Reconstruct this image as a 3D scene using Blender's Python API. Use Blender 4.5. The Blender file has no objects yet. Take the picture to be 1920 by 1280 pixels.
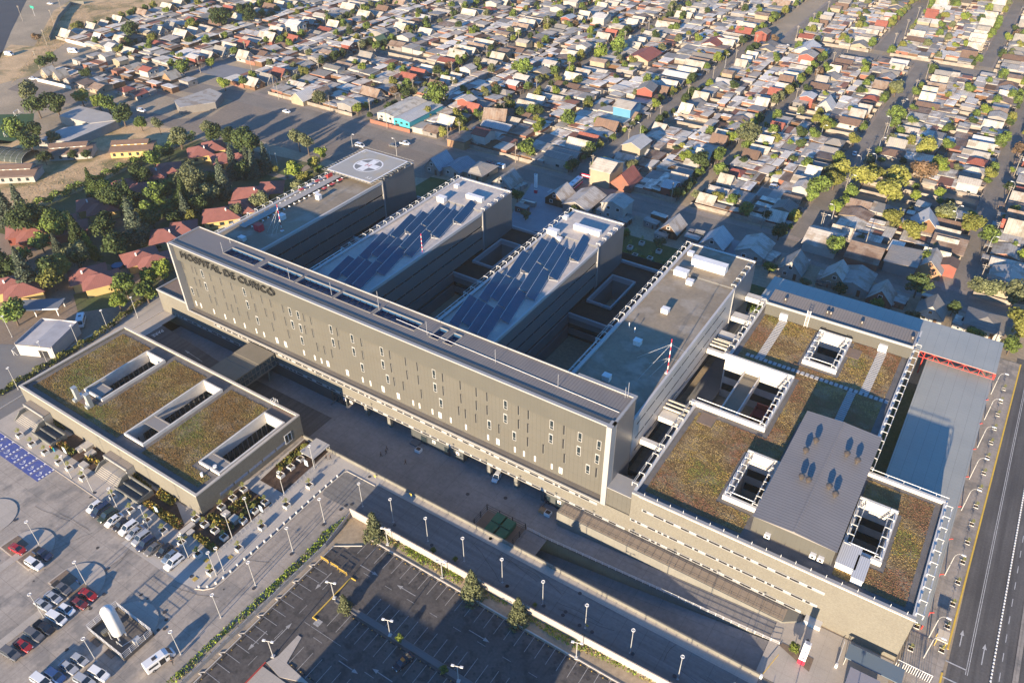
import bpy, math, random
import numpy as np
from mathutils import Vector, Matrix
R = math.radians
rng = random.Random(7)
C = bpy.data.collections.new("place"); bpy.context.scene.collection.children.link(C)
# ---------------------------------------------------------------- camera
FPX, PITCH, YAW, ROLL, HC = 1470.57, R(37.0735), R(-33.5687), R(.64586), 146.0
def _axes():
    cy, sy, cp, sp = math.cos(YAW), math.sin(YAW), math.cos(PITCH), math.sin(PITCH)
    f = Vector((cp*sy, cp*cy, -sp)); r = Vector((cy, -sy, 0)); d = f.cross(r)
    c, s = math.cos(ROLL), math.sin(ROLL)
    return (c*r+s*d, -s*r+c*d, f)
AR, AD, AF = _axes()
cam = bpy.data.cameras.new("camera"); camo = bpy.data.objects.new("camera", cam); C.objects.link(camo)
cam.sensor_width = 36; cam.lens = FPX/1920*36; cam.clip_start = 1; cam.clip_end = 6000
m = Matrix((AR, -AD, -AF)).transposed().to_4x4(); m.translation = Vector((0, 0, HC)); camo.matrix_world = m
bpy.context.scene.camera = camo
def G(px, py, z=0.0):                       # photograph measurement -> point at true height z
    d = AR*((px-960)/FPX)+AD*((py-640)/FPX)+AF
    k = (z-HC)/d.z
    return (k*d.x, k*d.y)
def PX(x, y, z=0.0):
    v = Vector((x, y, z-HC)); w = v.dot(AF)
    if w <= 1: return (-9999, -9999)
    return (960+FPX*v.dot(AR)/w, 640+FPX*v.dot(AD)/w)
def Z1(a, b): return (a/2.977, b/2.977)
def Z2(a, b): return (640+a/2.977, b/2.977)
def Z3(a, b): return (1280+a/2.977, b/2.977)
def Z4(a, b): return (a/2.977, 400+b/2.977)
def Z5(a, b): return (640+a/2.977, 400+b/2.977)
def Z6(a, b): return (1280+a/2.977, 400+b/2.977)
def K1(a, b): return (a/4.74, 800+b/4.74)
def K2(a, b): return (a/4.74, 1010+b/4.74)
def K3(a, b): return (300+a/4.128, 800+b/4.128)
def K4(a, b): return (300+a/3.4286, 1000+b/3.4286)
def K5(a, b): return (700+a/4.128, 800+b/4.128)
def K6(a, b): return (760+a/3.4286, 1000+b/3.4286)
def K7(a, b): return (1280+a/2.667, 800+b/2.667)
def N4(a, b): return (a/5.819, 380+b/5.819)
# ---------------------------------------------------------------- light
EL, AZ = 12.5, 95.0
sc = bpy.context.scene
w = bpy.data.worlds.new("World"); sc.world = w; w.use_nodes = True
nt = w.node_tree; nt.nodes.clear()
sky = nt.nodes.new("ShaderNodeTexSky"); sky.sky_type = 'NISHITA'; sky.sun_disc = False
sky.sun_elevation = R(EL); sky.sun_rotation = R(175); sky.altitude = 200; sky.air_density = 1.0; sky.dust_density = 0.1; sky.ozone_density = 6.0
bg = nt.nodes.new("ShaderNodeBackground"); bg.inputs[1].default_value = 0.098
wo = nt.nodes.new("ShaderNodeOutputWorld"); tint = nt.nodes.new("ShaderNodeMix"); tint.data_type = 'RGBA'; tint.blend_type = 'MULTIPLY'; tint.inputs[0].default_value = 1; tint.inputs[7].default_value = (.60, .98, 1.13, 1)
nt.links.new(sky.outputs[0], tint.inputs[6]); nt.links.new(tint.outputs[2], bg.inputs[0]); nt.links.new(bg.outputs[0], wo.inputs[0])
sl = bpy.data.lights.new("sun", 'SUN'); sl.energy = 5.0; sl.angle = R(.55); sl.color = (1.0, .815, .59)
so = bpy.data.objects.new("sun", sl); C.objects.link(so)
dv = Vector((math.cos(R(AZ))*math.cos(R(EL)), math.sin(R(AZ))*math.cos(R(EL)), -math.sin(R(EL))))
so.rotation_mode = 'QUATERNION'; so.rotation_quaternion = dv.to_track_quat('-Z', 'Y'); so.location = (0, -100, 300)
sc.view_settings.view_transform = 'Standard'; sc.view_settings.look = 'None'; sc.view_settings.exposure = 1.55; sc.view_settings.gamma = 1
sc.view_settings.use_curve_mapping = False
sc.cycles.max_bounces = 5; sc.cycles.diffuse_bounces = 3; sc.cycles.transparent_max_bounces = 6
# ---------------------------------------------------------------- materials
MATS = {}
def mat(name, c, c2=None, scale=.3, rough=.85, stripe=None, stripe2=None, joint=None, obj=False, metal=0, fine=0, fscale=4, rand=0, spec=.3, thr=None, bump=0, c3=None, s3=.05, streak=None):
    """c, c2 mixed by noise; stripe=(axis, period, width, dark factor) thin lines; rand = per-object brightness change"""
    if name in MATS: return MATS[name]
    mt = bpy.data.materials.new(name); mt.use_nodes = True; n = mt.node_tree.nodes; L = mt.node_tree.links
    b = n["Principled BSDF"]; b.inputs["Roughness"].default_value = rough; b.inputs["Metallic"].default_value = metal
    b.inputs["Specular IOR Level"].default_value = spec
    if obj:
        tc = n.new("ShaderNodeTexCoord"); pos = tc.outputs["Object"]
    else:
        ge = n.new("ShaderNodeNewGeometry"); pos = ge.outputs["Position"]
    def mixc(fac, a, bb, mode='MIX'):
        x = n.new("ShaderNodeMix"); x.data_type = 'RGBA'; x.blend_type = mode
        if isinstance(fac, (int, float)): x.inputs[0].default_value = fac
        else: L.new(fac, x.inputs[0])
        for i, v in ((6, a), (7, bb)):
            if isinstance(v, tuple): x.inputs[i].default_value = (*v, 1)
            else: L.new(v, x.inputs[i])
        return x.outputs[2]
    def noise(s, det=4, ro=.6):
        t = n.new("ShaderNodeTexNoise"); t.inputs["Scale"].default_value = s; t.inputs["Detail"].default_value = det; t.inputs["Roughness"].default_value = ro
        L.new(pos, t.inputs["Vector"]); return t.outputs[0]
    def ramp(v, lo, hi):
        r_ = n.new("ShaderNodeMapRange"); r_.inputs[1].default_value = lo; r_.inputs[2].default_value = hi; L.new(v, r_.inputs[0]); return r_.outputs[0]
    col = tuple(c)
    if c2: col = mixc(ramp(noise(scale), *(thr or (.35, .65))), tuple(c), tuple(c2))
    if c3: col = mixc(ramp(noise(s3, 3), .5, .62), col, tuple(c3))
    if streak:
        sp = n.new("ShaderNodeMapping"); sp.inputs["Scale"].default_value = (.03, .9, 1) if streak[0] == 0 else (.9, .03, 1); L.new(pos, sp.inputs[0])
        t9 = n.new("ShaderNodeTexNoise"); t9.inputs["Scale"].default_value = 1.0; t9.inputs["Detail"].default_value = 3; L.new(sp.outputs[0], t9.inputs["Vector"])
        mr9 = n.new("ShaderNodeMapRange"); mr9.inputs[1].default_value = .35; mr9.inputs[2].default_value = .65; mr9.inputs[3].default_value = 1-streak[1]; mr9.inputs[4].default_value = 1+streak[1]*.5; L.new(t9.outputs[0], mr9.inputs[0])
        c9 = n.new("ShaderNodeCombineColor"); [L.new(mr9.outputs[0], c9.inputs[i]) for i in range(3)]
        col = mixc(1.0, col, c9.outputs[0], 'MULTIPLY')
    if fine:
        v = ramp(noise(fscale, 3, .7), .3, .7)
        mr = n.new("ShaderNodeMapRange"); mr.inputs[3].default_value = 1-fine; mr.inputs[4].default_value = 1+fine; L.new(v, mr.inputs[0])
        cc = n.new("ShaderNodeCombineColor"); [L.new(mr.outputs[0], cc.inputs[i]) for i in range(3)]
        col = mixc(1.0, col, cc.outputs[0], 'MULTIPLY')
    hsum = None
    for st in (stripe, stripe2, joint):
        if not st: continue
        ax, per, wd, dk = st
        sx = n.new("ShaderNodeSeparateXYZ"); L.new(pos, sx.inputs[0])
        d_ = n.new("ShaderNodeMath"); d_.operation = 'DIVIDE'; L.new(sx.outputs[ax], d_.inputs[0]); d_.inputs[1].default_value = per
        f_ = n.new("ShaderNodeMath"); f_.operation = 'FRACT'; L.new(d_.outputs[0], f_.inputs[0])
        l_ = n.new("ShaderNodeMath"); l_.operation = 'LESS_THAN'; L.new(f_.outputs[0], l_.inputs[0]); l_.inputs[1].default_value = wd/per
        col = mixc(l_.outputs[0], col, mixc(1.0, col, (dk, dk, dk), 'MULTIPLY')); hsum = l_.outputs[0]
    if rand:
        oi = n.new("ShaderNodeObjectInfo"); mr = n.new("ShaderNodeMapRange"); mr.inputs[3].default_value = 1-rand; mr.inputs[4].default_value = 1+rand
        L.new(oi.outputs["Random"], mr.inputs[0]); cc = n.new("ShaderNodeCombineColor"); [L.new(mr.outputs[0], cc.inputs[i]) for i in range(3)]
        col = mixc(1.0, col, cc.outputs[0], 'MULTIPLY')
    if isinstance(col, tuple): b.inputs["Base Color"].default_value = (*col, 1)
    else: L.new(col, b.inputs["Base Color"])
    if bump:
        bp = n.new("ShaderNodeBump"); bp.inputs["Strength"].default_value = .6; bp.inputs["Distance"].default_value = bump
        L.new(noise(fscale, 3, .7), bp.inputs["Height"]); L.new(bp.outputs[0], b.inputs["Normal"])
    MATS[name] = mt; return mt
def glass(name, c=(.02, .03, .035), rough=.08):
    if name in MATS: return MATS[name]
    mt = bpy.data.materials.new(name); mt.use_nodes = True; b = mt.node_tree.nodes["Principled BSDF"]
    b.inputs["Base Color"].default_value = (*c, 1); b.inputs["Roughness"].default_value = rough; b.inputs["Specular IOR Level"].default_value = .8
    MATS[name] = mt; return mt
# ---------------------------------------------------------------- mesh helpers
WL = {}
class MB:
    def __init__(s): s.v = []; s.f = []; s.m = []
    def add(s, vs, fs, mi=0):
        o = len(s.v); s.v += [tuple(x) for x in vs]; s.f += [tuple(i+o for i in f) for f in fs]; s.m += [mi]*len(fs); return s
    def box(s, x0, y0, z0, x1, y1, z1, mi=0):
        v = [(x, y, z) for z in (z0, z1) for y in (y0, y1) for x in (x0, x1)]
        return s.add(v, [(0, 2, 3, 1), (4, 5, 7, 6), (0, 1, 5, 4), (2, 6, 7, 3), (0, 4, 6, 2), (1, 3, 7, 5)], mi)
    def rbox(s, cx, cy, z0, lx, ly, h, a=0, mi=0):
        ca, sa = math.cos(a), math.sin(a); v = []
        for z in (z0, z0+h):
            for yy in (-ly/2, ly/2):
                for xx in (-lx/2, lx/2): v.append((cx+xx*ca-yy*sa, cy+xx*sa+yy*ca, z))
        return s.add(v, [(0, 2, 3, 1), (4, 5, 7, 6), (0, 1, 5, 4), (2, 6, 7, 3), (0, 4, 6, 2), (1, 3, 7, 5)], mi)
    def quad(s, a, b, c, d, mi=0): return s.add([a, b, c, d], [(0, 1, 2, 3)], mi)
    def prism(s, poly, z0, z1, mi=0):
        n = len(poly); ar = sum(poly[i][0]*poly[(i+1) % n][1]-poly[(i+1) % n][0]*poly[i][1] for i in range(n))
        if ar < 0: poly = poly[::-1]
        v = [(x, y, z0) for x, y in poly]+[(x, y, z1) for x, y in poly]
        return s.add(v, [tuple(range(n))[::-1], tuple(range(n, 2*n))]+[(i, (i+1) % n, (i+1) % n+n, i+n) for i in range(n)], mi)
    def sheet(s, poly, z, mi=0):
        n = len(poly); ar = sum(poly[i][0]*poly[(i+1) % n][1]-poly[(i+1) % n][0]*poly[i][1] for i in range(n))
        if ar < 0: poly = poly[::-1]
        return s.add([(x, y, z) for x, y in poly], [tuple(range(n))], mi)
    def tube(s, p, q, r, n=6, r2=None, mi=0, cap=True):
        p, q = Vector(p), Vector(q); d = (q-p).normalized(); r2 = r if r2 is None else r2
        u = d.orthogonal().normalized(); w_ = d.cross(u); v = []
        for c_, rr in ((p, r), (q, r2)):
            for i in range(n):
                a = 2*math.pi*i/n; v.append(c_+u*math.cos(a)*rr+w_*math.sin(a)*rr)
        f = [(i, (i+1) % n, (i+1) % n+n, i+n) for i in range(n)]
        if cap: f += [tuple(range(n))[::-1], tuple(range(n, 2*n))]
        return s.add(v, f, mi)
    def path(s, pts, r, n=5, mi=0):
        for a, b in zip(pts, pts[1:]): s.tube(a, b, r, n, mi=mi)
        return s
    def loft(s, rings, mi=0, cap=True):
        n = len(rings[0]); v = [p for r_ in rings for p in r_]; f = []
        for k in range(len(rings)-1):
            for i in range(n): f.append((k*n+i, k*n+(i+1) % n, (k+1)*n+(i+1) % n, (k+1)*n+i))
        if cap: f += [tuple(range(n))[::-1], tuple((len(rings)-1)*n+i for i in range(n))]
        return s.add(v, f, mi)
    def grid_holes(s, x0, y0, x1, y1, z, holes, mi=0):
        xs = sorted({x0, x1, *[h[0] for h in holes], *[h[2] for h in holes]}); ys = sorted({y0, y1, *[h[1] for h in holes], *[h[3] for h in holes]})
        for a, b in zip(xs, xs[1:]):
            for c_, d in zip(ys, ys[1:]):
                mx, my = (a+b)/2, (c_+d)/2
                if a < x0 or b > x1 or c_ < y0 or d > y1: continue
                if any(h[0] < mx < h[2] and h[1] < my < h[3] for h in holes): continue
                s.quad((a, c_, z), (b, c_, z), (b, d, z), (a, d, z), mi)
        return s
    def mesh(s, name, mats, off=(0, 0, 0)):
        me = bpy.data.meshes.new(name)
        me.from_pydata([(x-off[0], y-off[1], z-off[2]) for x, y, z in s.v], [], s.f)
        for mm in (mats if isinstance(mats, (list, tuple)) else [mats]): me.materials.append(mm)
        if any(s.m): me.polygons.foreach_set("material_index", s.m)
        me.update(); return me
    def build(s, name, mats, parent=None, smooth=False):
        off = WL.get(parent.name, (0, 0, 0)) if parent else (0, 0, 0)
        me = s.mesh(name, mats, off)
        if smooth: me.polygons.foreach_set("use_smooth", [True]*len(me.polygons))
        o = bpy.data.objects.new(name, me); C.objects.link(o)
        if parent: o.parent = parent
        WL[o.name] = off
        return o
def tag(o, label=None, cat=None, group=None, kind=None):
    if label: o['label'] = label
    if cat: o['category'] = cat
    if group: o['group'] = group
    if kind: o['kind'] = kind
    return o
def thing(name, label, cat, loc=(0, 0, 0), group=None, rz=0):
    o = bpy.data.objects.new(name, None); C.objects.link(o); o.location = loc; o.rotation_euler.z = rz; o.empty_display_size = .5
    WL[o.name] = tuple(loc); return tag(o, label, cat, group)
def struct(mb, name, m_): return tag(mb.build(name, m_), kind='structure')
def dup(root, loc, rz=0, label=None, group=None, sc_=1, matmap=None):
    r = root.copy(); C.objects.link(r); r.location = loc; r.rotation_euler.z = rz; r.scale = (sc_, sc_, sc_) if isinstance(sc_, (int, float)) else sc_
    if label: r['label'] = label
    if group: r['group'] = group
    for ch in KIDS[root.name]:
        c = ch.copy(); C.objects.link(c); c.parent = r
        for g_ in KIDS.get(ch.name, []):
            d = g_.copy(); C.objects.link(d); d.parent = c
    return r
KIDS = {}
def index_kids(root):
    KIDS[root.name] = [o for o in bpy.data.objects if o.parent == root]
    for c in KIDS[root.name]: KIDS[c.name] = [o for o in bpy.data.objects if o.parent == c]
ROOTP = []
def proto(root): index_kids(root); ROOTP.append(root); root['_used'] = 0; return root
def put(root, loc, rz=0, label=None, group=None, sc_=1):
    if not root['_used']:
        root['_used'] = 1; root.location = loc; root.rotation_euler.z = rz; root.scale = (sc_, sc_, sc_) if isinstance(sc_, (int, float)) else sc_
        if label: root['label'] = label
        if group: root['group'] = group
        return root
    d = dup(root, loc, rz, label, group, sc_); del d['_used']; return d
def text_part(body, name, size, extr, mtx, m_, parent=None, sx=1):
    cu = bpy.data.curves.new(name, 'FONT'); cu.body = body; cu.size = size; cu.extrude = extr; cu.align_x = 'LEFT'
    to = bpy.data.objects.new(name, cu); bpy.context.scene.collection.objects.link(to)
    bpy.context.view_layer.update(); me = bpy.data.meshes.new_from_object(to.evaluated_get(bpy.context.evaluated_depsgraph_get()))
    bpy.data.objects.remove(to); me.name = name; me.transform(Matrix.Scale(sx, 4, (1, 0, 0))); me.transform(mtx)
    me.materials.clear(); me.materials.append(m_)
    if parent:
        ox = WL.get(parent.name, (0, 0, 0)); me.transform(Matrix.Translation((-ox[0], -ox[1], -ox[2])))
    o = bpy.data.objects.new(name, me); C.objects.link(o)
    if parent: o.parent = parent; WL[o.name] = WL.get(parent.name, (0, 0, 0))
    return o
def np_obj(name, verts, nq, m_, parent=None, mi=None, smooth=False):
    """verts: (nq*4,3) array of separate quads"""
    me = bpy.data.meshes.new(name); me.vertices.add(nq*4); me.vertices.foreach_set("co", np.asarray(verts, dtype=np.float32).ravel())
    me.loops.add(nq*4); me.loops.foreach_set("vertex_index", np.arange(nq*4, dtype=np.int32)); me.polygons.add(nq)
    me.polygons.foreach_set("loop_start", np.arange(0, nq*4, 4, dtype=np.int32))
    try: me.polygons.foreach_set("loop_total", np.full(nq, 4, dtype=np.int32))
    except Exception: pass
    for mm in (m_ if isinstance(m_, (list, tuple)) else [m_]): me.materials.append(mm)
    if mi is not None: me.polygons.foreach_set("material_index", mi)
    me.update(calc_edges=True); me.validate()
    o = bpy.data.objects.new(name, me); C.objects.link(o)
    if parent:
        o.parent = parent
    return o
# --- palette
concrete = mat("light_concrete", (.385, .33, .27), (.305, .265, .22), scale=.06, fine=.13, fscale=1.5, c3=(.245, .22, .19), s3=.16, streak=(1, .12), stripe=(0, 4.5, .10, .72), stripe2=(1, 4.5, .10, .72), rough=.8)
pavement = mat("pavement_concrete", (.44, .385, .32), (.38, .335, .28), scale=.15, fine=.08, stripe=(0, 2.6, .06, .82), stripe2=(1, 2.6, .06, .82))
asphalt = mat("asphalt", (.125, .115, .105), (.095, .088, .082), scale=.08, streak=(1, .25), fine=.16, fscale=2.2, rough=.85)
lot_asphalt = mat("parking_asphalt", (.112, .099, .088), (.078, .071, .066), c3=(.055, .051, .048), s3=.35, scale=.09, fine=.22, fscale=1.6, rough=.85)
street_asphalt = mat("street_asphalt", (.24, .205, .165), (.18, .158, .132), scale=.1, fine=.15, fscale=1.2)
court_mat = mat("court_concrete", (.27, .245, .225), (.20, .185, .172), scale=.07, fine=.14, fscale=1.1, stripe=(0, 6, .1, .75), stripe2=(1, 6, .1, .75))
dirt = mat("dirt", (.40, .31, .205), (.28, .225, .155), scale=.05, fine=.2, fscale=1.0, c3=(.30, .24, .16), s3=.02)
drygrass = mat("dry_grass", (.60, .41, .22), (.44, .30, .155), scale=.12, fine=.28, fscale=1.4, c3=(.20, .17, .07), s3=.05)
grass = mat("lawn", (.07, .095, .03), (.12, .12, .045), scale=.15, fine=.25, fscale=2)
mulch = mat("dark_mulch", (.05, .03, .02), (.085, .055, .04), scale=.7, fine=.35, fscale=5)
white = mat("white_paint", (.78, .76, .72), (.68, .66, .62), scale=.5, rough=.6)
whitewall = mat("white_wall", (.62, .59, .53), (.52, .49, .44), scale=.4, fine=.05)
cream = mat("cream_stone", (.168, .155, .124), (.155, .142, .114), scale=.2, fine=.14, fscale=2.5, stripe=(2, .6, .05, .88), stripe2=(0, .9, .04, .92))
panel = mat("ribbed_metal_panel", (.112, .104, .086), (.101, .095, .079), scale=.08, fine=.05, c3=(.106, .098, .08), s3=.2, stripe=(0, 1.15, .10, .78), stripe2=(2, 4.5, .10, .85), rough=.55, spec=.4)
band = mat("smooth_metal_band", (.097, .092, .077), (.088, .084, .071), scale=.1, stripe=(0, .9, .05, .85), rough=.5, spec=.4)
frame_w = mat("pale_frame_metal", (.33, .32, .30), (.30, .29, .275), scale=.3, rough=.5)
seamroof = mat("seamed_roof_metal", (.205, .178, .15), (.18, .157, .135), scale=.12, fine=.05, stripe=(0, .75, .12, .6), rough=.5, spec=.5)
seamroof_y = mat("grey_seamed_roof", (.25, .225, .20), (.22, .20, .18), scale=.12, fine=.05, stripe=(1, .8, .14, .55), rough=.5, spec=.5)
greymetal = mat("grey_side_metal", (.22, .21, .20), (.19, .182, .178), scale=.1, stripe=(1, 1.2, .06, .8), rough=.35, spec=.6, metal=.3)
endmetal = mat("blue_grey_cladding", (.20, .205, .205), (.17, .175, .18), scale=.12, stripe=(0, .8, .05, .85), stripe2=(1, .8, .05, .85), rough=.35, spec=.6, metal=.3)
dullwhite = mat("dull_white_steel", (.50, .49, .46), rough=.5)
louvre = mat("louvre_metal", (.34, .32, .29), rough=.4, metal=.3)
darkgap = mat("dark_void", (.018, .018, .02))
membrane = mat("grey_roof_membrane", (.28, .225, .155), (.22, .182, .132), scale=.07, fine=.11, fscale=.8, c3=(.31, .265, .205), s3=.13)
paleroof = mat("pale_roof_membrane", (.56, .49, .41), (.43, .385, .34), scale=.25, fine=.12, fscale=1.2, c3=(.40, .37, .34), s3=.12)
gravel = mat("grey_gravel", (.17, .155, .14), (.13, .12, .11), scale=.5, fine=.3, fscale=6)
sedum = mat("roof_soil", (.21, .13, .05), (.165, .11, .04), scale=.22, fine=.3, fscale=3, c3=(.27, .20, .11), s3=.16)
brownroof = mat("brown_deck", (.22, .16, .12), (.19, .14, .105), scale=.4, fine=.1)
dglass = glass("dark_glass")
bglass = glass("skylight_glass", (.02, .07, .15), .35)
darkmetal = mat("dark_metal", (.05, .05, .055), rough=.5)
redpaint = mat("red_paint", (.45, .05, .04), rough=.5)
wall_gr = mat("retaining_wall_concrete", (.20, .19, .16), (.16, .152, .13), scale=.2, fine=.1, stripe=(0, 3, .06, .75))

# ================================================================ GROUND
b = MB()
HX0, HX1, HY0, HY1 = -206.0, -3.0, 95.9, 126.0
BIG = 2600
for (x0, y0, x1, y1) in ((-BIG, -600, BIG, HY0), (-BIG, HY1, BIG, BIG), (-BIG, HY0, HX0, HY1), (HX1, HY0, BIG, HY1)):
    b.quad((x0, y0, 0), (x1, y0, 0), (x1, y1, 0), (x0, y1, 0))
struct(b, "ground", dirt)
# sunken service court, ramps and trench
b = MB(); b.quad((-180, HY0, -4), (-60, HY0, -4), (-60, 130, -4), (-180, 130, -4))
b.quad((-206, 108.2, -4.02), (-180, 108.2, -4.02), (-180, 130, -4.02), (-206, 130, -4.02))
b.quad((-206, 108.2, -4.02), (-180, 108.2, -4.02), (-180, 108.2, -3.99), (-206, 108.2, 0)); struct(b, "service_court", court_mat)
b = MB(); b.add([(-206, 96.6, 0), (-180, 96.6, -4), (-180, 108.2, -4), (-206, 108.2, 0)], [(0, 1, 2, 3)])
b.quad((-180, 96.6, -3.98), (-133, 96.6, -3.98), (-133, 108.2, -3.98), (-180, 108.2, -3.98))
struct(b, "service_driveway", asphalt)
b = MB(); b.add([(-60, 104.6, -4), (-5, 104.9, 0), (-5, 109.6, 0), (-60, 109.6, -4)], [(0, 1, 2, 3)])
struct(b, "upper_ramp", court_mat)
b = MB(); b.add([(-65.5, 96.2, -9.5), (-40, 96.2, -5.6), (-6, 96.2, 0), (-6, 104.4, 0), (-40, 104.4, -5.6), (-65.5, 104.4, -9.5)], [(0, 1, 4, 5), (1, 2, 3, 4)])
b.quad((-65.5, 96.2, -9.5), (-65.5, 104.4, -9.5), (-65.5, 104.4, -3.9), (-65.5, 96.2, -3.9))
struct(b, "lower_ramp", court_mat)
b = MB()
b.add([(-65.5, 104.45, -9.6), (-65.5, 104.45, -3.9), (-60, 104.45, -3.9), (-5, 104.75, .05), (-5, 104.75, -1), (-40, 104.5, -6)], [(0, 1, 2, 3, 4, 5)])
b.box(-6.2, 96, -4, -3, 97, -.02)
w_ = thing("retaining_wall", "dark concrete retaining wall under the railed ramp beside the sunken lower ramp", "wall", (-40, 104.5, 0))
b.build("wall_face", wall_gr, w_)
r_ = MB()
n = 36
for i in range(n+1):
    t = i/n; x = -65.5+60.5*t; z = -4 if x < -60 else -4+(x+60)/55*4
    r_.box(x-.04, 104.5, z, x+.04, 104.58, z+1.0)
    if i < n:
        x2 = -65.5+60.5*(i+1)/n; z2 = -4 if x2 < -60 else -4+(x2+60)/55*4
        for h in (.35, .7, 1.0): r_.tube((x, 104.54, z+h), (x2, 104.54, z2+h), .035, 4)
r_.build("railing", white, w_)
# wall along the north side of the lamp road
w_ = thing("boundary_wall", "long low greenish concrete wall between the lamp road and the sunken service court", "wall", (-70, 95.7, 0))
b = MB(); b.box(-130.2, 95.4, -4.1, -6, 95.75, 1.1); b.build("wall_face", wall_gr, w_)
p = MB()
for i in range(42): p.box(-130+i*2.96, 95.5, 1.1, -129.94+i*2.96, 95.56, 1.5)
p.build("fence_posts", darkmetal, w_)
# terrace strip at the foot of the outpatient building
w_ = thing("terrace_wall", "raised paved terrace with dark fence along the foot of the cream facade", "terrace", (-30, 111, 0))
b = MB(); b.prism([(-60.5, 109.7), (-6, 109.7), (-2.9, 112), (-2.9, 113.6), (-60.5, 113.6)], -4.1, .55); b.build("wall_face", wall_gr, w_)
b = MB(); b.box(-60.2, 110.0, .55, -6, 113.2, .60); b.build("paving", mat("terrace_paving", (.30, .24, .18), (.26, .21, .16), scale=.5, stripe=(0, 1.8, .12, .6)), w_)
b = MB()
for i in range(30): b.box(-60+i*1.85, 110.1, .6, -59.94+i*1.85, 110.16, 1.9)
b.box(-60, 110.1, 1.84, -6.4, 110.16, 1.9); b.box(-60, 110.1, 1.2, -6.4, 110.15, 1.25)
b.build("fence", darkmetal, w_)
# forecourt concrete, lamp road, sidewalks
b = MB(); b.sheet([(-330, -140), (-99.2, -140), (-99.2, 83.2), (-131.3, 83.2), (-131.3, 62.0), (-330, 62.0)], .02); b.sheet([(-131.3, 83.2), (-102, 83.2), (-102, 95.4), (-131.3, 95.4)], .02)
struct(b, "car_park_concrete", concrete)
lamp_road = mat("road_concrete", (.205, .195, .18), (.165, .158, .147), streak=(0, .18), scale=.05, fine=.12, fscale=1.2, stripe=(0, 4.8, .10, .7), stripe2=(1, 3.4, .07, .75))
b = MB(); b.sheet([(-112, 83.6), (30, 84.6), (30, 95.4), (-118, 95.4)], .04); struct(b, "lamp_road", lamp_road)
b = MB(); b.sheet([(-102, 93.3), (-6, 93.3), (-6, 95.4), (-102, 95.4)], .10); b.sheet([(-7, 96), (15.4, 96), (15.4, 113.2), (-7, 113.2)], .06); struct(b, "footpath", pavement)
b = MB(); b.sheet([(-99.0, -140), (60, -140), (60, 79.6), (-93.2, 80.2), (-93.2, 77.0), (-99.0, 73.5)], .03); struct(b, "asphalt_car_park", lot_asphalt)
b = MB(); b.sheet([G(*K3(*q)) for q in ((1475, 700), (1600, 830), (1450, 945), (1325, 872))], .052)
b.sheet([(-99.2, 79), (60, 79.2), (60, 83.3), (-101, 83.3)], .045)
struct(b, "planting_strip", dirt)
b = MB(); b.sheet([(-212, -140), (-206, -140), (-206, 113), (-214, 126), (-222, 126)], .03); struct(b, "side_lane", pavement)
b = MB(); b.sheet([(-330, 62), (-206, 62), (-206, 40), (-330, 40)], .035)
# main right-hand road
b = MB(); b.sheet([(24.5, -140), (24.5, 235), (46, 235), (46, -140)], .02); struct(b, "right_hand_road", asphalt)
b = MB(); b.box(35.6, -140, 0, 36.6, 235, .16); struct(b, "far_kerb", concrete)
b = MB(); b.sheet([(15.6, 84), (23.6, 84), (24.2, 150), (25.5, 232), (19, 232), (17.5, 150)], .09); struct(b, "right_hand_pavement", concrete)
yel = mat("yellow_paint", (.75, .48, .06), (.6, .40, .08), scale=1)
b = MB()
for a, c_ in (((23.6, 84), (23.7, 116)), ((23.7, 122), (24.2, 150)), ((24.2, 150), (25.5, 232))):
    b.add([(a[0], a[1], .0), (c_[0], c_[1], 0), (c_[0]+.35, c_[1], 0), (a[0]+.35, a[1], 0), (a[0], a[1], .16), (c_[0], c_[1], .16), (c_[0]+.35, c_[1], .16), (a[0]+.35, a[1], .16)],
          [(4, 5, 6, 7), (0, 4, 7, 3), (0, 1, 5, 4), (2, 3, 7, 6), (1, 2, 6, 5)])
tag(b.build("yellow_kerb", yel), "long yellow painted kerb along the right hand road", "kerb")
mark = mat("road_paint", (.55, .53, .50), (.36, .35, .33), scale=1.5)
b = MB()
for x in (27.7, 28.05): b.sheet([(x, 118), (x+.13, 118), (x+.13, 235), (x, 235)], .045)
for i in range(26): b.sheet([(33.4, 110+i*5), (33.55, 110+i*5), (33.55, 112.2+i*5), (33.4, 112.2+i*5)], .045)
b.sheet([(24.0, 119), (27.8, 119), (27.8, 119.3), (24.0, 119.3)], .045); b.sheet([(24.0, 115), (36, 115), (36, 115.3), (24.0, 115.3)], .045)
b.sheet([(25.7, 124), (25.9, 124), (25.9, 127), (26.2, 127), (25.8, 128.4), (25.4, 127), (25.7, 127)], .045)
b.sheet([(30, 122), (30.2, 122), (30.2, 126), (30.5, 126), (30.1, 127.4), (29.7, 126), (30, 126)], .045)
struct(b, "right_road_markings", mark)
b = MB()
for i in range(150): b.box(31.9, 100+i*.9, .02, 32.2, 100.42+i*.9, .30)
struct(b, "lane_separator_blocks", white)  # row of raised lane separator blocks, not paint on the road
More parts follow.
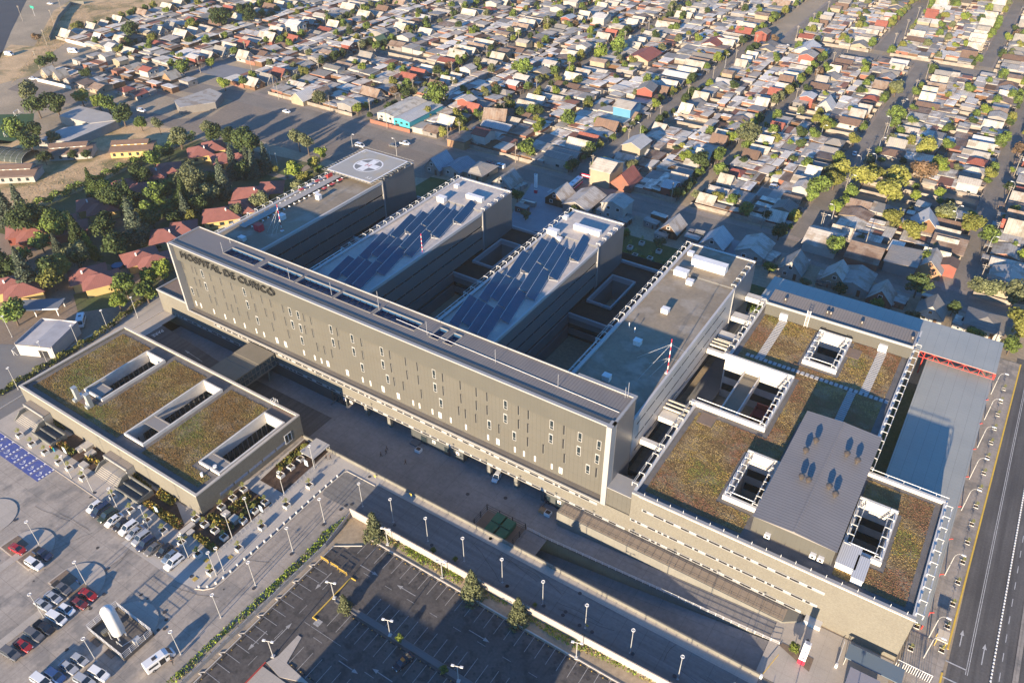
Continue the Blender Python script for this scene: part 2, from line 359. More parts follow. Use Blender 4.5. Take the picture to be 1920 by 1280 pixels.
# avenue and town streets
AVX0, AVX1 = -420, 70
b = MB(); b.sheet([(-420, 246), (-345, 258), (-200, 258.5), (-18, 258), (70, 249), (70, 257), (10, 262.5), (-40, 268.5), (-200, 268.5), (-345, 270), (-420, 262)], .03); struct(b, "avenue", street_asphalt)
b = MB(); b.sheet([(-345, 270), (-200, 268.7), (-40, 268.7), (10, 262.7), (70, 257.2), (70, 260), (10, 265.5), (-40, 272), (-345, 273)], .05)
b.sheet([(-175, 255.5), (-18, 255), (70, 246), (70, 249), (-18, 258), (-175, 258.3)], .05)
struct(b, "avenue_pavement", mat("worn_pavement", (.30, .25, .20), (.24, .20, .17), scale=.2, fine=.2, fscale=1.5))
ST = [(-340, 270, 700), (-272, 270, 720), (-217, 270, 720), (-147, 270, 505), (-99, 396, 520), (-51, 270, 520), (4, 262, 470), (-132, 505, 760), (-78, 520, 760), (60, 250, 470), (-400, 270, 600), (-470, 290, 600), (-535, 300, 600), (-22, 520, 760)]
b = MB(); b2 = MB()
for x, y0, y1 in ST:
    wd = 4.6 if x in (-147, -51, -78) else 3.3
    b.sheet([(x-wd, y0), (x+wd, y0), (x+wd, y1), (x-wd, y1)], .02)
    b2.sheet([(x-wd-2, y0), (x-wd, y0), (x-wd, y1), (x-wd-2, y1)], .04); b2.sheet([(x+wd, y0), (x+wd+2, y0), (x+wd+2, y1), (x+wd, y1)], .04)
b.sheet([(-150, 501), (-20, 501), (-20, 512), (-150, 512)], .06)
b.add([(-103, 396, .07), (-95, 404, .07), (0, 322, .07), (-6, 315, .07)], [(0, 1, 2, 3)])
b.sheet([(-345, 352), (-268, 352), (-268, 359), (-345, 359)], .06)
struct(b, "town_streets", street_asphalt); struct(b2, "town_pavements", MATS["worn_pavement"])
b = MB(); b.sheet([G(*Z1(0, 330)), G(*Z1(60, 180)), G(*Z1(200, -100)), G(*Z1(-300, -200)), G(*Z1(-300, 200))], .03)
struct(b, "highway", mat("highway_asphalt", (.06, .065, .075), (.05, .055, .065), scale=.1, fine=.1))
b = MB(); b.sheet([G(*Z1(*q)) for q in ((60, 470), (180, 280), (300, 60), (400, 0), (620, -60), (1000, -60), (950, 60), (800, 90), (620, 170), (380, 230), (230, 340))], .025)
b.sheet([G(*Z1(*q)) for q in ((-200, 760), (60, 790), (380, 770), (700, 700), (1000, 720), (1080, 760), (850, 880), (600, 1000), (280, 1140), (0, 1250), (-200, 1300), (-200, 1100))], .03)
b.sheet([G(*Z1(*q)) for q in ((0, 300), (60, 250), (200, 260), (300, 330), (180, 420), (0, 470))], .03)
struct(b, "dry_grassland", drygrass)
b = MB(); b.sheet([G(*Z1(*q)) for q in ((-200, 640), (0, 640), (190, 635), (180, 730), (60, 800), (-200, 820))], .03); struct(b, "football_pitch", mat("pitch_turf", (.03, .075, .025), (.045, .09, .03), scale=.1, fine=.1))
b = MB(); b.sheet([G(*Z1(*q)) for q in ((1090, 395), (1190, 348), (1420, 395), (1300, 455))], .05); struct(b, "sports_court", mat("court_slab", (.22, .22, .225), (.19, .19, .195), scale=.2, fine=.08))
lotm = mat("dusty_asphalt", (.17, .145, .12), (.24, .19, .14), scale=.035, fine=.18, fscale=.9)
b = MB(); b.sheet([(-345, 258), (-200, 258.4), (-200, 238), (-225, 230), (-300, 228), (-335, 232)], .026); b.sheet([G(*Z1(*q)) for q in ((40, 500), (180, 430), (400, 505), (720, 600), (1000, 665), (1300, 640), (1560, 760), (1300, 790), (900, 700), (640, 640), (300, 560))], .028); b.sheet([(-475, 242.5), (-345, 243.5), (-345, 246.5), (-475, 246.5)], .029)
struct(b, "dusty_lot", lotm)
b = MB(); b.sheet([(-318, 112), (-205, 126), (-205, 215), (-230, 226), (-318, 214)], .02); b.sheet([G(*N4(*q)) for q in ((800, 1000), (1750, 830), (1700, 960), (1300, 1130), (850, 1200))], .03)
struct(b, "park_lawn", mat("shady_lawn", (.075, .10, .03), (.12, .11, .05), scale=.08, fine=.3, fscale=1.5, c3=(.16, .12, .08), s3=.03))
b = MB()
for pts in (((500, 185), (505, 260), (600, 300)), ((840, 145), (940, 160))): pass
pth = [G(*q) for q in ((430, 330), (480, 318), (540, 335), (600, 300), (640, 285))]
for a, c_ in zip(pth, pth[1:]):
    d = Vector((c_[0]-a[0], c_[1]-a[1], 0)).normalized(); nn = (-d.y*1.6, d.x*1.6)
    b.sheet([(a[0]-nn[0], a[1]-nn[1]), (c_[0]-nn[0], c_[1]-nn[1]), (c_[0]+nn[0], c_[1]+nn[1]), (a[0]+nn[0], a[1]+nn[1])], .06)
struct(b, "garden_path", mat("path_gravel", (.28, .22, .16), fine=.2, fscale=2))
b = MB(); b.sheet([(-300, -140), (-222, -140), (-216, 60), (-225, 126), (-318, 112)], .025); struct(b, "yard_earth", mat("yard_earth", (.27, .20, .14), (.20, .155, .115), scale=.06, fine=.18, fscale=1.2))
b = MB(); b.sheet([G(0, 645), G(150, 650), G(120, 700), G(30, 800), G(-100, 860), G(-100, 640)], .05); struct(b, "school_court", mat("school_court", (.20, .19, .175), (.17, .16, .15), scale=.1, fine=.1))
# rear court of the hospital
b = MB(); b.sheet([(-175, 209), (-48, 209), (-48, 216), (-62, 222), (-62, 257.5), (-77, 257.5), (-77, 222), (-125, 222), (-128, 257.5), (-160, 257.5), (-150, 222), (-175, 222)], .06); struct(b, "rear_forecourt", mat("rear_paving", (.30, .30, .30), (.26, .26, .265), scale=.2, fine=.08, stripe=(0, 3, .06, .8), stripe2=(1, 3, .06, .8)))
b = MB(); b.sheet([(-125, 224), (-80, 224), (-80, 240), (-125, 240)], .05); b.sheet([(-60, 212), (-46, 212), (-46, 232), (-60, 232)], .05); b.sheet([(-200, 210), (-176, 210), (-165, 245), (-200, 240)], .05)
struct(b, "rear_lawn", mat("rear_lawn", (.05, .085, .02), (.09, .11, .03), scale=.3, fine=.3, fscale=2))
# ================================================================ HOSPITAL TOWER BLOCK
X0, X1, YF, YB, ZL, ZT = -197.6, -49.9, 113.3, 125.0, 6.1, 30.2
YP = 115.6
tb = thing("tower_block", "long five-storey ribbed metal hospital slab with pale frame and seamed flat roof", "hospital building", (-120, 119, ZL))
b = MB(); b.box(X0+.02, YP, ZL-.3, X1-.02, YB-.2, ZT-1.9); b.box(X0+.02, YP, ZT-1.9, X1-.02, 118.4, ZT-.35); b.box(X0+.02, 123.3, ZT-1.9, X1-.02, YB-.2, ZT-.35); b.build("wall", panel, tb)
b = MB(); b.box(X0+.75, 114.5, 24.0, X1-1.3, YP-.02, ZT-.06); b.build("upper_band", band, tb)
b = MB()
b.box(X0, YF, ZL-.25, X0+.7, YP+.2, ZT); b.box(X1-1.25, YF, ZL-.25, X1, YP+.2, ZT)
b.box(X0+.7, 113.6, ZT-.35, X1-1.25, 114.46, ZT-.003)
b.build("frame", frame_w, tb)
for q in ((X1-.02, YP+.2, ZL-.25, X1+.03, YB, ZT-.4), (X0-.03, YP+.2, ZL-.25, X0+.02, YB, ZT-.4)): MB().box(*q).build("side_cladding", greymetal, tb)
SK = [(-178.9, 118.7, -166.1, 121.9), (-163.9, 118.7, -150.4, 121.9), (-149.4, 118.7, -136.2, 121.9), (-135.2, 118.7, -122.6, 121.9), (-121.4, 118.7, -108.2, 121.9), (-103.2, 118.8, -100.8, 123.0), (-98.9, 118.8, -96.5, 123.0)]
b = MB(); b.grid_holes(X0+.3, 114.2, X1-.5, YB, ZT-.3, SK)
b.build("roof", seamroof, tb)
b = MB(); b.box(X0, 114.46, ZT-.5, X0+.35, YB+.2, ZT); b.box(X1-.6, 114.46, ZT-.5, X1, YB+.2, ZT); b.box(X0+.35, YB, ZT-.6, X1-.6, YB+.22, ZT+.02); b.box(-65, YB+.22, ZT-.6, X1, YB+1.0, ZT-.02)
b.build("roof_edge", frame_w, tb)
b = MB(); b.tube((-115, 120, ZT-.2), (-51, 119, ZT-.2), .06, 5); b.build("roof_cable", white, tb)
for s in SK:
    f = MB(); x0, y0, x1, y1 = s; h = ZT-.3
    f.box(x0-.25, y0-.25, h, x0, y1+.25, h+.1); f.box(x1, y0-.25, h, x1+.25, y1+.25, h+.1); f.box(x0, y0-.25, h, x1, y0, h+.1); f.box(x0, y1, h, x1, y1+.3, h+.22)
    fo = f.build("skylight", mat("skylight_kerb", (.28, .25, .20), rough=.6), tb)
    g_ = MB(); g_.quad((x0, y0, h-1.3), (x1, y0, h-1.3), (x1, y1, h-1.3), (x0, y1, h-1.3)); g_.quad((x0, y1, h-1.3), (x1, y1, h-1.3), (x1, y1, h), (x0, y1, h)); g_.quad((x0, y0, h-1.3), (x0, y1, h-1.3), (x0, y1, h), (x0, y0, h))
    g_.quad((x1, y0, h-1.3), (x1, y1, h-1.3), (x1, y1, h), (x1, y0, h)); g_.quad((x0, y0, h-1.3), (x1, y0, h-1.3), (x1, y0, h), (x0, y0, h))
    g_.build("glazing", bglass, fo)
    k = MB(); nn = max(1, round((x1-x0)/2.2))
    for i in range(1, nn): k.box(x0+i*(x1-x0)/nn-.06, y0, h-.5, x0+i*(x1-x0)/nn+.06, y1, h-.3)
    k.box(x0, (y0+y1)/2-.05, h-.45, x1, (y0+y1)/2+.05, h-.35); k.build("glazing_bars", darkmetal, fo)
for (px, py, h) in ((418, 472, 3.2), (543, 523, 3.6), (622, 553, 4.0), (711, 582, 6.0), (801, 628, 4.2), (929, 680, 4), (1046, 727, 4), (1172, 745, 3), (1177, 745, 4.4), (432, 456, 2)):
    x, y = G(px, py, ZT-.2); rr = MB().tube((x, y, ZT-.2), (x, y, ZT-.2+h), .06, 5)
    tag(rr.build("lightning_rod", mat("grey_steel", (.45, .45, .46), rough=.4, metal=.5)), "thin steel rod standing on the seamed roof of the long slab", "rod", "rods along the slab roof")
# windows of the long facade
def face_x(q, y, z):                        # x on the plane y
    d = AR*((q[0]-960)/FPX)+AD*((q[1]-640)/FPX)+AF; k = y/d.y; return k*d.x, HC+k*d.z
Wl = []
def wl(T, s, typ):
    for a, bb in s: Wl.append((T(a, bb), typ))
wl(Z4, [(1030, 305), (1080, 328), (1100, 335), (1180, 370), (1237, 390), (1297, 418), (1410, 470), (1467, 495), (1515, 510), (1585, 545), (1700, 590), (1740, 608), (1887, 668), (1045, 375), (1098, 395), (1125, 408), (1203, 440), (1255, 465), (1320, 493), (1432, 543), (1490, 568), (1535, 585), (1600, 615), (1710, 662), (1752, 682), (1897, 745), (1110, 460), (1182, 493), (1213, 505), (1275, 535), (1303, 548), (1338, 563), (1393, 588), (1530, 650), (1618, 688), (1778, 760), (1817, 777), (1858, 793), (1100, 512), (1127, 525), (1200, 560), (1262, 587), (1313, 610), (1370, 635), (1435, 665), (1478, 685), (1700, 785), (1760, 810), (1797, 828)], 'n')
wl(Z4, [(1133, 347), (1368, 450), (1622, 558), (1667, 577), (1850, 655), (1155, 420), (1387, 520), (1637, 630), (1682, 648), (1863, 728), (1080, 448), (1443, 610), (1690, 718), (1550, 718), (1597, 737), (1833, 845)], 'w')
wl(Z5, [(115, 728), (275, 795), (363, 832), (428, 862), (570, 922), (668, 962), (757, 1000), (817, 1025), (993, 1102), (1048, 1125), (1247, 1208), (125, 805), (283, 870), (372, 912), (435, 938), (573, 998), (672, 1040), (758, 1077), (818, 1105), (993, 1180), (1045, 1203), (300, 950), (352, 975), (452, 1018), (660, 1110), (697, 1125), (755, 1150), (880, 1207), (122, 935), (165, 955), (403, 1062), (438, 1078), (510, 1110), (612, 1155), (697, 1195)], 'n')
wl(Z5, [(62, 703), (227, 773), (518, 900), (917, 1068), (1175, 1177), (1333, 1245), (73, 780), (235, 850), (525, 975), (917, 1145), (1170, 1255), (120, 868), (262, 932), (558, 1063), (827, 1183), (965, 1243), (37, 898), (235, 985), (320, 1023), (552, 1128)], 'w')
wl(K5, [(1475, 135), (1320, 175), (1483, 250), (1200, 125), (978, 30), (890, 82), (1097, 180), (1167, 208), (1252, 247), (1382, 305), (1730, 362)], 'n')
wl(K5, [(1375, 90), (1092, 75), (965, 117), (1600, 75), (1590, 187), (1748, 140), (1733, 250), (1660, 328), (1450, 337)], 'w')
ROWS = [(21.6, 'a'), (17.1, 'a'), (12.6, 'a'), (8.0, 'b')]
wm = {}
for typ, hh in (('n', 3.0), ('w', 3.0), ('ns', 1.7), ('ws', 2.1)):
    k = MB(); hh = {'n': 3.0, 'w': 3.0, 'ns': 1.8, 'ws': 2.0}[typ]
    if typ == 'n': k.box(-.40, -.03, -hh/2, .10, .02, hh/2, 3); k.box(.10, -.14, -hh/2, .2, .02, hh/2, 2)
    elif typ == 'w':
        k.box(-.55, -.10, -hh/2, -.42, .02, hh/2); k.box(.42, -.10, -hh/2, .55, .02, hh/2); k.box(-.42, -.10, hh/2-.35, .42, .02, hh/2); k.box(-.42, -.10, -hh/2, .42, .02, -hh/2+.12); k.box(-.42, -.08, -hh/2+.75, .42, .02, -hh/2+.85)
        k.box(-.42, -.04, -hh/2+.12, .42, .0, hh/2-.35, 1)
    else:
        ww = .25 if typ == 'ns' else .5
        k.box(-ww, -.06, -hh/2, ww, .02, hh/2, 0)
    wm[typ] = k.mesh("window_"+("slot" if 'n' in typ else "panel"), [whitewall if 's' in typ else mat("window_frame_white", (.34, .325, .30)), dglass, mat("fin_metal", (.24, .23, .2), rough=.5), darkgap])
seen = []; spare = []
Wl.sort(key=lambda w: (w[1] != 'w', -w[0][0]))
ox, oy, oz = WL[tb.name]
for q, typ in Wl:
    x, z = face_x(q, YP, 0); row = min(range(4), key=lambda i: abs(ROWS[i][0]-z)); zz = ROWS[row][0]
    if any(abs(x-a) < .9 and row == r0 for a, r0 in seen): continue
    seen.append((x, row))
    if len(seen) > 98: spare.append((wm[typ+('s' if row == 3 else '')], x, zz)); continue
    o = bpy.data.objects.new("window", wm[typ+('s' if row == 3 else '')]); C.objects.link(o); o.parent = tb; o.location = (x-ox, YP-oy, zz-oz)
sv, sf, sm, off = [], [], [], 0; smats = []
for me_, x, zz in spare:
    mp = []
    for mm in me_.materials:
        if mm not in smats: smats.append(mm)
        mp.append(smats.index(mm))
    sv += [(v.co.x+x-ox, v.co.y+YP-oy, v.co.z+zz-oz) for v in me_.vertices]
    for p in me_.polygons: sf.append([i+off for i in p.vertices]); sm.append(mp[p.material_index])
    off = len(sv)
me_ = bpy.data.meshes.new("small_windows"); me_.from_pydata(sv, [], sf); [me_.materials.append(mm) for mm in smats]; me_.polygons.foreach_set("material_index", sm)
o = bpy.data.objects.new("small_windows", me_); C.objects.link(o); o.parent = tb; o['kind'] = 'stuff'
# letters
mt_l = mat("dark_letters", (.03, .03, .028), rough=.5)
T_ = Matrix.Translation((-193.6, YP-1.65, 26.2)) @ Matrix.Rotation(R(90), 4, 'X')
text_part("HOSPITAL DE CURICÓ", "sign_letters", 3.1, .16, T_, mt_l, tb, sx=1.27)
# ================================================================ PODIUM
pd = thing("hospital_podium", "cream stone podium band running under the long hospital slab above the service court", "podium", (-130, 115, 0))
b = MB(); b.box(-212.3, 113.7, .15, X0, 150, 8.0); b.box(X0, 113.7, .15, -43.8, 125, ZL-.28); b.build("wall", cream, pd)
b = MB(); b.box(-212.5, 113.55, 8.0, X0, 114.0, 8.55); b.box(-212.5, 114, 8.0, -212.1, 150, 8.55); b.box(X0, 113.38, ZL-.28, X1-1.4, 113.72, ZL); b.build("coping", frame_w, pd)
b = MB(); b.box(-212.0, 114.05, 8.0, X0-.05, 150, 8.1); b.build("roof", brownroof, pd)
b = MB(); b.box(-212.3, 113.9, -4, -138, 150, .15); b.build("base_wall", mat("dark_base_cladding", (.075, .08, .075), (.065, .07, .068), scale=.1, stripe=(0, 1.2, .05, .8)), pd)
b = MB(); b.box(X0+.7, 113.7, ZL-.26, X1-1.3, YP, ZL-.12); b.build("ledge", mat("ledge_membrane", (.20, .175, .145), (.17, .15, .128), scale=.3, fine=.1), pd)
dash_mats = [mat("ribbon_frame", (.34, .33, .31), rough=.5), darkgap]
def ribbon(xa, xb, y, z, parent, seed, step=1.0):
    r0 = random.Random(seed); k = MB(); k.box(xa, y-.10, z-.42, xb, y+.05, z-.30); k.box(xa, y-.08, z+.30, xb, y+.05, z+.42); k.box(xa, y-.04, z-.30, xb, y+.05, z+.30); x = xa+.3
    while x < xb-2.4:
        L_ = r0.choice((.9, 1.9, 2.4)); k.box(x, y-.07, z-.25, min(x+L_, xb-.2), y-.02, z+.25, 1); x += L_+r0.choice((.5, .6, 1.7))
    return k.build("ribbon_window", dash_mats, parent)
ribbon(-186, -52, 113.66, 4.75, pd, 1); ribbon(-206, -44.5, 113.66, .9, pd, 2)
# court level boxes under the podium
dw = MATS["dark_base_cladding"]
cuts = [(-138, G(642, 770, -4)[0]), (G(763, 829, -4)[0], G(861, 876, -4)[0]), (G(1008, 945, -4)[0], -60.4)]
for i, (xa, xb) in enumerate(cuts):
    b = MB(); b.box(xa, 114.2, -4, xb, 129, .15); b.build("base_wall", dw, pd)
    for t in (.25, .7):
        x = xa+(xb-xa)*t; d_ = MB(); d_.box(x-.9, 114.1, -4, x+.9, 114.25, -1.3); d_.build("entrance_door", dglass, pd)
        s = MB(); s.box(x+3, 114.08, -1.9, x+4, 114.2, -.9, 0); s.box(x+3.2, 114.04, -1.7, x+3.8, 114.1, -1.3, 1); s.build("bay_sign", [white, redpaint], pd)
    k = MB(); k.box(xa+1, 112.0, -4, xa+(xb-xa)*.2, 114.1, -3.5); k.build("loading_step", mat("step_concrete", (.13, .13, .13)), pd)
for (px, py) in ((681, 785), (724, 806), (909.5, 898), (961.6, 921)):
    x, y = G(px, py, -4); k = MB(); k.box(x-.5, 114.2, -4, x+.5, 115.2, .15); k.build("column", wall_gr, pd)
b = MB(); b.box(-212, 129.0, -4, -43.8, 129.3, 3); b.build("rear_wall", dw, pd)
# ================================================================ WARD WINGS
WZ = 22.6
def rail_path(k, pts, closed=False, r=.10):
    pass
def edge_brackets(parent, xa, ya, xb, yb, z, nx, ny, step=3.3, out=1.3):
    """white service rail: hooped brackets and two long tubes along a parapet"""
    k = MB(); L_ = math.hypot(xb-xa, yb-ya); n = max(1, int(L_/step)); ux, uy = (xb-xa)/L_, (yb-ya)/L_
    for i in range(n+1):
        x, y = xa+ux*L_*i/n, ya+uy*L_*i/n
        k.box(min(x, x+nx*out)-.13*abs(uy if nx == 0 else 0)-.08, min(y, y+ny*out)-.08, z+.47, max(x, x+nx*out)+.08, max(y, y+ny*out)+.08, z+.63)
        k.box(x-.08, y-.08, z-.6, x+.08, y+.08, z+.47)
        k.box(x+nx*out-.08, y+ny*out-.08, z-.6, x+nx*out+.08, y+ny*out+.08, z+.47)
    for o_ in (out,):
        k.tube((xa+nx*o_, ya+ny*o_, z-.5), (xb+nx*o_, yb+ny*o_, z-.5), .10, 6)
    k.tube((xa+nx*out, ya+ny*out, z+.5), (xb+nx*out, yb+ny*out, z+.5), .05, 5)
    return k.build("service_rail", dullwhite, parent)
def wing(xl, xr, y0, y1, label, roofm, louv=True, slots=False, endy=191.0):
    t = thing("ward_wing", label, "hospital wing", ((xl+xr)/2, (y0+y1)/2, 0))
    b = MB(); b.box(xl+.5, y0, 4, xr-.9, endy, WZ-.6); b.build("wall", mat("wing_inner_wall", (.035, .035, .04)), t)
    b = MB(); b.box(xl+.3, endy+.02, 0, xr, y1, WZ-.02); b.build("end_block", endmetal, t)
    b = MB(); b.box(xl+1.0, y0, WZ-.5, xr-.6, endy, WZ-.35); b.box(xl+1.0, endy+.05, WZ+.02, xr-.6, y1-.6, WZ+.06); b.build("roof", roofm, t)
    b = MB(); b.box(xl, y0, WZ-.9, xl+.95, y1-.65, WZ+.22); b.box(xl, y1-.62, WZ-.6, xr, y1+.1, WZ+.30); b.box(xr-.58, y0, WZ-1.0, xr+.02, endy-.05, WZ-.02)
    b.build("parapet", mat("parapet_metal", (.46, .44, .41), rough=.5), t)
    if louv:
        for fl in range(3):
            zt = WZ-1.15-fl*4.45; k = MB()
            for i in range(9): k.box(xr-.42, y0, zt-.17-i*.43, xr-.12, endy-.6, zt-i*.43)
            for j in range(int((endy-y0)/4)): k.box(xr-.5, y0+j*4, zt-4.05, xr-.4, y0+j*4+.14, zt+.3)
            k.build("louvre_screen", louvre, t)
        k = MB(); k.box(xr-.5, endy-.55, 6, xr+.12, endy-.02, WZ-.2); k.build("edge_fin", frame_w, t)
    else:
        k = MB(); k.box(xr-.6, y0, 8.6, xr-.1, endy-.6, WZ-1.05); k.build("side_panels", mat("wing_side_panels", (.47, .43, .38), (.42, .385, .345), scale=.15, stripe=(1, 2.2, .05, .82), rough=.5), t)
        for z in (19.6, 15.2, 11.0):
            k = MB(); y = y0+2
            while y < endy-6:
                k.box(xr-.12, y, z-.22, xr-.06, y+4.6, z+.12); y += 5.2
            k.build("slot_window", darkgap, t)
        k = MB(); k.box(xr-.5, endy-.55, 6, xr+.12, endy-.02, WZ-.2); k.build("edge_fin", frame_w, t)
    b = MB(); b.box(xl-.02, y0, 8.8, xl+.4, y1, WZ-.95); b.build("left_wall", mat("wing_left_wall", (.20, .20, .2), stripe=(2, 1.4, .4, .5)), t)
    edge_brackets(t, xl+.1, y0+22, xl+.1, y1-.8, WZ+.22, -1, 0)
    edge_brackets(t, xr-.2, endy+1, xr-.2, y1-.8, WZ-.0, -1, 0)
    b = MB(); b.tube((xl-.9, y0, WZ+.1), (xl-.9, y0+22, WZ+.1), .08, 5); b.tube((xl-.3, y0, WZ+.7), (xl-.3, y0+22, WZ+.7), .05, 5)
    for i in range(8): b.box(xl-.9, y0+i*3, WZ+.0, xl+.2, y0+i*3+.1, WZ+.1)
    b.build("service_rail", white, t)
    return t
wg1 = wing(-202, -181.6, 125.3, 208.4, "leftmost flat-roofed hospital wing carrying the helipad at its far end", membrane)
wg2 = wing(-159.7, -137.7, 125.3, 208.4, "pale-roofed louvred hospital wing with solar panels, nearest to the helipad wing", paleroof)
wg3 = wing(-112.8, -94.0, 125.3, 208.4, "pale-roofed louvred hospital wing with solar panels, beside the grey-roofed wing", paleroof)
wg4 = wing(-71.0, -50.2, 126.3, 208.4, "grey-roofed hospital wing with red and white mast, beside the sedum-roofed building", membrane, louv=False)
# lower roofs between wings
rb = thing("rear_podium", "low dark planted rear podium roofs between the hospital wings", "podium", (-120, 180, 0))
darkplant = mat("dark_planted_roof", (.035, .022, .016), (.055, .035, .022), scale=.4, fine=.4, fscale=4)
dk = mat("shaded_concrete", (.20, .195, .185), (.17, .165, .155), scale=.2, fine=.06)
for (xa, xb) in ((-181.6, -159.7), (-137.7, -112.8), (-94.0, -71.0)):
    wx0, wx1, wy0, wy1 = xa+2.0, xa+9.5, 182, 198.5
    b = MB(); b.grid_holes(xa+.1, 173, xb-.1, 208.4, 8.2, [(wx0, wy0, wx1, wy1)]); b.build("roof", darkplant, rb)
    b = MB(); b.box(xa+.1, 172.4, 7.4, xb-.1, 173, 8.9); b.box(xa+.1, 208.4, 7, xb-.1, 209, 9.2)
    for (p0, p1, p2, p3) in ((wx0-.5, wy0-.5, wx1+.5, wy0), (wx0-.5, wy1, wx1+.5, wy1+.5), (wx0-.5, wy0, wx0, wy1), (wx1, wy0, wx1+.5, wy1)): b.box(p0, p1, 7.2, p2, p3, 9.1)
    b.box(xb-2.2, 185, 8.22, xb-.3, 190, 8.3)
    b.build("parapet", mat("rear_parapet", (.34, .35, .35), rough=.6), rb)
    b = MB()
    for i, z in enumerate((7.4, 3.4, -.6)): b.box(xa+.1, 172.6+i*.01, z-2.2, xb-.1, 172.9, z)
    for (p0, p1, p2, p3) in ((wx0-.3, wy0-.3, wx1+.3, wy0), (wx0-.3, wy1, wx1+.3, wy1+.3), (wx0-.3, wy0, wx0, wy1), (wx1, wy0, wx1+.3, wy1)): b.box(p0, p1, -4, p2, p3, 7.2)
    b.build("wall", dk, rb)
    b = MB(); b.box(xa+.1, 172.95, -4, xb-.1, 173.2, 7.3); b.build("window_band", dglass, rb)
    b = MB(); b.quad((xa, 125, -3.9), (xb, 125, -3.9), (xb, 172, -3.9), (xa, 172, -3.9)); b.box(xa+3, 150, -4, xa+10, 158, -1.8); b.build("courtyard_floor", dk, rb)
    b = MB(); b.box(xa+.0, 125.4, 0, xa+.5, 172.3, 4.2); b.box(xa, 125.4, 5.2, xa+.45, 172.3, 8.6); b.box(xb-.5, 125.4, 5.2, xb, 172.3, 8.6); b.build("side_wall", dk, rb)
# ---- roof equipment
roofm_box = mat("white_plant_box", (.68, .65, .60), (.60, .57, .53), scale=.6, stripe=(0, 1.1, .05, .8))
def plant(px, py, lx, ly, h, label, z=WZ-.35, grp=None, a=0, nm="rooftop_unit"):
    x, y = G(px, py, z); k = thing(nm, label, "rooftop unit", (x, y, z), grp)
    m_ = MB(); m_.rbox(x, y, z+.12, lx, ly, h-.2, a); m_.rbox(x, y, z, lx*.9, ly*.8, .12, a); m_.build("casing", roofm_box, k)
    m_ = MB(); m_.rbox(x, y, z+h-.08, lx+.16, ly+.16, .1, a); m_.build("lid", white, k)
    return k
plant(1329, 506, 10.4, 2.6, 3.0, "largest white plant container near the back right of the grey wing roof")
plant(1277, 516, 4.0, 2.3, 1.9, "middle-sized white plant box on grey wing roof beside the large container")
plant(1293, 533, 1.9, 1.6, 1.5, "small white box just in front of the middle-sized one on the grey wing roof")
plant(1295, 480, 1.7, 1.6, 1.5, "small white box near the far left corner of the grey wing roof")
plant(1247, 586, 2.0, 1.7, 1.5, "white box alone in the sunlit middle of the grey wing roof")
plant(1195, 646, 1.9, 1.6, 1.6, "white box left of the guyed mast in the slab's shadow")
plant(1137, 713, 1.9, 1.6, 1.8, "small box right behind the step in the slab roof edge")
plant(891, 376, 6.6, 1.7, 1.8, "long white box behind the panels on the wing next to the helipad wing")
plant(829, 378, 3.0, 2.0, 1.9, "short white box left of the long one on the wing next to the helipad")
plant(857, 353, 1.6, 1.4, 1.4, "small white box at the far left edge of the wing next to the helipad")
plant(1101, 437, 9.4, 1.6, 2.0, "long white box behind the panels on the wing beside the grey wing")
plant(1037, 440, 3.6, 2.0, 1.9, "short white box left of the long one on the wing beside the grey wing")
plant(1061, 412, 1.5, 1.4, 1.5, "small white box at the far left edge of the wing beside the grey wing")
plant(1048, 452, 1.6, 1.4, 1.3, "low white hood between solar strips on the wing beside the grey wing")
plant(598, 374, 1.7, 1.5, 1.8, "white box beside the helipad walkway, nearer the pad")
plant(530, 411, 1.9, 1.7, 1.8, "white box beside the helipad walkway, near the mast")
plant(455, 451, 2.2, 1.6, 1.4, "white box in the slab's shadow at the near end of the helipad wing")
kx, ky = G(487, 432, WZ-.3); k = thing("fire_cabinet", "bright red cabinet on the helipad wing roof beside the mast", "cabinet", (kx, ky, WZ-.3))
MB().box(kx-1.4, ky-1, WZ-.3, kx+1.2, ky+1, WZ+1.9).build("casing", mat("bright_red", (.55, .03, .06), rough=.5), k); MB().box(kx-1.5, ky-1.1, WZ+1.9, kx+1.3, ky+1.1, WZ+2.0).box(kx-.1, ky-1.06, WZ-.1, kx+.0, ky-1.0, WZ+1.7).build("lid", redpaint, k)
def mast(px, py, h, label, guys, z=WZ-.35):
    x, y = G(px, py, z); t = thing("mast", label, "mast", (x, y, z)); k = MB()
    n = 9
    for i in range(n): k.tube((x, y, z+h*i/n), (x, y, z+h*(i+1)/n), .095, 6, mi=i % 2)
    k.box(x-.5, y-.5, z, x+.5, y+.5, z+.15, 1)
    k.build("pole", [mat("mast_red", (.6, .04, .05)), white], t)
    if guys:
        g2 = MB()
        for dx, dy in guys: g2.tube((x, y, z+h*.85), (x+dx, y+dy, z+.05), .025, 4); g2.tube((x, y, z+h*.45), (x+dx*.6, y+dy*.6, z+.05), .025, 4)
        g2.build("guy_wires", white, t)
    return t
mast(1251, 699, 10.5, "tall red and white mast held by white struts on the grey wing roof", [(-9, 1.5), (1, 10), (-5, -6)])
mast(529, 433, 9.5, "tall red and white mast held by white struts near the red cabinet", [(-3.5, -3), (-.5, -4)])
mast(792, 473, 6.5, "short red and white mast beside the solar panels on the wing next to the helipad", [])
for (px, py) in ((1179.5, 614), (1190, 623)):
    x, y = G(px, py, WZ-.3); tag(MB().tube((x, y, WZ-.3), (x, y, WZ+1.1), .09, 6).tube((x, y, WZ+1.1), (x, y, WZ+1.3), .16, 6).build("vent_pipe", white), "short white vent pipe on the shadow edge of the grey wing roof", "pipe", "vent pipes on the grey roof")
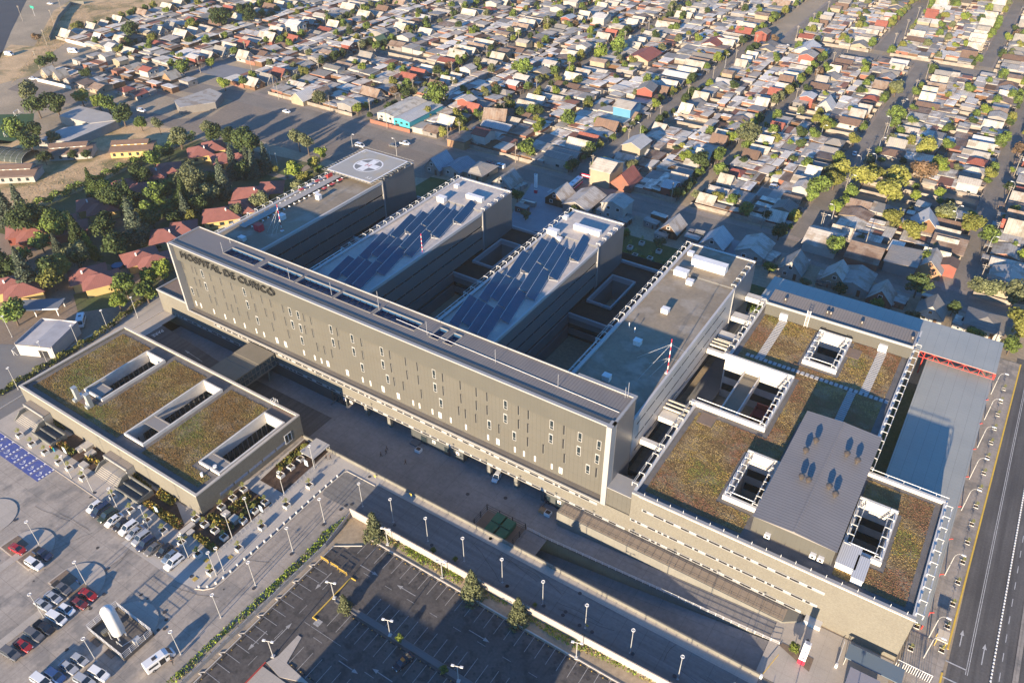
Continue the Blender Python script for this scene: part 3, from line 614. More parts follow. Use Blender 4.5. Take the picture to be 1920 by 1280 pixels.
# solar strips
pvm = mat("solar_cells", (.012, .042, .082), (.010, .033, .066), scale=.4, rough=.12, obj=True, stripe=(1, 1.02, .05, 2.0), stripe2=(0, .655, .03, 1.8), spec=.8)
alu = mat("aluminium", (.55, .55, .55), rough=.4, metal=.3)
def strip(xa, ya, L_, dx, label):
    """tilted row: starts at (xa,ya), runs towards +y leaning to -x"""
    ang = math.atan2(-dx, 1.0); t = thing("solar_array", label, "solar panels", (xa, ya, WZ-.35), "solar panel rows on the wing roofs", rz=-ang*-1)
    W_, h0, h1 = 2.35, .3, 1.45; Wd = 2.62
    b_ = MB(); n = max(2, int(L_/1.05)); Lr = L_
    b_.add([(0, 0, h1), (Wd, 0, h0), (Wd, Lr, h0), (0, Lr, h1), (0, 0, h1-.06), (Wd, 0, h0-.06), (Wd, Lr, h0-.06), (0, Lr, h1-.06)], [(0, 1, 2, 3), (7, 6, 5, 4), (0, 4, 5, 1), (1, 5, 6, 2), (2, 6, 7, 3), (3, 7, 4, 0)])
    o = bpy.data.objects.new("panels", b_.mesh("panels", pvm)); C.objects.link(o); o.parent = t
    f_ = MB()
    f_.tube((0, 0, h1+.02), (0, Lr, h1+.02), .06, 4); f_.tube((Wd, 0, h0), (Wd, Lr, h0), .05, 4)
    y = 0
    while y <= Lr+.01:
        f_.tube((0, y, h1-.1), (0, y, 0), .05, 4); f_.tube((Wd, y, h0), (Wd, y, 0), .05, 4); f_.tube((-.1, y, .04), (Wd+.3, y, .04), .06, 4); f_.tube((0, y, .1), (Wd, y, h0), .04, 4); y += Lr/max(1, round(Lr/4.5))
    o = bpy.data.objects.new("support_frame", f_.mesh("support_frame", alu)); C.objects.link(o); o.parent = t
    return t
DX = .232
def segs(x0, sgs, wl_, col):
    for i, (ya, yb) in enumerate(sgs):
        x = x0-DX*(ya-133)
        t = strip(x, ya, (yb-ya-.35)*math.sqrt(1+DX*DX), DX, f"blue solar row on {wl_}, {col} strip from left, {('near','second','third','far')[i]} section")
        t.rotation_euler.z = math.atan(DX)
W3 = "wing beside grey wing"; W2 = "wing beside helipad wing"
for x0, s_, c_ in ((-108.4, [(133, 147.2)], "first"), (-105.3, [(135, 146.6), (147, 161.5)], "second"), (-102.2, [(133, 146), (149, 161), (161.2, 175.8)], "third"), (-99.1, [(133, 147), (147.2, 161.3), (166, 185.4)], "fourth"), (-95.9, [(141.8, 156.8), (157, 172), (172.2, 187.6)], "fifth"), (-92.8, [(154.8, 170.2), (170.4, 185.2)], "sixth"), (-89.9, [(167.2, 184.4)], "seventh"), (-87.0, [(179.5, 194.4)], "eighth")):
    segs(x0, s_, W3, c_)
for x0, s_, c_ in ((-152.6, [(133, 144.8)], "first"), (-149.4, [(135.5, 146), (146.2, 161.3)], "second"), (-146.2, [(133, 146), (149, 161), (161.2, 175.8)], "third"), (-143.1, [(133, 147), (147.2, 161.3), (166, 179.5)], "fourth"), (-139.9, [(142.2, 157), (157.2, 172), (172.2, 187)], "fifth"), (-136.8, [(154.8, 170), (170.2, 186)], "sixth"), (-133.8, [(168.4, 186.3)], "seventh"), (-130.9, [(179.7, 194.7)], "eighth")):
    segs(x0, s_, W2, c_)
# helipad
hp = thing("helipad", "square helipad with white cross and red H on the left wing's far end", "helipad", (-192.4, 195.5, WZ))
HZ = 24.3
b = MB(); b.box(-203, 185.1, HZ-.4, -181.9, 206, HZ); b.build("deck", mat("helipad_deck", (.37, .35, .31), (.33, .315, .285), scale=.12, fine=.05, c3=(.38, .33, .25), s3=.15), hp)
b = MB(); z = HZ+.015
for q in ((-203, 185.1, -181.9, 185.6), (-203, 205.5, -181.9, 206), (-203, 185.6, -202.5, 205.5), (-182.4, 185.6, -181.9, 205.5)): b.quad((q[0], q[1], z), (q[2], q[1], z), (q[2], q[3], z), (q[0], q[3], z))
cx, cy = -192.3, 195.6; n = 48
for i in range(n):
    a0, a1 = 2*math.pi*i/n, 2*math.pi*(i+1)/n
    b.quad((cx+5.0*math.cos(a0), cy+5.0*math.sin(a0), z), (cx+5.55*math.cos(a0), cy+5.55*math.sin(a0), z), (cx+5.55*math.cos(a1), cy+5.55*math.sin(a1), z), (cx+5.0*math.cos(a1), cy+5.0*math.sin(a1), z))
b.build("deck_markings", white, hp)
b = MB(); n = 40; b.add([(cx, cy, HZ+.01)]+[(cx+5.0*math.cos(2*math.pi*i/n), cy+5.0*math.sin(2*math.pi*i/n), HZ+.01) for i in range(n)], [(0, i+1, (i+1) % n+1) for i in range(n)]); b.build("deck_disc", mat("disc_grey", (.20, .20, .195), fine=.05), hp)
b = MB(); z = HZ+.03; b.quad((cx-1.5, cy-4.7, z), (cx+1.5, cy-4.7, z), (cx+1.5, cy+4.7, z), (cx-1.5, cy+4.7, z)); b.quad((cx-4.7, cy-1.5, z), (cx-1.5, cy-1.5, z), (cx-1.5, cy+1.5, z), (cx-4.7, cy+1.5, z)); b.quad((cx+1.5, cy-1.5, z), (cx+4.7, cy-1.5, z), (cx+4.7, cy+1.5, z), (cx+1.5, cy+1.5, z)); b.build("cross_marking", white, hp)
b = MB(); z = HZ+.05
for q in ((-.9, -1.1, -.6, 1.1), (.6, -1.1, .9, 1.1), (-.6, -.15, .6, .15)): b.quad((cx+q[0], cy+q[1], z), (cx+q[2], cy+q[1], z), (cx+q[2], cy+q[3], z), (cx+q[0], cy+q[3], z))
b.build("letter_h", redpaint, hp)
text_part("13", "weight_number", 1.9, .01, Matrix.Translation((-200.9, 204.6, HZ+.03)) @ Matrix.Rotation(R(180), 4, 'Z'), white, hp)
text_part("5.2", "weight_number", 1.9, .01, Matrix.Translation((-186.2, 187.0, HZ+.03)) @ Matrix.Rotation(0, 4, 'Z'), white, hp)
b = MB()
for i in range(15):
    t = i/14
    for (x, y, dx, dy) in ((-203, 185.1+20.9*t, -1.5, 0), (-181.9, 185.1+20.9*t, 1.5, 0), (-203+21.1*t, 206, 0, 1.5), (-203+21.1*t, 185.1, 0, -1.3)):
        b.tube((x, y, HZ-.15), (x+dx, y+dy, HZ+.05), .07, 4)
for q in (((-204.5, 184), (-204.5, 207.5)), ((-204.5, 207.5), (-180.4, 207.5)), ((-180.4, 207.5), (-180.4, 184)), ((-204.5, 184), (-180.4, 184))):
    b.tube((*q[0], HZ+.05), (*q[1], HZ+.05), .06, 4)
for x in range(-201, -182, 4):
    for y in (187, 195, 204): b.tube((x, y, WZ), (x, y, HZ-.4), .18, 6)
b.build("safety_net_frame", mat("net_frame_metal", (.28, .27, .25), rough=.5), hp)
b = MB(); b.box(-198.9, 140, WZ+.6, -196.0, 185.0, WZ+.75); b.build("access_walkway", mat("walkway_grating", (.36, .33, .29), (.32, .30, .27), scale=.3, stripe=(1, 2, .05, .8)), hp)
b = MB()
for i in range(19):
    y = 142+i*2.35
    for x in (-199.6, -195.4): b.box(min(x, x+.5), y, WZ+.3, max(x, x+.5)+.2, y+.25, WZ+.6); b.tube((x, y, WZ-.4), (x, y, WZ+.7), .05, 4)
b.build("walkway_brackets", white, hp)
b = MB()
for i, (x, y) in enumerate(((-201.0, 170), (-201, 174), (-201, 178), (-194.6, 171), (-194.6, 175), (-194.6, 179), (-194.6, 183), (-201, 183))): b.box(x-.7, y-.9, WZ+.5, x+.7, y+.9, WZ+.58, i % 2 if i < 4 else 0)
b.box(-199.2, 181, WZ+.7, -198.7, 183.5, WZ+2.0)
b.build("marker_panels", [redpaint, white], hp)
# ================================================================ scatter helper for low planting
nprng = np.random.default_rng(5)
def tufts(name, rects, density, size, h, m_list, weights, parent=None, z=0.0, label=None, cat=None, holes=(), kind=None):
    """thousands of small leaf blades standing on a flat area"""
    P_ = []
    for (x0, y0, x1, y1) in rects:
        n = int((x1-x0)*(y1-y0)*density); p = nprng.random((n, 2))*[x1-x0, y1-y0]+[x0, y0]; P_.append(p)
    P_ = np.concatenate(P_)
    for (x0, y0, x1, y1) in holes: P_ = P_[~((P_[:, 0] > x0) & (P_[:, 0] < x1) & (P_[:, 1] > y0) & (P_[:, 1] < y1))]
    n = len(P_); a = nprng.random(n)*6.283; s = size*(.5+nprng.random(n)); hh = h*(.3+nprng.random(n))
    dx, dy = np.cos(a)*s/2, np.sin(a)*s/2; lx, ly = -np.sin(a)*s*.5, np.cos(a)*s*.5
    V = np.zeros((n, 4, 3)); off = np.array(WL.get(parent.name, (0, 0, 0))) if parent else np.zeros(3)
    V[:, 0] = np.stack([P_[:, 0]-dx, P_[:, 1]-dy, np.full(n, z)], 1); V[:, 1] = np.stack([P_[:, 0]+dx, P_[:, 1]+dy, np.full(n, z)], 1)
    V[:, 2] = np.stack([P_[:, 0]+dx*.8+lx, P_[:, 1]+dy*.8+ly, z+hh], 1); V[:, 3] = np.stack([P_[:, 0]-dx*.8+lx, P_[:, 1]-dy*.8+ly, z+hh], 1)
    # patchy choice of colour from low-frequency waves
    ph = np.sin(P_[:, 0]*.31+1.3*np.sin(P_[:, 1]*.23))+np.sin(P_[:, 1]*.37+P_[:, 0]*.11+2)+nprng.normal(0, .42, n)+1.1*np.sin(P_[:, 0]*.13+P_[:, 1]*.19)+.9*np.sin(P_[:, 0]*.9+np.sin(P_[:, 1]*1.1)*2)*np.sin(P_[:, 1]*.8)
    q = np.argsort(np.argsort(ph))/n; mi = np.searchsorted(np.cumsum(weights)/sum(weights), q).clip(0, len(m_list)-1).astype(np.int32)
    V -= off
    o = np_obj(name, V.reshape(-1, 3), n, m_list, parent, mi)
    if label: tag(o, label, cat)
    if kind: o['kind'] = kind
    return o
sed = [mat("sedum_rust", (.19, .105, .03)), mat("sedum_brown", (.165, .11, .035)), mat("sedum_straw", (.29, .205, .07)), mat("sedum_olive", (.19, .15, .03)), mat("sedum_green", (.135, .15, .03))]
sedr = [mat("sedum_dark_red", (.24, .115, .06)), mat("sedum_brown2", (.22, .145, .065)), mat("sedum_tan", (.36, .26, .11)), mat("sedum_ochre", (.34, .235, .06)), mat("sedum_green2", (.19, .19, .04))]
# ================================================================ ENTRANCE BUILDING (left, sedum roof with three light slots)
eb = thing("entrance_building", "low cream building at left with sedum roof cut by three long white light slots", "building", (-168, 80, 0))
EX0, EX1, EY0, EY1, EZ = -205.5, -131.4, 63.2, 96.6, 7.0
SL = [(-189.0, 72.1, -180.8, 92.4), (-164.3, 67.2, -156.6, 92.6), (-140.0, 71.0, -132.4, 92.5)]
b = MB(); t_ = .6
b.box(EX0, EY0, 0, EX1, EY0+t_, EZ-.35); b.box(EX0, EY1-t_, -4, EX1, EY1, EZ-.35); b.box(EX0, EY0+t_, 0, EX0+t_, EY1-t_, EZ-.35); b.box(EX1-t_, EY0+t_, -4, EX1, EY1-t_, EZ-.35)
b.build("wall", cream, eb)
b = MB(); b.box(EX0-.05, EY0-.05, EZ-.35, EX1+.05, EY0+t_, EZ); b.box(EX0-.05, EY1-t_, EZ-.35, EX1+.05, EY1+.05, EZ); b.box(EX0-.05, EY0+t_, EZ-.35, EX0+t_, EY1-t_, EZ); b.box(EX1-t_, EY0+t_, EZ-.35, EX1+.05, EY1-t_, EZ)
b.build("coping", mat("coping_stone", (.50, .45, .38), (.44, .40, .34), scale=.5), eb)
b = MB(); b.grid_holes(EX0+t_, EY0+t_, EX1-t_, EY1-t_, EZ-.8, [(a-.2, c_-.2, d+.2, e+.2) for a, c_, d, e in SL]); b.build("roof", gravel, eb)
b = MB(); b.grid_holes(EX0+2.2, EY0+2.4, EX1-2.4, EY1-2.4, EZ-.74, [(a-1.0, c_-1.6, d+1.3, e+2.4) for a, c_, d, e in SL]+[(-140.5, 92, -131, 96)]); b.build("planting_bed", sedum, eb)
tufts("planting", [(EX0+2.2, EY0+2.4, EX1-2.4, EY1-2.4)], 36, .22, .08, sed, [3, 4, 2.2, 3, 1.6], eb, EZ-.76, holes=[(a-1.0, c_-1.6, d+1.3, e+2.4) for a, c_, d, e in SL]+[(-140.5, 92, -131, 96)], kind='stuff')
for q in ((-140.2, 92.9, EZ-.75, -132.2, 95.9, EZ-.5), (-187.5, 68.6, EZ-.72, -182.5, 71.6, EZ-.66)): MB().box(*q).build("service_deck", brownroof, eb)
for i, (x0, y0, x1, y1) in enumerate(SL):
    s_ = thing("light_slot", "", "") if False else None
    b = MB(); w2 = .45
    b.box(x0, y0, EZ-1, x1, y0+w2, EZ+.05); b.box(x0, y1-w2, EZ-1, x1, y1, EZ+.05); b.box(x0, y0+w2, EZ-1, x0+w2, y1-w2, EZ+.05); b.box(x1-w2, y0+w2, EZ-1, x1, y1-w2, EZ+.05)
    ls = b.build("light_slot", whitewall, eb)
    b = MB(); b.box(x0+.02, y0+.02, 0, x1-.02, y0+w2-.02, EZ-1); b.box(x0+.02, y1-w2+.02, 0, x1-.02, y1-.02, EZ-1); b.box(x0+.02, y0+w2, 0, x0+w2-.03, y1-w2, EZ-1); b.build("slot_wall", whitewall, ls)
    b = MB(); b.box(x0+.5, y1-w2-.1, 0, x1-w2, y1-w2+.01, 3.4); b.box(x0+w2-.02, y0+w2+4, .0, x0+w2+.06, y1-w2-.1, 3.6); b.build("glazing", dglass, ls)
    b = MB(); y = y0+1
    while y < y1-1: b.box(x0+w2+.06, y, 0, x0+w2+.14, y+.35, 3.7); y += 1.6
    b.build("mullions", mat("slot_mullion", (.16, .15, .14)), ls)
    b = MB(); b.box(x0+w2, y0+w2, .05, x1-w2, y1-w2, .1); b.build("patio_floor", mat("patio_tile", (.30, .25, .2)), ls)
for (x0, y0, x1, y1) in ((-188.3, 72.6, -182.4, 76.6), (-163.6, 72.7, -157.3, 76.1), (-139.4, 71.6, -133.0, 75.2)):
    MB().box(x0, y0, EZ-.5, x1, y1, EZ-.35).box(x0, y1-.3, EZ-.35, x1, y1, EZ-.22).build("slot_cover", mat("slot_cover_metal", (.25, .23, .205), rough=.5), eb)
# east face windows
for i in range(5):
    y = 69+i*4.6; MB().box(EX1-.02, y, 1.6, EX1+.04, y+4.1, 2.5).box(EX1+.0, y+2, 1.6, EX1+.06, y+2.08, 2.5).build("window", mat("window_blue", (.14, .18, .26), rough=.15, spec=.7), eb)
k = MB(); k.box(EX1, 90.4, 1.2, EX1+.06, 92.8, 4.2); o_ = k.build("window", white, eb); MB().box(EX1+.05, 90.6, 1.4, EX1+.09, 91.5, 4.0).box(EX1+.05, 91.7, 1.4, EX1+.09, 92.6, 4.0).build("pane", dglass, o_)
k = MB()
for y in (61, 63.2):
    k.tube((EX0+1, 62.6, 0), (EX1, 62.6, .0), .02, 3)
# ducts on roof
dct = mat("duct_steel", (.42, .44, .42), rough=.4, metal=.4)
for q0, q1, lb in (((640, 800), (700, 895), "first"), ((750, 865), (810, 955), "second")):
    x, y = G(q1[0]/4.74, 560+q1[1]/4.74, EZ-.7)
    MB().rbox(x, y, EZ-.7, 1.3, 1.1, 4.2).rbox(x, y, EZ+3.5, 1.5, 1.3, .12).rbox(x, y-.9, EZ-.7, 1.2, .9, .8).build("air_duct", dct, eb)
x, y = G(151, 745, EZ-.7); MB().tube((x, y, EZ-.7), (x, y, EZ+.4), .8, 12).tube((x+4.5, y-.3, EZ-.7), (x+4.5, y-.3, EZ+.4), .8, 12).build("roof_fan", white, eb)
x, y = G(373, 897, EZ-.7)
MB().tube((x, y+1, EZ-.7), (x, y+1, EZ+.4), .35, 8).build("roof_vent", white, eb)
x, y = G(404, 877, EZ-.5); MB().tube((x, y, EZ-.7), (x, y, EZ+.3), .5, 10).build("roof_fan", white, eb)
k = MB(); x, y = G(515, 750, EZ)
for i in range(3): k.path([(x+i*.7, 96.0, EZ-.6), (x+i*.7, 96.0, EZ+1.1), (x+i*.7, 97.0, EZ+1.1), (x+i*.7, 97.0, EZ-2)], .05, 5)
k.build("roof_ladder", white, eb)
# entrance porches and ramps on the south side
steps_m = mat("step_stone", (.42, .38, .32), (.36, .33, .28), scale=.4)
porch_m = mat("porch_concrete", (.15, .15, .135), (.12, .12, .11), scale=.4, fine=.08)
for i, (xc, lbl) in enumerate(((-197.6, "grey entrance portal with steps at the far left end of the sedum-roofed building"), (-161.3, "grey entrance portal with steps at the middle of the sedum-roofed building front"))):
    t = thing("entrance_portal", lbl, "entrance", (xc, 61, 0), "entrance portals")
    b = MB(); b.box(xc-4.8, 61.3, 3.0, xc+4.8, 63.15, 3.3); b.build("canopy", mat("portal_top", (.28, .24, .20), stripe=(0, .8, .1, .7)), t)
    b = MB(); b.box(xc-4.8, 61.0, 0, xc-4.4, 63.15, 3.0); b.box(xc+4.4, 61.0, 0, xc+4.8, 63.15, 3.0); b.box(xc-4.8, 61.0, 2.75, xc+4.8, 61.29, 3.35); b.build("portal_frame", frame_w, t)
    b = MB()
    for s in range(6): b.box(xc-4.3, 57.3+s*.42, 0, xc+4.3, 57.72+s*.42+(3.6 if s == 5 else 0), .17*(s+1))
    b.build("steps", steps_m, t)
    b = MB()
    for u in (-4.8, 4.4): b.add([(xc+u, 57.2, 0), (xc+u, 61, 0), (xc+u, 61, 2.1), (xc+u, 59.4, 2.0), (xc+u+.4, 57.2, 0), (xc+u+.4, 61, 0), (xc+u+.4, 61, 2.1), (xc+u+.4, 59.4, 2.0)], [(0, 1, 2, 3), (7, 6, 5, 4), (0, 3, 7, 4), (3, 2, 6, 7)])
    b.build("wing_wall", porch_m, t)
    b = MB(); x0 = xc+5.0; x1 = xc+14.3
    b.box(x0, 56.8, 0, x1, 57.1, 1.35); b.box(x0, 60.9, 0, x1, 61.2, 1.8); b.box(x1-.3, 57.1, 0, x1, 60.9, 1.6); b.box(x0+.6, 58.9, 0, x1-1.2, 59.2, 1.4); b.box(x0, 57.1, 0, x1-.3, 60.9, .3); b.build("access_ramp", porch_m, t)
# sidewalk plaza south + east of the entrance building, planting beds, lawn beds
b = MB(); b.sheet([(-206, 52.8), (-124.5, 52.8), (-120.8, 55), (-120.8, 62), (-125.5, 62.8), (-206, 62.8)], .10); b.box(-206, 52.6, .0, -124.5, 52.8, .14)
E1 = [(-131.2, 58), (-125.5, 58), (-117.5, 62), (-111.8, 90), (-111.8, 95.2), (-131.2, 95.2)]
struct(b, "front_plaza", pavement)
b = MB(); b.sheet([G(*K3(*q)) for q in ((140, 1200), (280, 1255), (400, 1240), (500, 1165), (660, 1020), (860, 840), (1060, 660), (1240, 495), (1430, 335), (1660, 455), (1900, 480), (1320, 190), (1130, 80), (770, 370), (0, 700), (-300, 900))], .07)
struct(b, "bollard_promenade", mat("promenade_concrete", (.45, .41, .355), (.39, .355, .31), scale=.12, fine=.07, stripe=(0, 3.2, .06, .84), stripe2=(1, 3.2, .06, .84)))
k = MB(); pts = [G(*K3(*q)) for q in ((270, 1252), (340, 1262), (420, 1245), (500, 1185), (660, 1045), (860, 862), (1060, 680), (1240, 512), (1430, 350), (1450, 345), (1665, 458))]
for a, c_ in zip(pts, pts[1:]): k.tube((*a, .1), (*c_, .1), .12, 4)
tag(k.build("kerb", mat("kerb_stone", (.5, .46, .4))), "curved pale kerb edging the bollard promenade", "kerb")
beds = []
def bed(pts, m_, z=.14, T=K3):
    b = MB(); b.sheet([G(*T(*q)) for q in pts], z); return b
b = bed(((775, 415), (1115, 100), (1300, 195), (950, 515)), mulch, .12)
for pts in (((640, 455), (865, 590), (440, 955), (250, 850), (140, 800)), ((0, 560), (130, 600), (190, 760), (150, 800), (-20, 690))):
    b.sheet([G(*K3(*q)) for q in pts], .124+.004*len(pts))
for i_, pts in enumerate((((560, 110), (700, 50), (940, 250), (945, 310), (830, 400), (600, 250), (470, 170)), ((1180, 420), (1370, 560), (1560, 700), (1640, 870), (1380, 680)), ((1250, 680), (1380, 600), (1640, 870), (1590, 920)))):
    b.sheet([G(*K1(*q)) for q in pts], .15+.006*i_)
struct(b, "mulch_beds", mulch)
yg = [mat("shrub_olive", (.16, .13, .03)), mat("shrub_green", (.10, .125, .025)), mat("shrub_gold", (.30, .22, .04)), mat("shrub_rust", (.20, .10, .04))]
def polytufts(name, polys, density, size, h, mats_, w_, z=.12, label=None, cat=None, kind='stuff'):
    P_ = []
    for pl in polys:
        xs = [p[0] for p in pl]; ys = [p[1] for p in pl]; n = int((max(xs)-min(xs))*(max(ys)-min(ys))*density)
        pts = nprng.random((n, 2))*[max(xs)-min(xs), max(ys)-min(ys)]+[min(xs), min(ys)]
        ins = np.zeros(n, bool); j = len(pl)-1
        for i in range(len(pl)):
            xi, yi = pl[i]; xj, yj = pl[j]; c_ = ((yi > pts[:, 1]) != (yj > pts[:, 1])) & (pts[:, 0] < (xj-xi)*(pts[:, 1]-yi)/((yj-yi) or 1e-9)+xi); ins ^= c_; j = i
        P_.append(pts[ins])
    P_ = np.concatenate(P_); n = len(P_); a = nprng.random(n)*6.283; s = size*(.5+nprng.random(n)); z0 = z+h*nprng.random(n)*.7; hh = h*(.3+nprng.random(n)*.6)
    dx, dy = np.cos(a)*s/2, np.sin(a)*s/2; lx, ly = -np.sin(a)*s*.6, np.cos(a)*s*.6
    V = np.zeros((n, 4, 3)); V[:, 0] = np.stack([P_[:, 0]-dx, P_[:, 1]-dy, z0], 1); V[:, 1] = np.stack([P_[:, 0]+dx, P_[:, 1]+dy, z0], 1)
    V[:, 2] = np.stack([P_[:, 0]+dx+lx, P_[:, 1]+dy+ly, z0+hh], 1); V[:, 3] = np.stack([P_[:, 0]-dx+lx, P_[:, 1]-dy+ly, z0+hh], 1)
    ph = np.sin(P_[:, 0]*.5+1.3*np.sin(P_[:, 1]*.4))+nprng.normal(0, .9, n); q = np.argsort(np.argsort(ph))/n
    mi = np.searchsorted(np.cumsum(w_)/sum(w_), q).clip(0, len(mats_)-1).astype(np.int32)
    o = np_obj(name, V.reshape(-1, 3), n, mats_, None, mi)
    if kind: o['kind'] = kind
    if label: o['label'] = label; o['category'] = cat
    return o
PB = [[G(*K3(*q)) for q in pts] for pts in (((900, 315), (1125, 130), (1160, 150), (945, 335)), ((360, 715), (415, 672), (580, 785), (535, 820)), ((530, 640), (680, 520), (720, 550), (580, 680)), ((615, 680), (765, 550), (800, 570), (655, 700)), ((255, 860), (300, 830), (460, 940), (410, 980)), ((0, 490), (130, 590), (85, 620), (0, 560)), ((0, 640), (180, 760), (130, 800), (0, 710)))]
PB += [[G(*K1(*q)) for q in pts] for pts in (((495, 160), (530, 115), (690, 230), (640, 265)), ((760, 290), (800, 270), (910, 330), (870, 350)), ((1170, 440), (1200, 420), (1350, 540), (1310, 560)), ((1385, 620), (1430, 570), (1575, 660), (1525, 710)), ((1270, 690), (1320, 660), (1640, 860), (1590, 910)), ((480, -40), (600, 0), (590, 40), (510, 10)))]
polytufts("bed_shrubs", PB, 26, .34, .7, yg, [3, 3, 2, 1], label="low olive and gold shrubs in the dark mulch beds", cat="shrubs")
PB = [[G(*K5(*q)) for q in pts] for pts in (((60, 800), (180, 870), (700, 1180), (640, 1170), (140, 925), (20, 850)),)]+[[G(*K6(*q)) for q in pts] for pts in (((0, 60), (120, 150), (380, 290), (350, 340), (0, 140)), ((510, 360), (640, 420), (660, 470), (520, 420)), ((800, 520), (1040, 600), (1380, 790), (1700, 960), (1560, 960), (1300, 830), (1030, 720), (800, 570)))]+[[G(*K3(*q)) for q in pts] for pts in (((850, 1280), (1200, 950), (1300, 880), (1470, 720), (1440, 700), (1250, 830), (1210, 900), (1180, 960), (800, 1280)),)]+[[G(*K4(*q)) for q in pts] for pts in (((380, 690), (560, 540), (1060, 70), (1000, 60), (540, 500), (340, 680), (40, 960), (120, 960)),)]
polytufts("verge_grass", PB, 15, .26, .34, [mat("lime_grass", (.20, .26, .03)), mat("mid_grass", (.12, .17, .025)), mat("straw_grass", (.3, .24, .09))], [3, 3, 1], label="lush green weeds along the boundary wall and car park edge", cat="weeds")
polytufts("dry_grass_tufts", [[G(*Z1(*q)) for q in ((-100, 1100), (280, 960), (600, 900), (800, 880), (600, 990), (280, 1130), (0, 1240), (-100, 1270))], [G(*Z1(*q)) for q in ((70, 460), (180, 290), (300, 80), (420, 20), (900, 0), (600, 150), (400, 220), (230, 340))]], 1.6, .38, .14, [mat("straw_tuft", (.55, .38, .19)), mat("brown_tuft", (.30, .20, .10)), mat("olive_tuft", (.20, .18, .07))], [5, 3, 1.5], z=0, label="dry straw-coloured grass covering the slopes at far left", cat="grass")
# low concrete wall between the asphalt car park and the lamp road
def lowwall(pts, h, th, label, m_):
    t = thing("boundary_wall", label, "wall", (*pts[0], 0)); b = MB()
    for a, c_ in zip(pts, pts[1:]):
        d = Vector((c_[0]-a[0], c_[1]-a[1], 0)).normalized(); n_ = (-d.y*th/2, d.x*th/2)
        b.prism([(a[0]-n_[0], a[1]-n_[1]), (c_[0]-n_[0], c_[1]-n_[1]), (c_[0]+n_[0], c_[1]+n_[1]), (a[0]+n_[0], a[1]+n_[1])], 0, h)
    b.build("wall_face", m_, t)
    k = MB(); 
    for a, c_ in zip(pts, pts[1:]):
        L_ = math.hypot(c_[0]-a[0], c_[1]-a[1]); n = int(L_/2.2)
        for i in range(n+1): x, y = a[0]+(c_[0]-a[0])*i/max(n, 1), a[1]+(c_[1]-a[1])*i/max(n, 1); k.box(x-.05, y-.05, h, x+.05, y+.05, h+.5)
    k.build("fence_stub", darkmetal, t)
lowwall([(-101.6, 82.6), (-50, 82.9), (-20, 83.6), (0, 84.0)], 2.6, .25, "pale painted wall between the asphalt car park and the lamp road", mat("painted_wall", (.42, .36, .30), (.36, .31, .27), scale=.6, fine=.1))
lowwall([(-101.6, 82.4), (-100.0, 72.5), (-100.1, 40), (-100.4, 5)], 1.3, .25, "long weathered grey concrete wall between the two car parks", mat("weathered_wall", (.26, .25, .23), (.34, .32, .3), scale=.7, fine=.2))
# ================================================================ LINK BRIDGE
lb = thing("link_bridge", "covered glazed bridge joining the sedum-roofed entrance building to the cream podium", "bridge", (-163, 105, 0))
BX0, BX1 = -169.3, -158.9
b = MB(); b.box(BX0, 96.7, 4.6, BX1, 104.0, 5.0); b.box(BX0, 107.0, 4.6, BX1, 113.2, 5.0); b.box(BX0+.1, 104.0, 4.5, BX1-.1, 107.0, 4.9)
b.build("roof", mat("bridge_roof", (.22, .19, .14), (.19, .165, .12), scale=.3, fine=.08), lb)
b = MB(); b.box(BX0+.3, 96.7, 0.2, BX1-.3, 113.2, .8); b.build("deck", wall_gr, lb)
b = MB(); b.box(BX1-.35, 96.7, .8, BX1-.3, 113.2, 4.6); b.box(BX0+.3, 96.7, .8, BX0+.35, 113.2, 4.6); b.build("glazing", glass("bridge_glass", (.04, .07, .08)), lb)
b = MB()
for i in range(12): b.box(BX1-.3, 97+i*1.45, .8, BX1-.2, 97.15+i*1.45, 4.6)
b.box(BX1-.3, 96.7, 2.5, BX1-.22, 113.2, 2.65); b.tube((BX1-.2, 98, .8), (BX1-.2, 101, 4.5), .1, 4); b.tube((BX1-.2, 104, .8), (BX1-.2, 101, 4.5), .1, 4); b.tube((BX1-.2, 106, .8), (BX1-.2, 109, 4.5), .1, 4); b.tube((BX1-.2, 112, .8), (BX1-.2, 109, 4.5), .1, 4)
b.box(BX0+.1, 103.8, 4.98, BX1-.1, 104.0, 5.1); b.build("steel_frame", mat("bridge_frame", (.20, .19, .16), rough=.5), lb)
b = MB()
for x in (BX0+1, BX1-1.6):
    for y in (99, 110): b.box(x, y, -4, x+.6, y+.6, .2)
b.build("column", wall_gr, lb)
# ================================================================ OUTPATIENT BUILDING (right)
od = thing("outpatient_building", "large low cream building at right with reddish sedum roof, light wells and plant house", "hospital building", (-14, 160, 0))
DZ, DX0, DX1, DXN = 13.8, -43.8, 15.5, -1.6
WLS = [(-25.8, 124.0, -19.2, 139.0), (-0.2, 124.0, 6.4, 138.4), (-25.4, 181.2, -17.8, 195.8), (-44.0, 149.6, -26.3, 171.4)]
b = MB(); b.box(DX0, 113.68, 0, DX1, 114.3, DZ-.5); b.build("wall", cream, od)
b = MB(); b.box(DX1-.4, 114.3, 0, DX1, 148.0, DZ-.6); b.box(DXN-.4, 148.4, 0, DXN, 213, DZ-.6); b.box(DX0, 114.3, 0, DX0+.4, 149.4, DZ-.6); b.box(DX0, 171.6, 0, DX0+.4, 204, DZ-.6); b.box(DXN-.4, 148.0, 0, DX1, 148.4, DZ-.6)
b.build("side_wall", whitewall, od)
b = MB(); b.box(DX0, 113.66, DZ-.5, DX1+.05, 114.5, DZ); b.build("coping", frame_w, od)
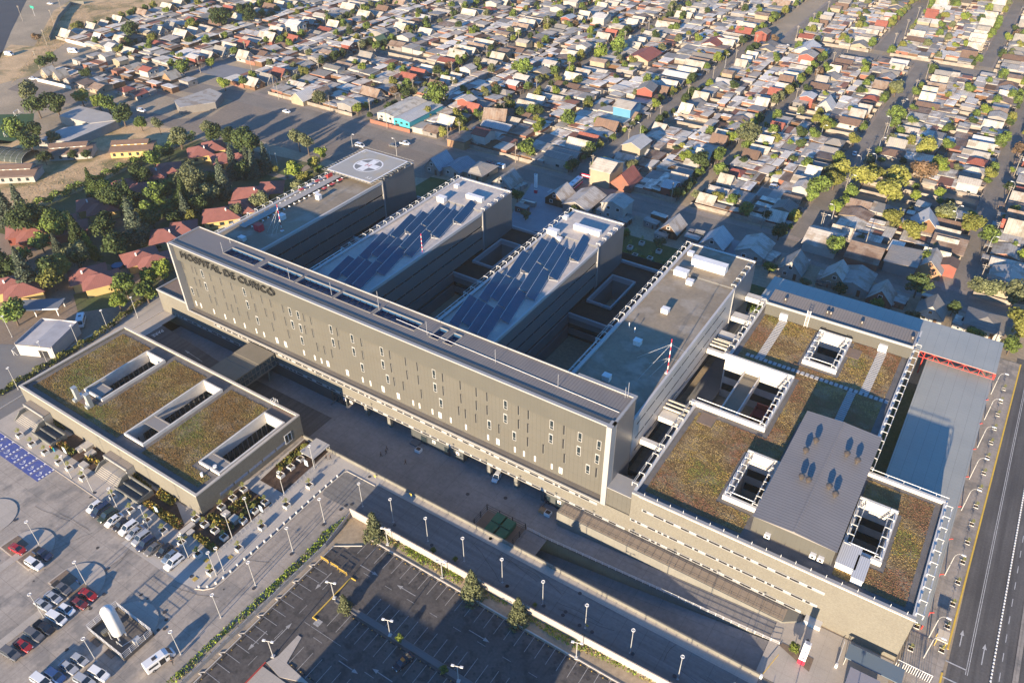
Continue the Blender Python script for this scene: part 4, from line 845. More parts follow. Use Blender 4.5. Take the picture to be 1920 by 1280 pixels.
for q in ((DX1-.7, 114.5, DZ-.6, DX1+.03, 147.8, DZ), (DXN-.7, 148.5, DZ-.6, DXN+.03, 206, DZ), (DX0-.03, 114.5, DZ-.6, DX0+.7, 149.0, DZ), (DX0-.03, 172.0, DZ-.6, DX0+.7, 204, DZ), (DXN, 147.8, DZ-1.3, DX1, 148.5, DZ+.1)): MB().box(*q).build("parapet", whitewall, od)
holes = WLS
b = MB(); b.grid_holes(DX0+.7, 114.5, DX1-.7, 147.8, DZ-.8, holes); b.grid_holes(DX0+.7, 147.8, DXN-.7, 204, DZ-.8, holes); b.build("roof", gravel, od)
BH = [(a-1.6, c_-2, d+1.6, e+1.2) for a, c_, d, e in WLS[:3]]+[(-46, 147, -24.4, 173.2), (-19.6, 115.5, -0.6, 157.5), (-41, 143.5, -37, 148)]
paths = [(-40.0, 175.6, -3.2, 176.9), (-37.4, 176.9, -35.2, 198), (-10.0, 176.9, -7.8, 198), (-12.6, 158, -10.6, 175.6)]
b = MB(); b.grid_holes(DX0+2, 116.2, DX1-2.2, 146.6, DZ-.74, BH); b.build("planting_bed", sedum, od); b = MB(); b.grid_holes(DX0+2, 146.6, DXN-2.4, 197.6, DZ-.74, BH+paths); b.build("planting_bed", sedum, od)
tufts("planting", [(DX0+2, 116.2, DX1-2.2, 146.6), (DX0+2, 146.6, DXN-2.4, 197.6)], 34, .21, .075, sedr, [3, 4, 2.6, 2.2, .8], od, DZ-.76, holes=BH+paths, kind='stuff')
b = MB()
x = -40.0
while x < -3.4: b.box(x, 175.6, DZ-.76, x+.85, 176.9, DZ-.62); x += 1.25
for (x0, y0, x1, y1) in paths[1:]:
    y = y0
    while y < y1-.4: b.box(x0, y, DZ-.76, x1, y+.45, DZ-.62); y += .8
b.build("stepping_slabs", mat("paving_slab", (.46, .44, .41), (.40, .385, .36), scale=1), od)
for q in ((-41, 143.6, DZ-.76, -37.2, 147.8, DZ-.66), (-17.0, 190, DZ-.76, -13.6, 194.5, DZ-.66)): MB().box(*q).build("access_deck", brownroof, od)
for i, (x0, y0, x1, y1) in enumerate(WLS):
    b = MB(); t2 = .7; top = DZ+.55
    b.box(x0-t2, y0-t2, DZ-.8, x1+t2, y0, top); b.box(x0-t2, y1, DZ-.8, x1+t2, y1+t2, top+.25); b.box(x1, y0, DZ-.8, x1+t2, y1, top-.02)
    if i != 3: b.box(x0-t2, y0, DZ-.8, x0, y1, top-.02)
    wo_ = b.build("light_well", whitewall, od)
    b = MB(); b.box(x0, y1, -2, x1, y1+.3, DZ-.8); b.box(x0-.3, y0-.3, -2, x0, y1+.3, DZ-.8) if i != 3 else None; b.box(x1, y0-.3, -2, x1+.3, y1+.3, DZ-.8); b.box(x0, y0-.3, -2, x1, y0, DZ-.8); b.build("well_wall", whitewall, wo_)
    b = MB(); b.box(x0+.4, y1-.15, 7.2, x1-.4, y1-.02, 9.4); b.box(x0+.4, y1-.15, 2.6, x1-.4, y1-.02, 4.8); b.build("well_window", dglass, wo_)
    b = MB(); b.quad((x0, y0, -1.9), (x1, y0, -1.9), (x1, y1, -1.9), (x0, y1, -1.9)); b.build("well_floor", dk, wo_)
    edge_brackets(wo_, x1+t2*.5, y0, x1+t2*.5, y1, DZ+.6, -1, 0, 2.5, 1.2)
    if i != 3: edge_brackets(wo_, x0-t2*.5, y0, x0-t2*.5, y1, DZ+.6, 1, 0, 2.5, 1.2)
    k = MB(); k.tube((x0+.4, y0+.5, DZ+1.1), (x1-.4, y0+.5, DZ+1.1), .1, 6); k.build("service_rail", white, wo_)
edge_brackets(od, DX0+.2, 116, DX0+.2, 148.6, DZ, -1, 0); edge_brackets(od, DX0+.2, 173, DX0+.2, 203, DZ, -1, 0)
edge_brackets(od, DX1-.2, 115, DX1-.2, 146.6, DZ, 1, 0); edge_brackets(od, DXN-.2, 149.5, DXN-.2, 204, DZ, 1, 0)
k = MB()
for i in range(19):
    x = -41+i*3.05; k.tube((x, 114.2, DZ-.1), (x, 114.2, DZ+.8), .05, 4)
k.tube((-42, 113.5, DZ-.25), (DX1+.5, 113.5, DZ-.25), .09, 5); k.tube((DXN, 148.9, DZ+.6), (DX1, 148.9, DZ+.6), .08, 5)
for i in range(5): k.tube((DXN+1+i*3.4, 148.9, DZ), (DXN+1+i*3.4, 148.9, DZ+.6), .05, 4)
k.build("front_rail", white, od)
ribbon(-41.0, -.5, 113.62, 9.7, od, 3); ribbon(-43.5, 4.0-5, 113.62, 5.1, od, 4); ribbon(-43.5, -6.8, 113.62, .85, od, 5) if False else None
ribbon(-43.5, -3.5, 113.62, 1.2, od, 6)
b = MB(); b.box(-2.4, 112.0, 0, 1.0, 113.68, 1.2); b.build("entrance_porch", whitewall, od)
# walkway and red stair in the large well
b = MB(); b.box(-38.3, 149.7, 9.0, -38.0, 171.3, 11.4); b.box(-34.2, 149.7, 9.0, -33.9, 171.3, 11.4); b.build("walkway_wall", whitewall, od)
b = MB(); b.box(-38.0, 149.7, 10.3, -34.2, 171.3, 10.6); b.build("walkway_roof", MATS["bridge_roof"], od)
b = MB(); b.box(-31.6, 155, 3.5, -27, 155.3, 7.0); b.box(-31.6, 163, 3.5, -27, 163.3, 9.2); b.box(-31.8, 155, 3.5, -31.5, 163.3, 8.0); b.box(-31.5, 155.3, 5, -27, 158, 5.2); b.box(-31.5, 160, 7.2, -27, 163, 7.4); b.box(-27.2, 155, 2, -26.9, 163, 8.6)
b.build("red_stair", mat("stair_red", (.33, .05, .035), rough=.6), od)
# bridges/beams between the grey wing and this building
for y, w2, z in ((131, 1.2, 12.6), (141.6, 3.2, 12.0), (173.5, 1.0, 12.6), (181.6, 3.0, 12.2), (192, 3.0, 12.6), (204, 2.5, 12.8)):
    k = MB(); k.box(-50.1, y, z-1.5, DX0, y+w2, z); k.build("connecting_beam", whitewall, od)
k = MB()
for y in (144.5, 146, 147.5, 175.6, 177, 178.4): k.box(-50.1, y, 12.5, DX0, y+.4, 13.0)
k.build("pipe_rack", mat("pipe_beige", (.5, .45, .36)), od)
b = MB(); b.box(-50, 113.8, ZL, -43.9, 118.5, 11.5); b.build("corner_infill", panel, od); b = MB(); b.box(-50, 113.75, 11.5, -43.85, 119, 11.7); b.build("corner_cap", frame_w, od)
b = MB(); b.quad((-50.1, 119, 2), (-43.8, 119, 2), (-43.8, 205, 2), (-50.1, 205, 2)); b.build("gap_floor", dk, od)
# plant house on the roof
b = MB(); b.box(-18.2, 118.4, DZ-.8, -1.4, 156.4, 17.6); b.build("plant_house", band, od)
b = MB(); b.add([(-18.5, 118, 17.6), (-9.9, 118, 18.1), (-9.9, 156.8, 18.1), (-18.5, 156.8, 17.6), (-1.1, 118, 17.6), (-1.1, 156.8, 17.6)], [(0, 1, 2, 3), (1, 4, 5, 2), (0, 4, 1), (3, 2, 5)]); b.box(-10.1, 118, 18.08, -9.7, 156.8, 18.2)
b.build("plant_house_roof", seamroof_y, od)
fanp = []
for (px, py) in ((1529, 829), (1510, 847.5), (1587, 854), (1606.5, 866.5), (1502, 897), (1515, 903), (1553.5, 915), (1565, 929.5)):
    x, y = G(px, py, 18.0)
    k = MB(); k.tube((x, y, 17.7), (x, y, 18.5), .32, 10); k.tube((x, y, 18.5), (x, y, 19.1), .62, 12, r2=.72); k.tube((x, y, 19.1), (x, y, 19.45), .72, 12, r2=.15); k.build("turbine_vent", mat("vent_metal", (.12, .10, .085), rough=.45, metal=.5), od)
for (px, py) in ((1437, 1008), (1522, 1046), (1537, 1052)):
    x, y = G(px, py, DZ); k = MB(); k.box(x-.6, 117.5, DZ-.3, x+.6, 118.35, DZ+.7); o_ = k.build("air_conditioner", white, od); MB().tube((x, 117.5, DZ+.2), (x, 117.44, DZ+.2), .32, 10).build("fan_grille", darkmetal, o_)
for (px, py, lx, ly, nm) in ((1590, 1046, 3.6, 6.2, "wider"), (1612, 1071, 2.2, 6.0, "narrower")):
    x, y = G(px, py, DZ); t = thing("plant_cabin", f"{nm} white cabin with ribbed roof beside the plant house on the sedum roof", "cabin", (x, y, DZ-.7)); MB().rbox(x, y, DZ-.7, lx, ly, 1.7).build("casing", roofm_box, t); MB().rbox(x, y, DZ+1.0, lx+.3, ly+.3, .12).build("roof", mat("cabin_roof", (.55, .54, .52), stripe=(0, .4, .08, .6)), t)
# north plant house
b = MB(); b.box(-42.3, 197.9, DZ-.8, -2.2, 205.6, 16.7); b.build("plant_house", band, od)
b = MB(); b.add([(-42.3, 198.2, 16.6), (-2.2, 198.2, 16.6), (-2.2, 205.6, 17.3), (-42.3, 205.6, 17.3)], [(0, 1, 2, 3)]); b.build("plant_house_roof", seamroof, od)
b = MB(); b.box(-42.4, 197.8, 16.5, -2.1, 198.15, 17.2); b.box(-2.5, 198.15, 16.5, -2.1, 205.6, 17.4); b.build("plant_house_edge", frame_w, od)
for x in (-36.6, -9.2): k = MB(); k.box(x-1.1, 197.0, DZ-.8, x+1.1, 197.85, DZ+1.4); k.build("roof_door", white, od)
k = MB()
for x in (-30.6, -29.7): k.tube((x, 197.5, DZ-.8), (x, 197.7, 18.6), .07, 5)
for i in range(14): k.tube((-30.6, 197.6, DZ-.4+i*.38), (-29.7, 197.6, DZ-.4+i*.38), .05, 4)
k.build("roof_ladder", white, od)
for x in (-38, -26, -25, -16.5, -3.2):
    k = MB(); k.tube((x, 201.5, 16.9), (x, 201.5, 17.5), .28, 8); k.tube((x, 201.5, 17.5), (x, 201.5, 18.0), .55, 10, r2=.3); k.build("turbine_vent", MATS["vent_metal"], od)
# ================================================================ CANOPIES (translucent panel roofs)
can = mat("canopy_panels", (.36, .35, .29), (.32, .315, .265), scale=.12, fine=.05, stripe=(0, 2.6, .07, .62), stripe2=(1, 1.2, .05, .8), rough=.35, spec=.6)
cn = thing("canopy", "long blue-grey panelled canopy roof with red truss behind the outpatient building", "canopy", (-14, 219, 0))
b = MB(); b.box(-48, 211.2, 7.9, 19.1, 227.8, 8.0); b.build("roof", can, cn)
b = MB()
for (z, yy) in ((7.75, 211.3), (5.9, 211.3)): b.tube((-.4, yy, z), (19.1, yy, z), .07, 5)
for i in range(5):
    x = -.4+i*3.9; b.tube((x, 211.3, 7.75), (x+1.95, 211.3, 5.9), .05, 4); b.tube((x+1.95, 211.3, 5.9), (x+3.9, 211.3, 7.75), .05, 4); b.tube((x, 211.3, 5.9), (x, 211.3, 7.75), .08, 4)
b.tube((19.1, 211.3, 5.9), (19.1, 211.3, 7.75), .11, 5)
b.build("truss", mat("truss_red", (.60, .05, .03), rough=.5), cn)
b = MB()
for x in (-46, -30, -14, 1, 18.8):
    for y in (212, 227): b.tube((x, y, 0), (x, y, 7.9), .15, 6)
b.build("post", redpaint, cn)
cn = thing("canopy", "long blue-grey panelled canopy roof with red posts beside the right hand pavement", "canopy", (10, 180, 0))
b = MB(); b.sheet([(2.3, 152), (15.6, 150.2), (15.2, 120), (18.4, 120), (18.6, 156), (18.9, 212.2), (2.0, 212.2)], 5.9); b.box(2.3, 150, 5.75, 2.42, 212, 5.88); b.build("roof", can, cn)
b = MB()
for y in range(124, 212, 11): b.tube((18.5, y, 0), (18.5, y, 5.85), .14, 6); b.tube((18.45, y, 5.7), (19.2, y, 6.3), .12, 5)
b.build("post", redpaint, cn)
b = MB(); b.sheet([(-1.4, 148.6), (2.4, 148.6), (2.4, 206), (-1.4, 206)], .06); struct(b, "shady_strip", MATS["shady_lawn"])
# red square frame and ventilated fence near the right end
# ================================================================ MARKINGS
def line(b, x0, y0, x1, y1, w=.12, z=.06):
    d = Vector((x1-x0, y1-y0, 0)).normalized(); n_ = (-d.y*w/2, d.x*w/2)
    b.sheet([(x0-n_[0], y0-n_[1]), (x1-n_[0], y1-n_[1]), (x1+n_[0], y1+n_[1]), (x0+n_[0], y0+n_[1])], z)
b = MB()
for i in range(40): line(b, -92.7+i*2.5, 75.0, -92.7+i*2.5, 79.4)
for i in range(23): line(b, -98.4, 69.5-2.5*i, -94.4, 69.5-2.5*i)
for i in range(16): line(b, -85.5+i*2.55, 57.6, -85.5+i*2.55, 62.1); line(b, -80.3+i*2.55, 64.2, -80.3+i*2.55, 68.8)
for i in range(14): line(b, -86.1+i*2.55, 46.8, -86.1+i*2.55, 51.6); line(b, -80+i*2.55, 40, -80+i*2.55, 44.8) if i > 3 else None
line(b, -89.3, 54.6, -62, 54.6, .10) if False else None
for y in (71.8,): 
    for i in range(12): line(b, -88+i*6.2, y, -86+i*6.2, y, .1)
for i in range(9): line(b, -86+i*7, 54.2, -83.6+i*7, 54.2, .1); line(b, -92.6, 66-i*7, -92.6, 63.6-i*7, .1)
line(b, -88.2, 55.8, -79.8, 55.8, .1); line(b, -90.2, 55.8, -88.6, 55.8, .1)
def arrow(x, y, a, L_=5.2, hw=.45, z=.062):
    ca, sa = math.cos(R(a)), math.sin(R(a)); T_ = lambda u, v: (x+u*ca-v*sa, y+u*sa+v*ca)
    b.sheet([T_(0, -.09), T_(L_-1.4, -.09), T_(L_-1.4, .09), T_(0, .09)], z); b.sheet([T_(L_-1.4, -hw), T_(L_, 0), T_(L_-1.4, hw)], z)
arrow(-94, 68, 270); arrow(-95.2, 50, 270); arrow(-92.2, 49, 90); arrow(-90, 73, 0); arrow(-74.5, 73.4, 180); arrow(-78, 53.2, 0); arrow(-66, 55.6, 180); arrow(-60, 73, 0)
b.box(-88.4, 56.4, .061, -86.9, 57.9, .064)
struct(b, "parking_markings", mat("parking_paint", (.40, .38, .35), (.26, .25, .235), scale=2))
sr = random.Random(9); b = MB(); n_ = 0
def blot(x, y, r, z, el=1.0):
    a0 = sr.random()*6; n = 11; b.sheet([(x+r*(.6+.5*sr.random())*math.cos(a0+2*math.pi*i/n), y+el*r*(.6+.5*sr.random())*math.sin(a0+2*math.pi*i/n)) for i in range(n)], z)
for i in range(40): blot(-91.4+i*2.5+sr.uniform(-.3, .3), 76.6+sr.uniform(-.7, .9), sr.uniform(.2, .5), .052+.0003*i)
for i in range(22): blot(-96.2+sr.uniform(-.6, .6), 68.2-i*2.5, sr.uniform(.2, .5), .052+.0003*i)
for i in range(16): blot(-84.2+i*2.55, 60+sr.uniform(-.8, .8), sr.uniform(.2, .45), .053+.0003*i); blot(-79+i*2.55, 66.4+sr.uniform(-.8, .8), sr.uniform(.2, .45), .057+.0003*i)
for i in range(30): blot(sr.uniform(-175, -105), sr.uniform(20, 55), sr.uniform(.15, .5), .04+.0004*i)
struct(b, "oil_stains", mat("oil_stain", (.045, .04, .037), (.07, .063, .058), scale=3))
b = MB()
for i in range(26):
    x, y = sr.uniform(-170, -100), sr.uniform(18, 58); a = sr.choice((0, 1.57, .3, 1.3)); 
    if i > 12: x, y, a = sr.uniform(-96, -10), sr.uniform(85.5, 94), sr.choice((0, .05, 1.5))
    for k_ in range(5):
        a += sr.uniform(-.25, .25); L_ = sr.uniform(1.2, 3.2); x2, y2 = x+L_*math.cos(a), y+L_*math.sin(a)
        if i > 12 and not 84.8 < y2 < 94.5: break
        line(b, x, y, x2, y2, .07, .062+.0006*i); x, y = x2, y2
struct(b, "tar_seams", mat("tar_seam", (.06, .055, .05)))
# kerbs of the asphalt car park
def kerbrun(pts, w=.22, h=.14, m_=None, lab="", nm="kerb"):
    b = MB()
    for a, c_ in zip(pts, pts[1:]):
        d = Vector((c_[0]-a[0], c_[1]-a[1], 0)).normalized(); n_ = (-d.y*w/2, d.x*w/2)
        b.prism([(a[0]-n_[0], a[1]-n_[1]), (c_[0]-n_[0], c_[1]-n_[1]), (c_[0]+n_[0], c_[1]+n_[1]), (a[0]+n_[0], a[1]+n_[1])], 0, h)
    return tag(b.build(nm, m_ or MATS["kerb_stone"]), lab, "kerb")
kerbrun([(-93.0, 79.6), (60, 79.4)], .25, .2, None, "straight pale kerb along the top row of the asphalt car park")
zz = []
for i in range(12):
    y = 71.8-i*5.1; zz += [(-98.7, y), (-98.7, y-4.3), (-99.6, y-5.1)]
kerbrun([(-93.2, 77.2), (-98.7, 73.6)]+zz, .2, .2, None, "saw-toothed pale kerb down the left side of the asphalt car park")
b = MB(); b.box(-88.3, 62.75, 0, 10, 63.0, .15); b.box(-82.6, 63.9, 0, 10, 64.1, .15); b.box(-88.3, 63.0, 0, 10, 63.9, .05); tag(b.build("median", mat("median_paving", (.17, .16, .15))), "long narrow kerbed median crossing the asphalt car park", "median")
b = MB(); b.prism([(-89.9, 45.0), (-85.4, 44.2), (-79.4, 46.4), (-86.4, 47.1), (-88.0, 52.8), (-89.0, 52.8), (-89.0, 47.3)], 0, .15); b.box(-89.9, 30, 0, -80, 44.0, .15)
tag(b.build("traffic_island", MATS["pavement_concrete"]), "pale concrete island with long narrow tip inside the asphalt car park", "island")
MB().box(-90.1, 38, .15, -89.9, 44.9, .35).build("red_kerb", redpaint, bpy.data.objects[C.objects[-1].name])
b = MB(); b.box(-89.5, 57.4, 0, -89.3, 69.4, .22); b.box(-89.3, 69.2, 0, -88.0, 69.4, .22); b.box(-89.3, 57.4, 0, -88.2, 57.6, .22); tag(b.build("yellow_divider", yel), "yellow U-shaped low divider in the asphalt car park", "divider")
# wheel stops
stopm = mat("wheel_stop_rubber", (.03, .03, .03)); stopy = mat("stop_yellow", (.42, .27, .06))
ws = MB(); ws.box(-.85, -.1, .03, .85, .1, .16, 0); ws.box(-.3, -.11, .03, -.1, .11, .165, 1); wsm = ws.mesh("wheel_stop", [stopm, stopy])
def wheelstop(x, y, rz, label):
    o = bpy.data.objects.new("wheel_stop", wsm); C.objects.link(o); o.location = (x, y, 0); o.rotation_euler.z = rz; tag(o, label, "wheel stop", "wheel stops of the asphalt car park")
for i in range(30): wheelstop(-91.5+i*2.5, 78.8, 0, "black rubber wheel stop along the top kerb of the asphalt car park")
for i in range(22): wheelstop(-98.0, 68.2-i*2.5, R(90), "black rubber wheel stop down the left kerb of the asphalt car park")
for i in range(12): wheelstop(-84.3+i*2.55, 62.0, 0, "black rubber wheel stop along the narrow median of the asphalt car park")
for i in range(5): wheelstop(-85+i*2.55, 47.3, 0, "black rubber wheel stop beside the pale island in the asphalt car park")
# yellow crowd barriers
for i, (x, y) in enumerate(((-97.5, 69.5), (-94.5, 69.5), (-91.7, 69.3))):
    t = thing("crowd_barrier", ("leftmost", "middle", "rightmost")[i]+" of three yellow crowd barriers in the asphalt car park", "barrier", (x, y, 0), "yellow crowd barriers")
    k = MB(); k.path([(x-1.1, y, .1), (x-1.1, y, 1.05), (x+1.1, y, 1.05), (x+1.1, y, .1)], .035, 5); k.tube((x-1.1, y, .25), (x+1.1, y, .25), .03, 4); k.tube((x-1.1, y, .75), (x+1.1, y, .75), .05, 4)
    for j in range(9): k.tube((x-.95+j*.24, y, .25), (x-.95+j*.24, y, 1.0), .02, 4)
    k.build("rails", yel, t); k = MB(); k.box(x-1.0, y-.3, .03, x-.92, y+.3, .1); k.box(x+.92, y-.3, .03, x+1.0, y+.3, .1); k.build("foot", yel, t)
# driveway lettering and lines
b = MB(); line(b, -205, 98.8, -180, 98.8, .12, .01)
def ramp_z(x): return max(-4, min(0, -(x+206)/26*4))
b = MB()
for y in (102.2,):
    b.add([(-199, y-.07, ramp_z(-199)+.03), (-180, y-.07, -3.96), (-180, y+.07, -3.96), (-199, y+.07, ramp_z(-199)+.03)], [(0, 1, 2, 3)])
b.add([(-190, 104.9, ramp_z(-190)+.03), (-184, 104.9, ramp_z(-184)+.03), (-184, 105.1, ramp_z(-184)+.03), (-190, 105.1, ramp_z(-190)+.03)], [(0, 1, 2, 3)])
b.add([(-190, 104.6, ramp_z(-190)+.03), (-191.8, 105.0, ramp_z(-191.8)+.03), (-190, 105.4, ramp_z(-190)+.03)], [(0, 1, 2)])
b.add([(-206, 96.8, .03), (-205.7, 96.8, .0), (-205.7, 108, .0), (-206, 108, .03)], [(0, 1, 2, 3)])
dm = b.build("driveway_markings", mark); dm['kind'] = 'structure'
sl_a = math.atan2(4, 26)
for yy in (103.4, 98.2):
    T_ = Matrix.Translation((-204.4, yy+3.4, ramp_z(-204.4)+.04)) @ Matrix.Rotation(sl_a, 4, 'Y') @ Matrix.Rotation(R(-90), 4, 'Z')
    o = text_part("PARE", "stop_lettering", 1.75, .005, T_, white); o['kind'] = 'structure'
# disabled bays
blue = mat("bay_blue", (.055, .085, .30), (.10, .12, .26), scale=.5, fine=.2)
b = MB(); W_ = MB()
pq = [G(*K1(*q)) for q in ((0, 270), (230, 410), (350, 500), (490, 385), (60, 80), (0, 60))]
x0 = G(*K1(490, 385))[0]; ys = (G(*K1(350, 500))[1], G(*K1(490, 385))[1])
for i in range(8):
    xr = x0-i*3.7; b.box(xr-3.55, ys[0], .05, xr-.05, ys[1], .07)
    for j in range(5): W_.sheet([(xr-.75, ys[0]+.5+j*.95), (xr-.2, ys[0]+.5+j*.95), (xr-.2, ys[0]+1.0+j*.95), (xr-.75, ys[0]+1.0+j*.95)], .085)
    k = 14; cx_, cy_ = xr-2.2, ys[0]+1.7
    for j in range(k):
        a0, a1 = -2.2+j*.33, -2.2+(j+1)*.33
        W_.add([(cx_+.55*math.cos(a0), cy_+.55*math.sin(a0), .085), (cx_+.7*math.cos(a0), cy_+.7*math.sin(a0), .085), (cx_+.7*math.cos(a1), cy_+.7*math.sin(a1), .085), (cx_+.55*math.cos(a1), cy_+.55*math.sin(a1), .085)], [(0, 1, 2, 3)])
    line(W_, cx_, cy_, cx_-.1, cy_+1.0, .16, .087); line(W_, cx_, cy_+.45, cx_+.55, cy_+.4, .12, .087)
struct(b, "disabled_bays", blue); struct(W_, "bay_symbols", white)
# big islands of the concrete car park
def island(pts, label, z=.15):
    b = MB(); b.prism(pts, 0, z); return tag(b.build("traffic_island", MATS["pavement_concrete"]), label, "island")
def arc_pts(cx, cy, r, a0, a1, n=14, ry=None): return [(cx+r*math.cos(R(a0+(a1-a0)*i/n)), cy+(ry or r)*math.sin(R(a0+(a1-a0)*i/n))) for i in range(n+1)]
for (xc, y0, y1, lab) in ((-139, -60, 41, "long central island with rounded end between the two parked car rows"), (-157.5, -60, 40.5, "long island with rounded end beside the red car and pickup"), (-120.5, -60, 41, "island with rounded end holding the white tank"), (-174, 10, 41, "rounded island beside the blue disabled bays")):
    pts = [(xc-1.0, y0), (xc+1.0, y0), (xc+1.0, y1-9), (xc+6, y1-9)]+arc_pts(xc, y1-6, 6, 0, 180)+[(xc-6, y1-9), (xc-1.0, y1-9)]
    island(pts, lab)
b = MB()
for (xc, y1) in ((-139, 41), (-157.5, 40.5)):
    b.box(xc-5.6, y1-8.8, .15, xc-1.1, y1-4.8, .19); b.box(xc+1.1, y1-8.8, .15, xc+5.6, y1-4.8, .19)
b.box(-124.5, 28.5, .0, -117, 32.4, .12)
struct(b, "island_soil", mat("island_soil", (.22, .16, .11), (.17, .125, .09), scale=.5, fine=.25, fscale=3))
# ================================================================ LAMPS
galv = mat("galvanised_steel", (.52, .51, .48), rough=.4, metal=.3)
def mk_lamp():
    t = thing("street_lamp", "slim pale post with a ring-shaped lamp head", "street lamp"); k = MB(); k.tube((0, 0, 0), (0, 0, 8), .09, 7, r2=.06); k.box(-.2, -.2, 0, .2, .2, .1); k.build("post", galv, t)
    k = MB(); n = 14
    for i in range(n):
        a0, a1 = 2*math.pi*i/n, 2*math.pi*(i+1)/n; k.tube((.34*math.cos(a0), .34*math.sin(a0), 8.0), (.34*math.cos(a1), .34*math.sin(a1), 8.0), .08, 5)
    k.tube((-.34, 0, 8), (.34, 0, 8), .04, 4); k.build("lamp_head", white, t); return proto(t)
lamp = mk_lamp(); GL = "ring-headed lamp posts"
for i in range(13):
    x = -91.7+i*10.35 if i < 9 else -91.7+i*10.35
    if x > 30: break
    put(lamp, (x, 86.5, 0), 0, f"ring-headed lamp post on the lamp road, {('first','second','third','fourth','fifth','sixth','seventh','eighth','ninth','tenth','eleventh','twelfth')[i]} from the left", GL)
lampbases = [(K3, 1570, 615, "beside the rounded corner wall near the blue conifer"), (K3, 1273, 735, "on the road edge below the third bollard row"), (K3, 1028, 960, "on the road edge level with the middle planter"), (K3, 740, 1225, "on the road edge near the lower left bollards"), (K3, 1195, 322, "behind the pale shelter in the upper mulch bed"), (K3, 962, 525, "at the lower corner of the upper mulch bed"), (K3, 708, 728, "inside the lower mulch bed beside the info board"), (K3, 560, 855, "at the left corner of the lower mulch bed"), (K3, 437, 1150, "beside the lowest planter of the promenade"),
    (K1, 640, 462, "beside the third planter from the blue bays"), (K1, 828, 580, "in front of the middle entrance portal steps"), (K1, 1058, 750, "behind the left end of the parked car row"), (K1, 1330, 910, "behind the middle of the parked car row"), (K1, 1678, 1165, "behind the white four-wheel drive in the car row"),
    (K1, 350, 1045, "behind the dark pickup and red car"), (K2, 770, 408, "on the central island beside two red cars"), (K2, 388, 693, "on the central island between the parked rows"), (K2, 857, 1085, "beside the tank enclosure's planting"), (K2, 1608, 1025, "beside the white van"), (K4, 392, 540, "on the road edge left of the wall weeds"), (K1, 1990, 1280, "at the corner of the forecourt kerb")]
for T_, a, c_, lab in lampbases:
    x, y = G(*T_(a, c_)); put(lamp, (x, y, 0), 0, "ring-headed lamp post "+lab, GL)
for q0, lab in ((Z4(770, 583), "on the hedge lane nearest to the slab"), (Z4(607, 657), "on the hedge lane, second from the slab"), (Z4(443, 742), "on the hedge lane, third from the slab"), (Z4(265, 835), "on the hedge lane, fourth from the slab"), (Z4(103, 983), "on the hedge lane, farthest left"), (Z4(68, 690), "beside the school sports court")):
    x, y = G(*q0); put(lamp, (x, y, 0), 0, "ring-headed lamp post "+lab, GL)
def mk_arm(nm, h, arm, two=False):
    t = thing("street_lamp", "tall curved-arm street lamp", "street lamp"); k = MB(); k.tube((0, 0, 0), (0, 0, h*.8), .11, 7, r2=.08)
    pts = [(arm*(1-math.cos(a)), 0, h*.8+h*.2*math.sin(a)) for a in [i*math.pi/12 for i in range(7)]]; k.path(pts, .05, 6); k.build("post", mat("dull_steel", (.36, .355, .34), rough=.5), t)
    k = MB(); e = pts[-1]; k.box(e[0]-.1, -.16, e[2]-.1, e[0]+.8, .16, e[2]+.06); k.build("lamp_head", white, t); return proto(t)
arm = mk_arm("arm", 8.0, 1.1)
for i, (px, py) in enumerate(((1870, 743), (1855, 790), (1838, 841), (1819, 899), (1803, 957), (1744, 1067), (1730, 1190), (1704, 1220))):
    x, y = G(px, py); put(arm, (20.2, y, 0), R(0), f"curved-arm lamp on the right hand pavement, {('farthest','second farthest','third farthest','fourth farthest','fifth farthest','third nearest','second nearest','nearest')[i]} one", "pavement lamps")
AVL = [(Z3(1085, 860), "bottom"), (Z3(975, 970), ""), (Z3(915, 1075), ""), (Z3(825, 1250), ""), (Z6(770, 110), ""), (Z3(1060, 960), ""), (Z3(765, 790), ""), (Z3(1140, 745), ""), (Z3(1210, 640), ""), (Z2(1665, 780), ""), (Z2(65, 840), ""), (Z2(310, 870), ""), (Z3(1500, 1250), ""), (Z6(1500, 100), ""), (Z6(1690, 235), ""), (Z3(585, 330), ""), (Z3(235, 380), ""), (Z3(1820, 1120), "")]
for i, (q0, _) in enumerate(AVL):
    x, y = G(*q0); put(arm, (x, y, 0), R(180 if i % 2 else 0), f"curved-arm town street lamp, number {i+1} counting" if False else f"curved-arm street lamp by the town road at its {('first','second','third','fourth','fifth','sixth','seventh','eighth','ninth','tenth','eleventh','twelfth','thirteenth','fourteenth','fifteenth','sixteenth','seventeenth','eighteenth')[i]} verge spot", "town street lamps")
# double-head lamps of the asphalt car park
def mk_dbl():
    t = thing("car_park_lamp", "double-headed lamp", "street lamp"); k = MB(); k.tube((0, 0, 0), (0, 0, 5.6), .09, 6); k.box(-.35, -.35, 0, .35, .35, .35); k.tube((-.9, 0, 5.5), (.9, 0, 5.5), .06, 5); k.build("post", galv, t)
    for s in (-1, 1): k = MB(); k.box(s*.9-.3, -.2, 5.45, s*.9+.3, .2, 5.65); k.build("lamp_head", white, t)
    return proto(t)
dbl = mk_dbl()
for T_, a, c_, lab in ((K4, 1122, 415, "beside the olive pine at the end of the median"), (K4, 728, 790, "on the pale traffic island"), (K4, 1480, 655, "on the median left of the round bush"), (K6, 342, 950, "on the median at the bottom edge of the photo"), (K4, 1818, 275, "on the top verge near the painted wall"), (K6, 238, 280, "on the grass verge left of the big conifer"), (K6, 1098, 800, "on the verge with a red notice, right of the conifers"), (K4, 1465, 70, "on the verge beside the bluish conifer")):
    x, y = G(*T_(a, c_)); put(dbl, (x, y, 0), R(20), "short double-headed car park lamp "+lab, "car park lamps")
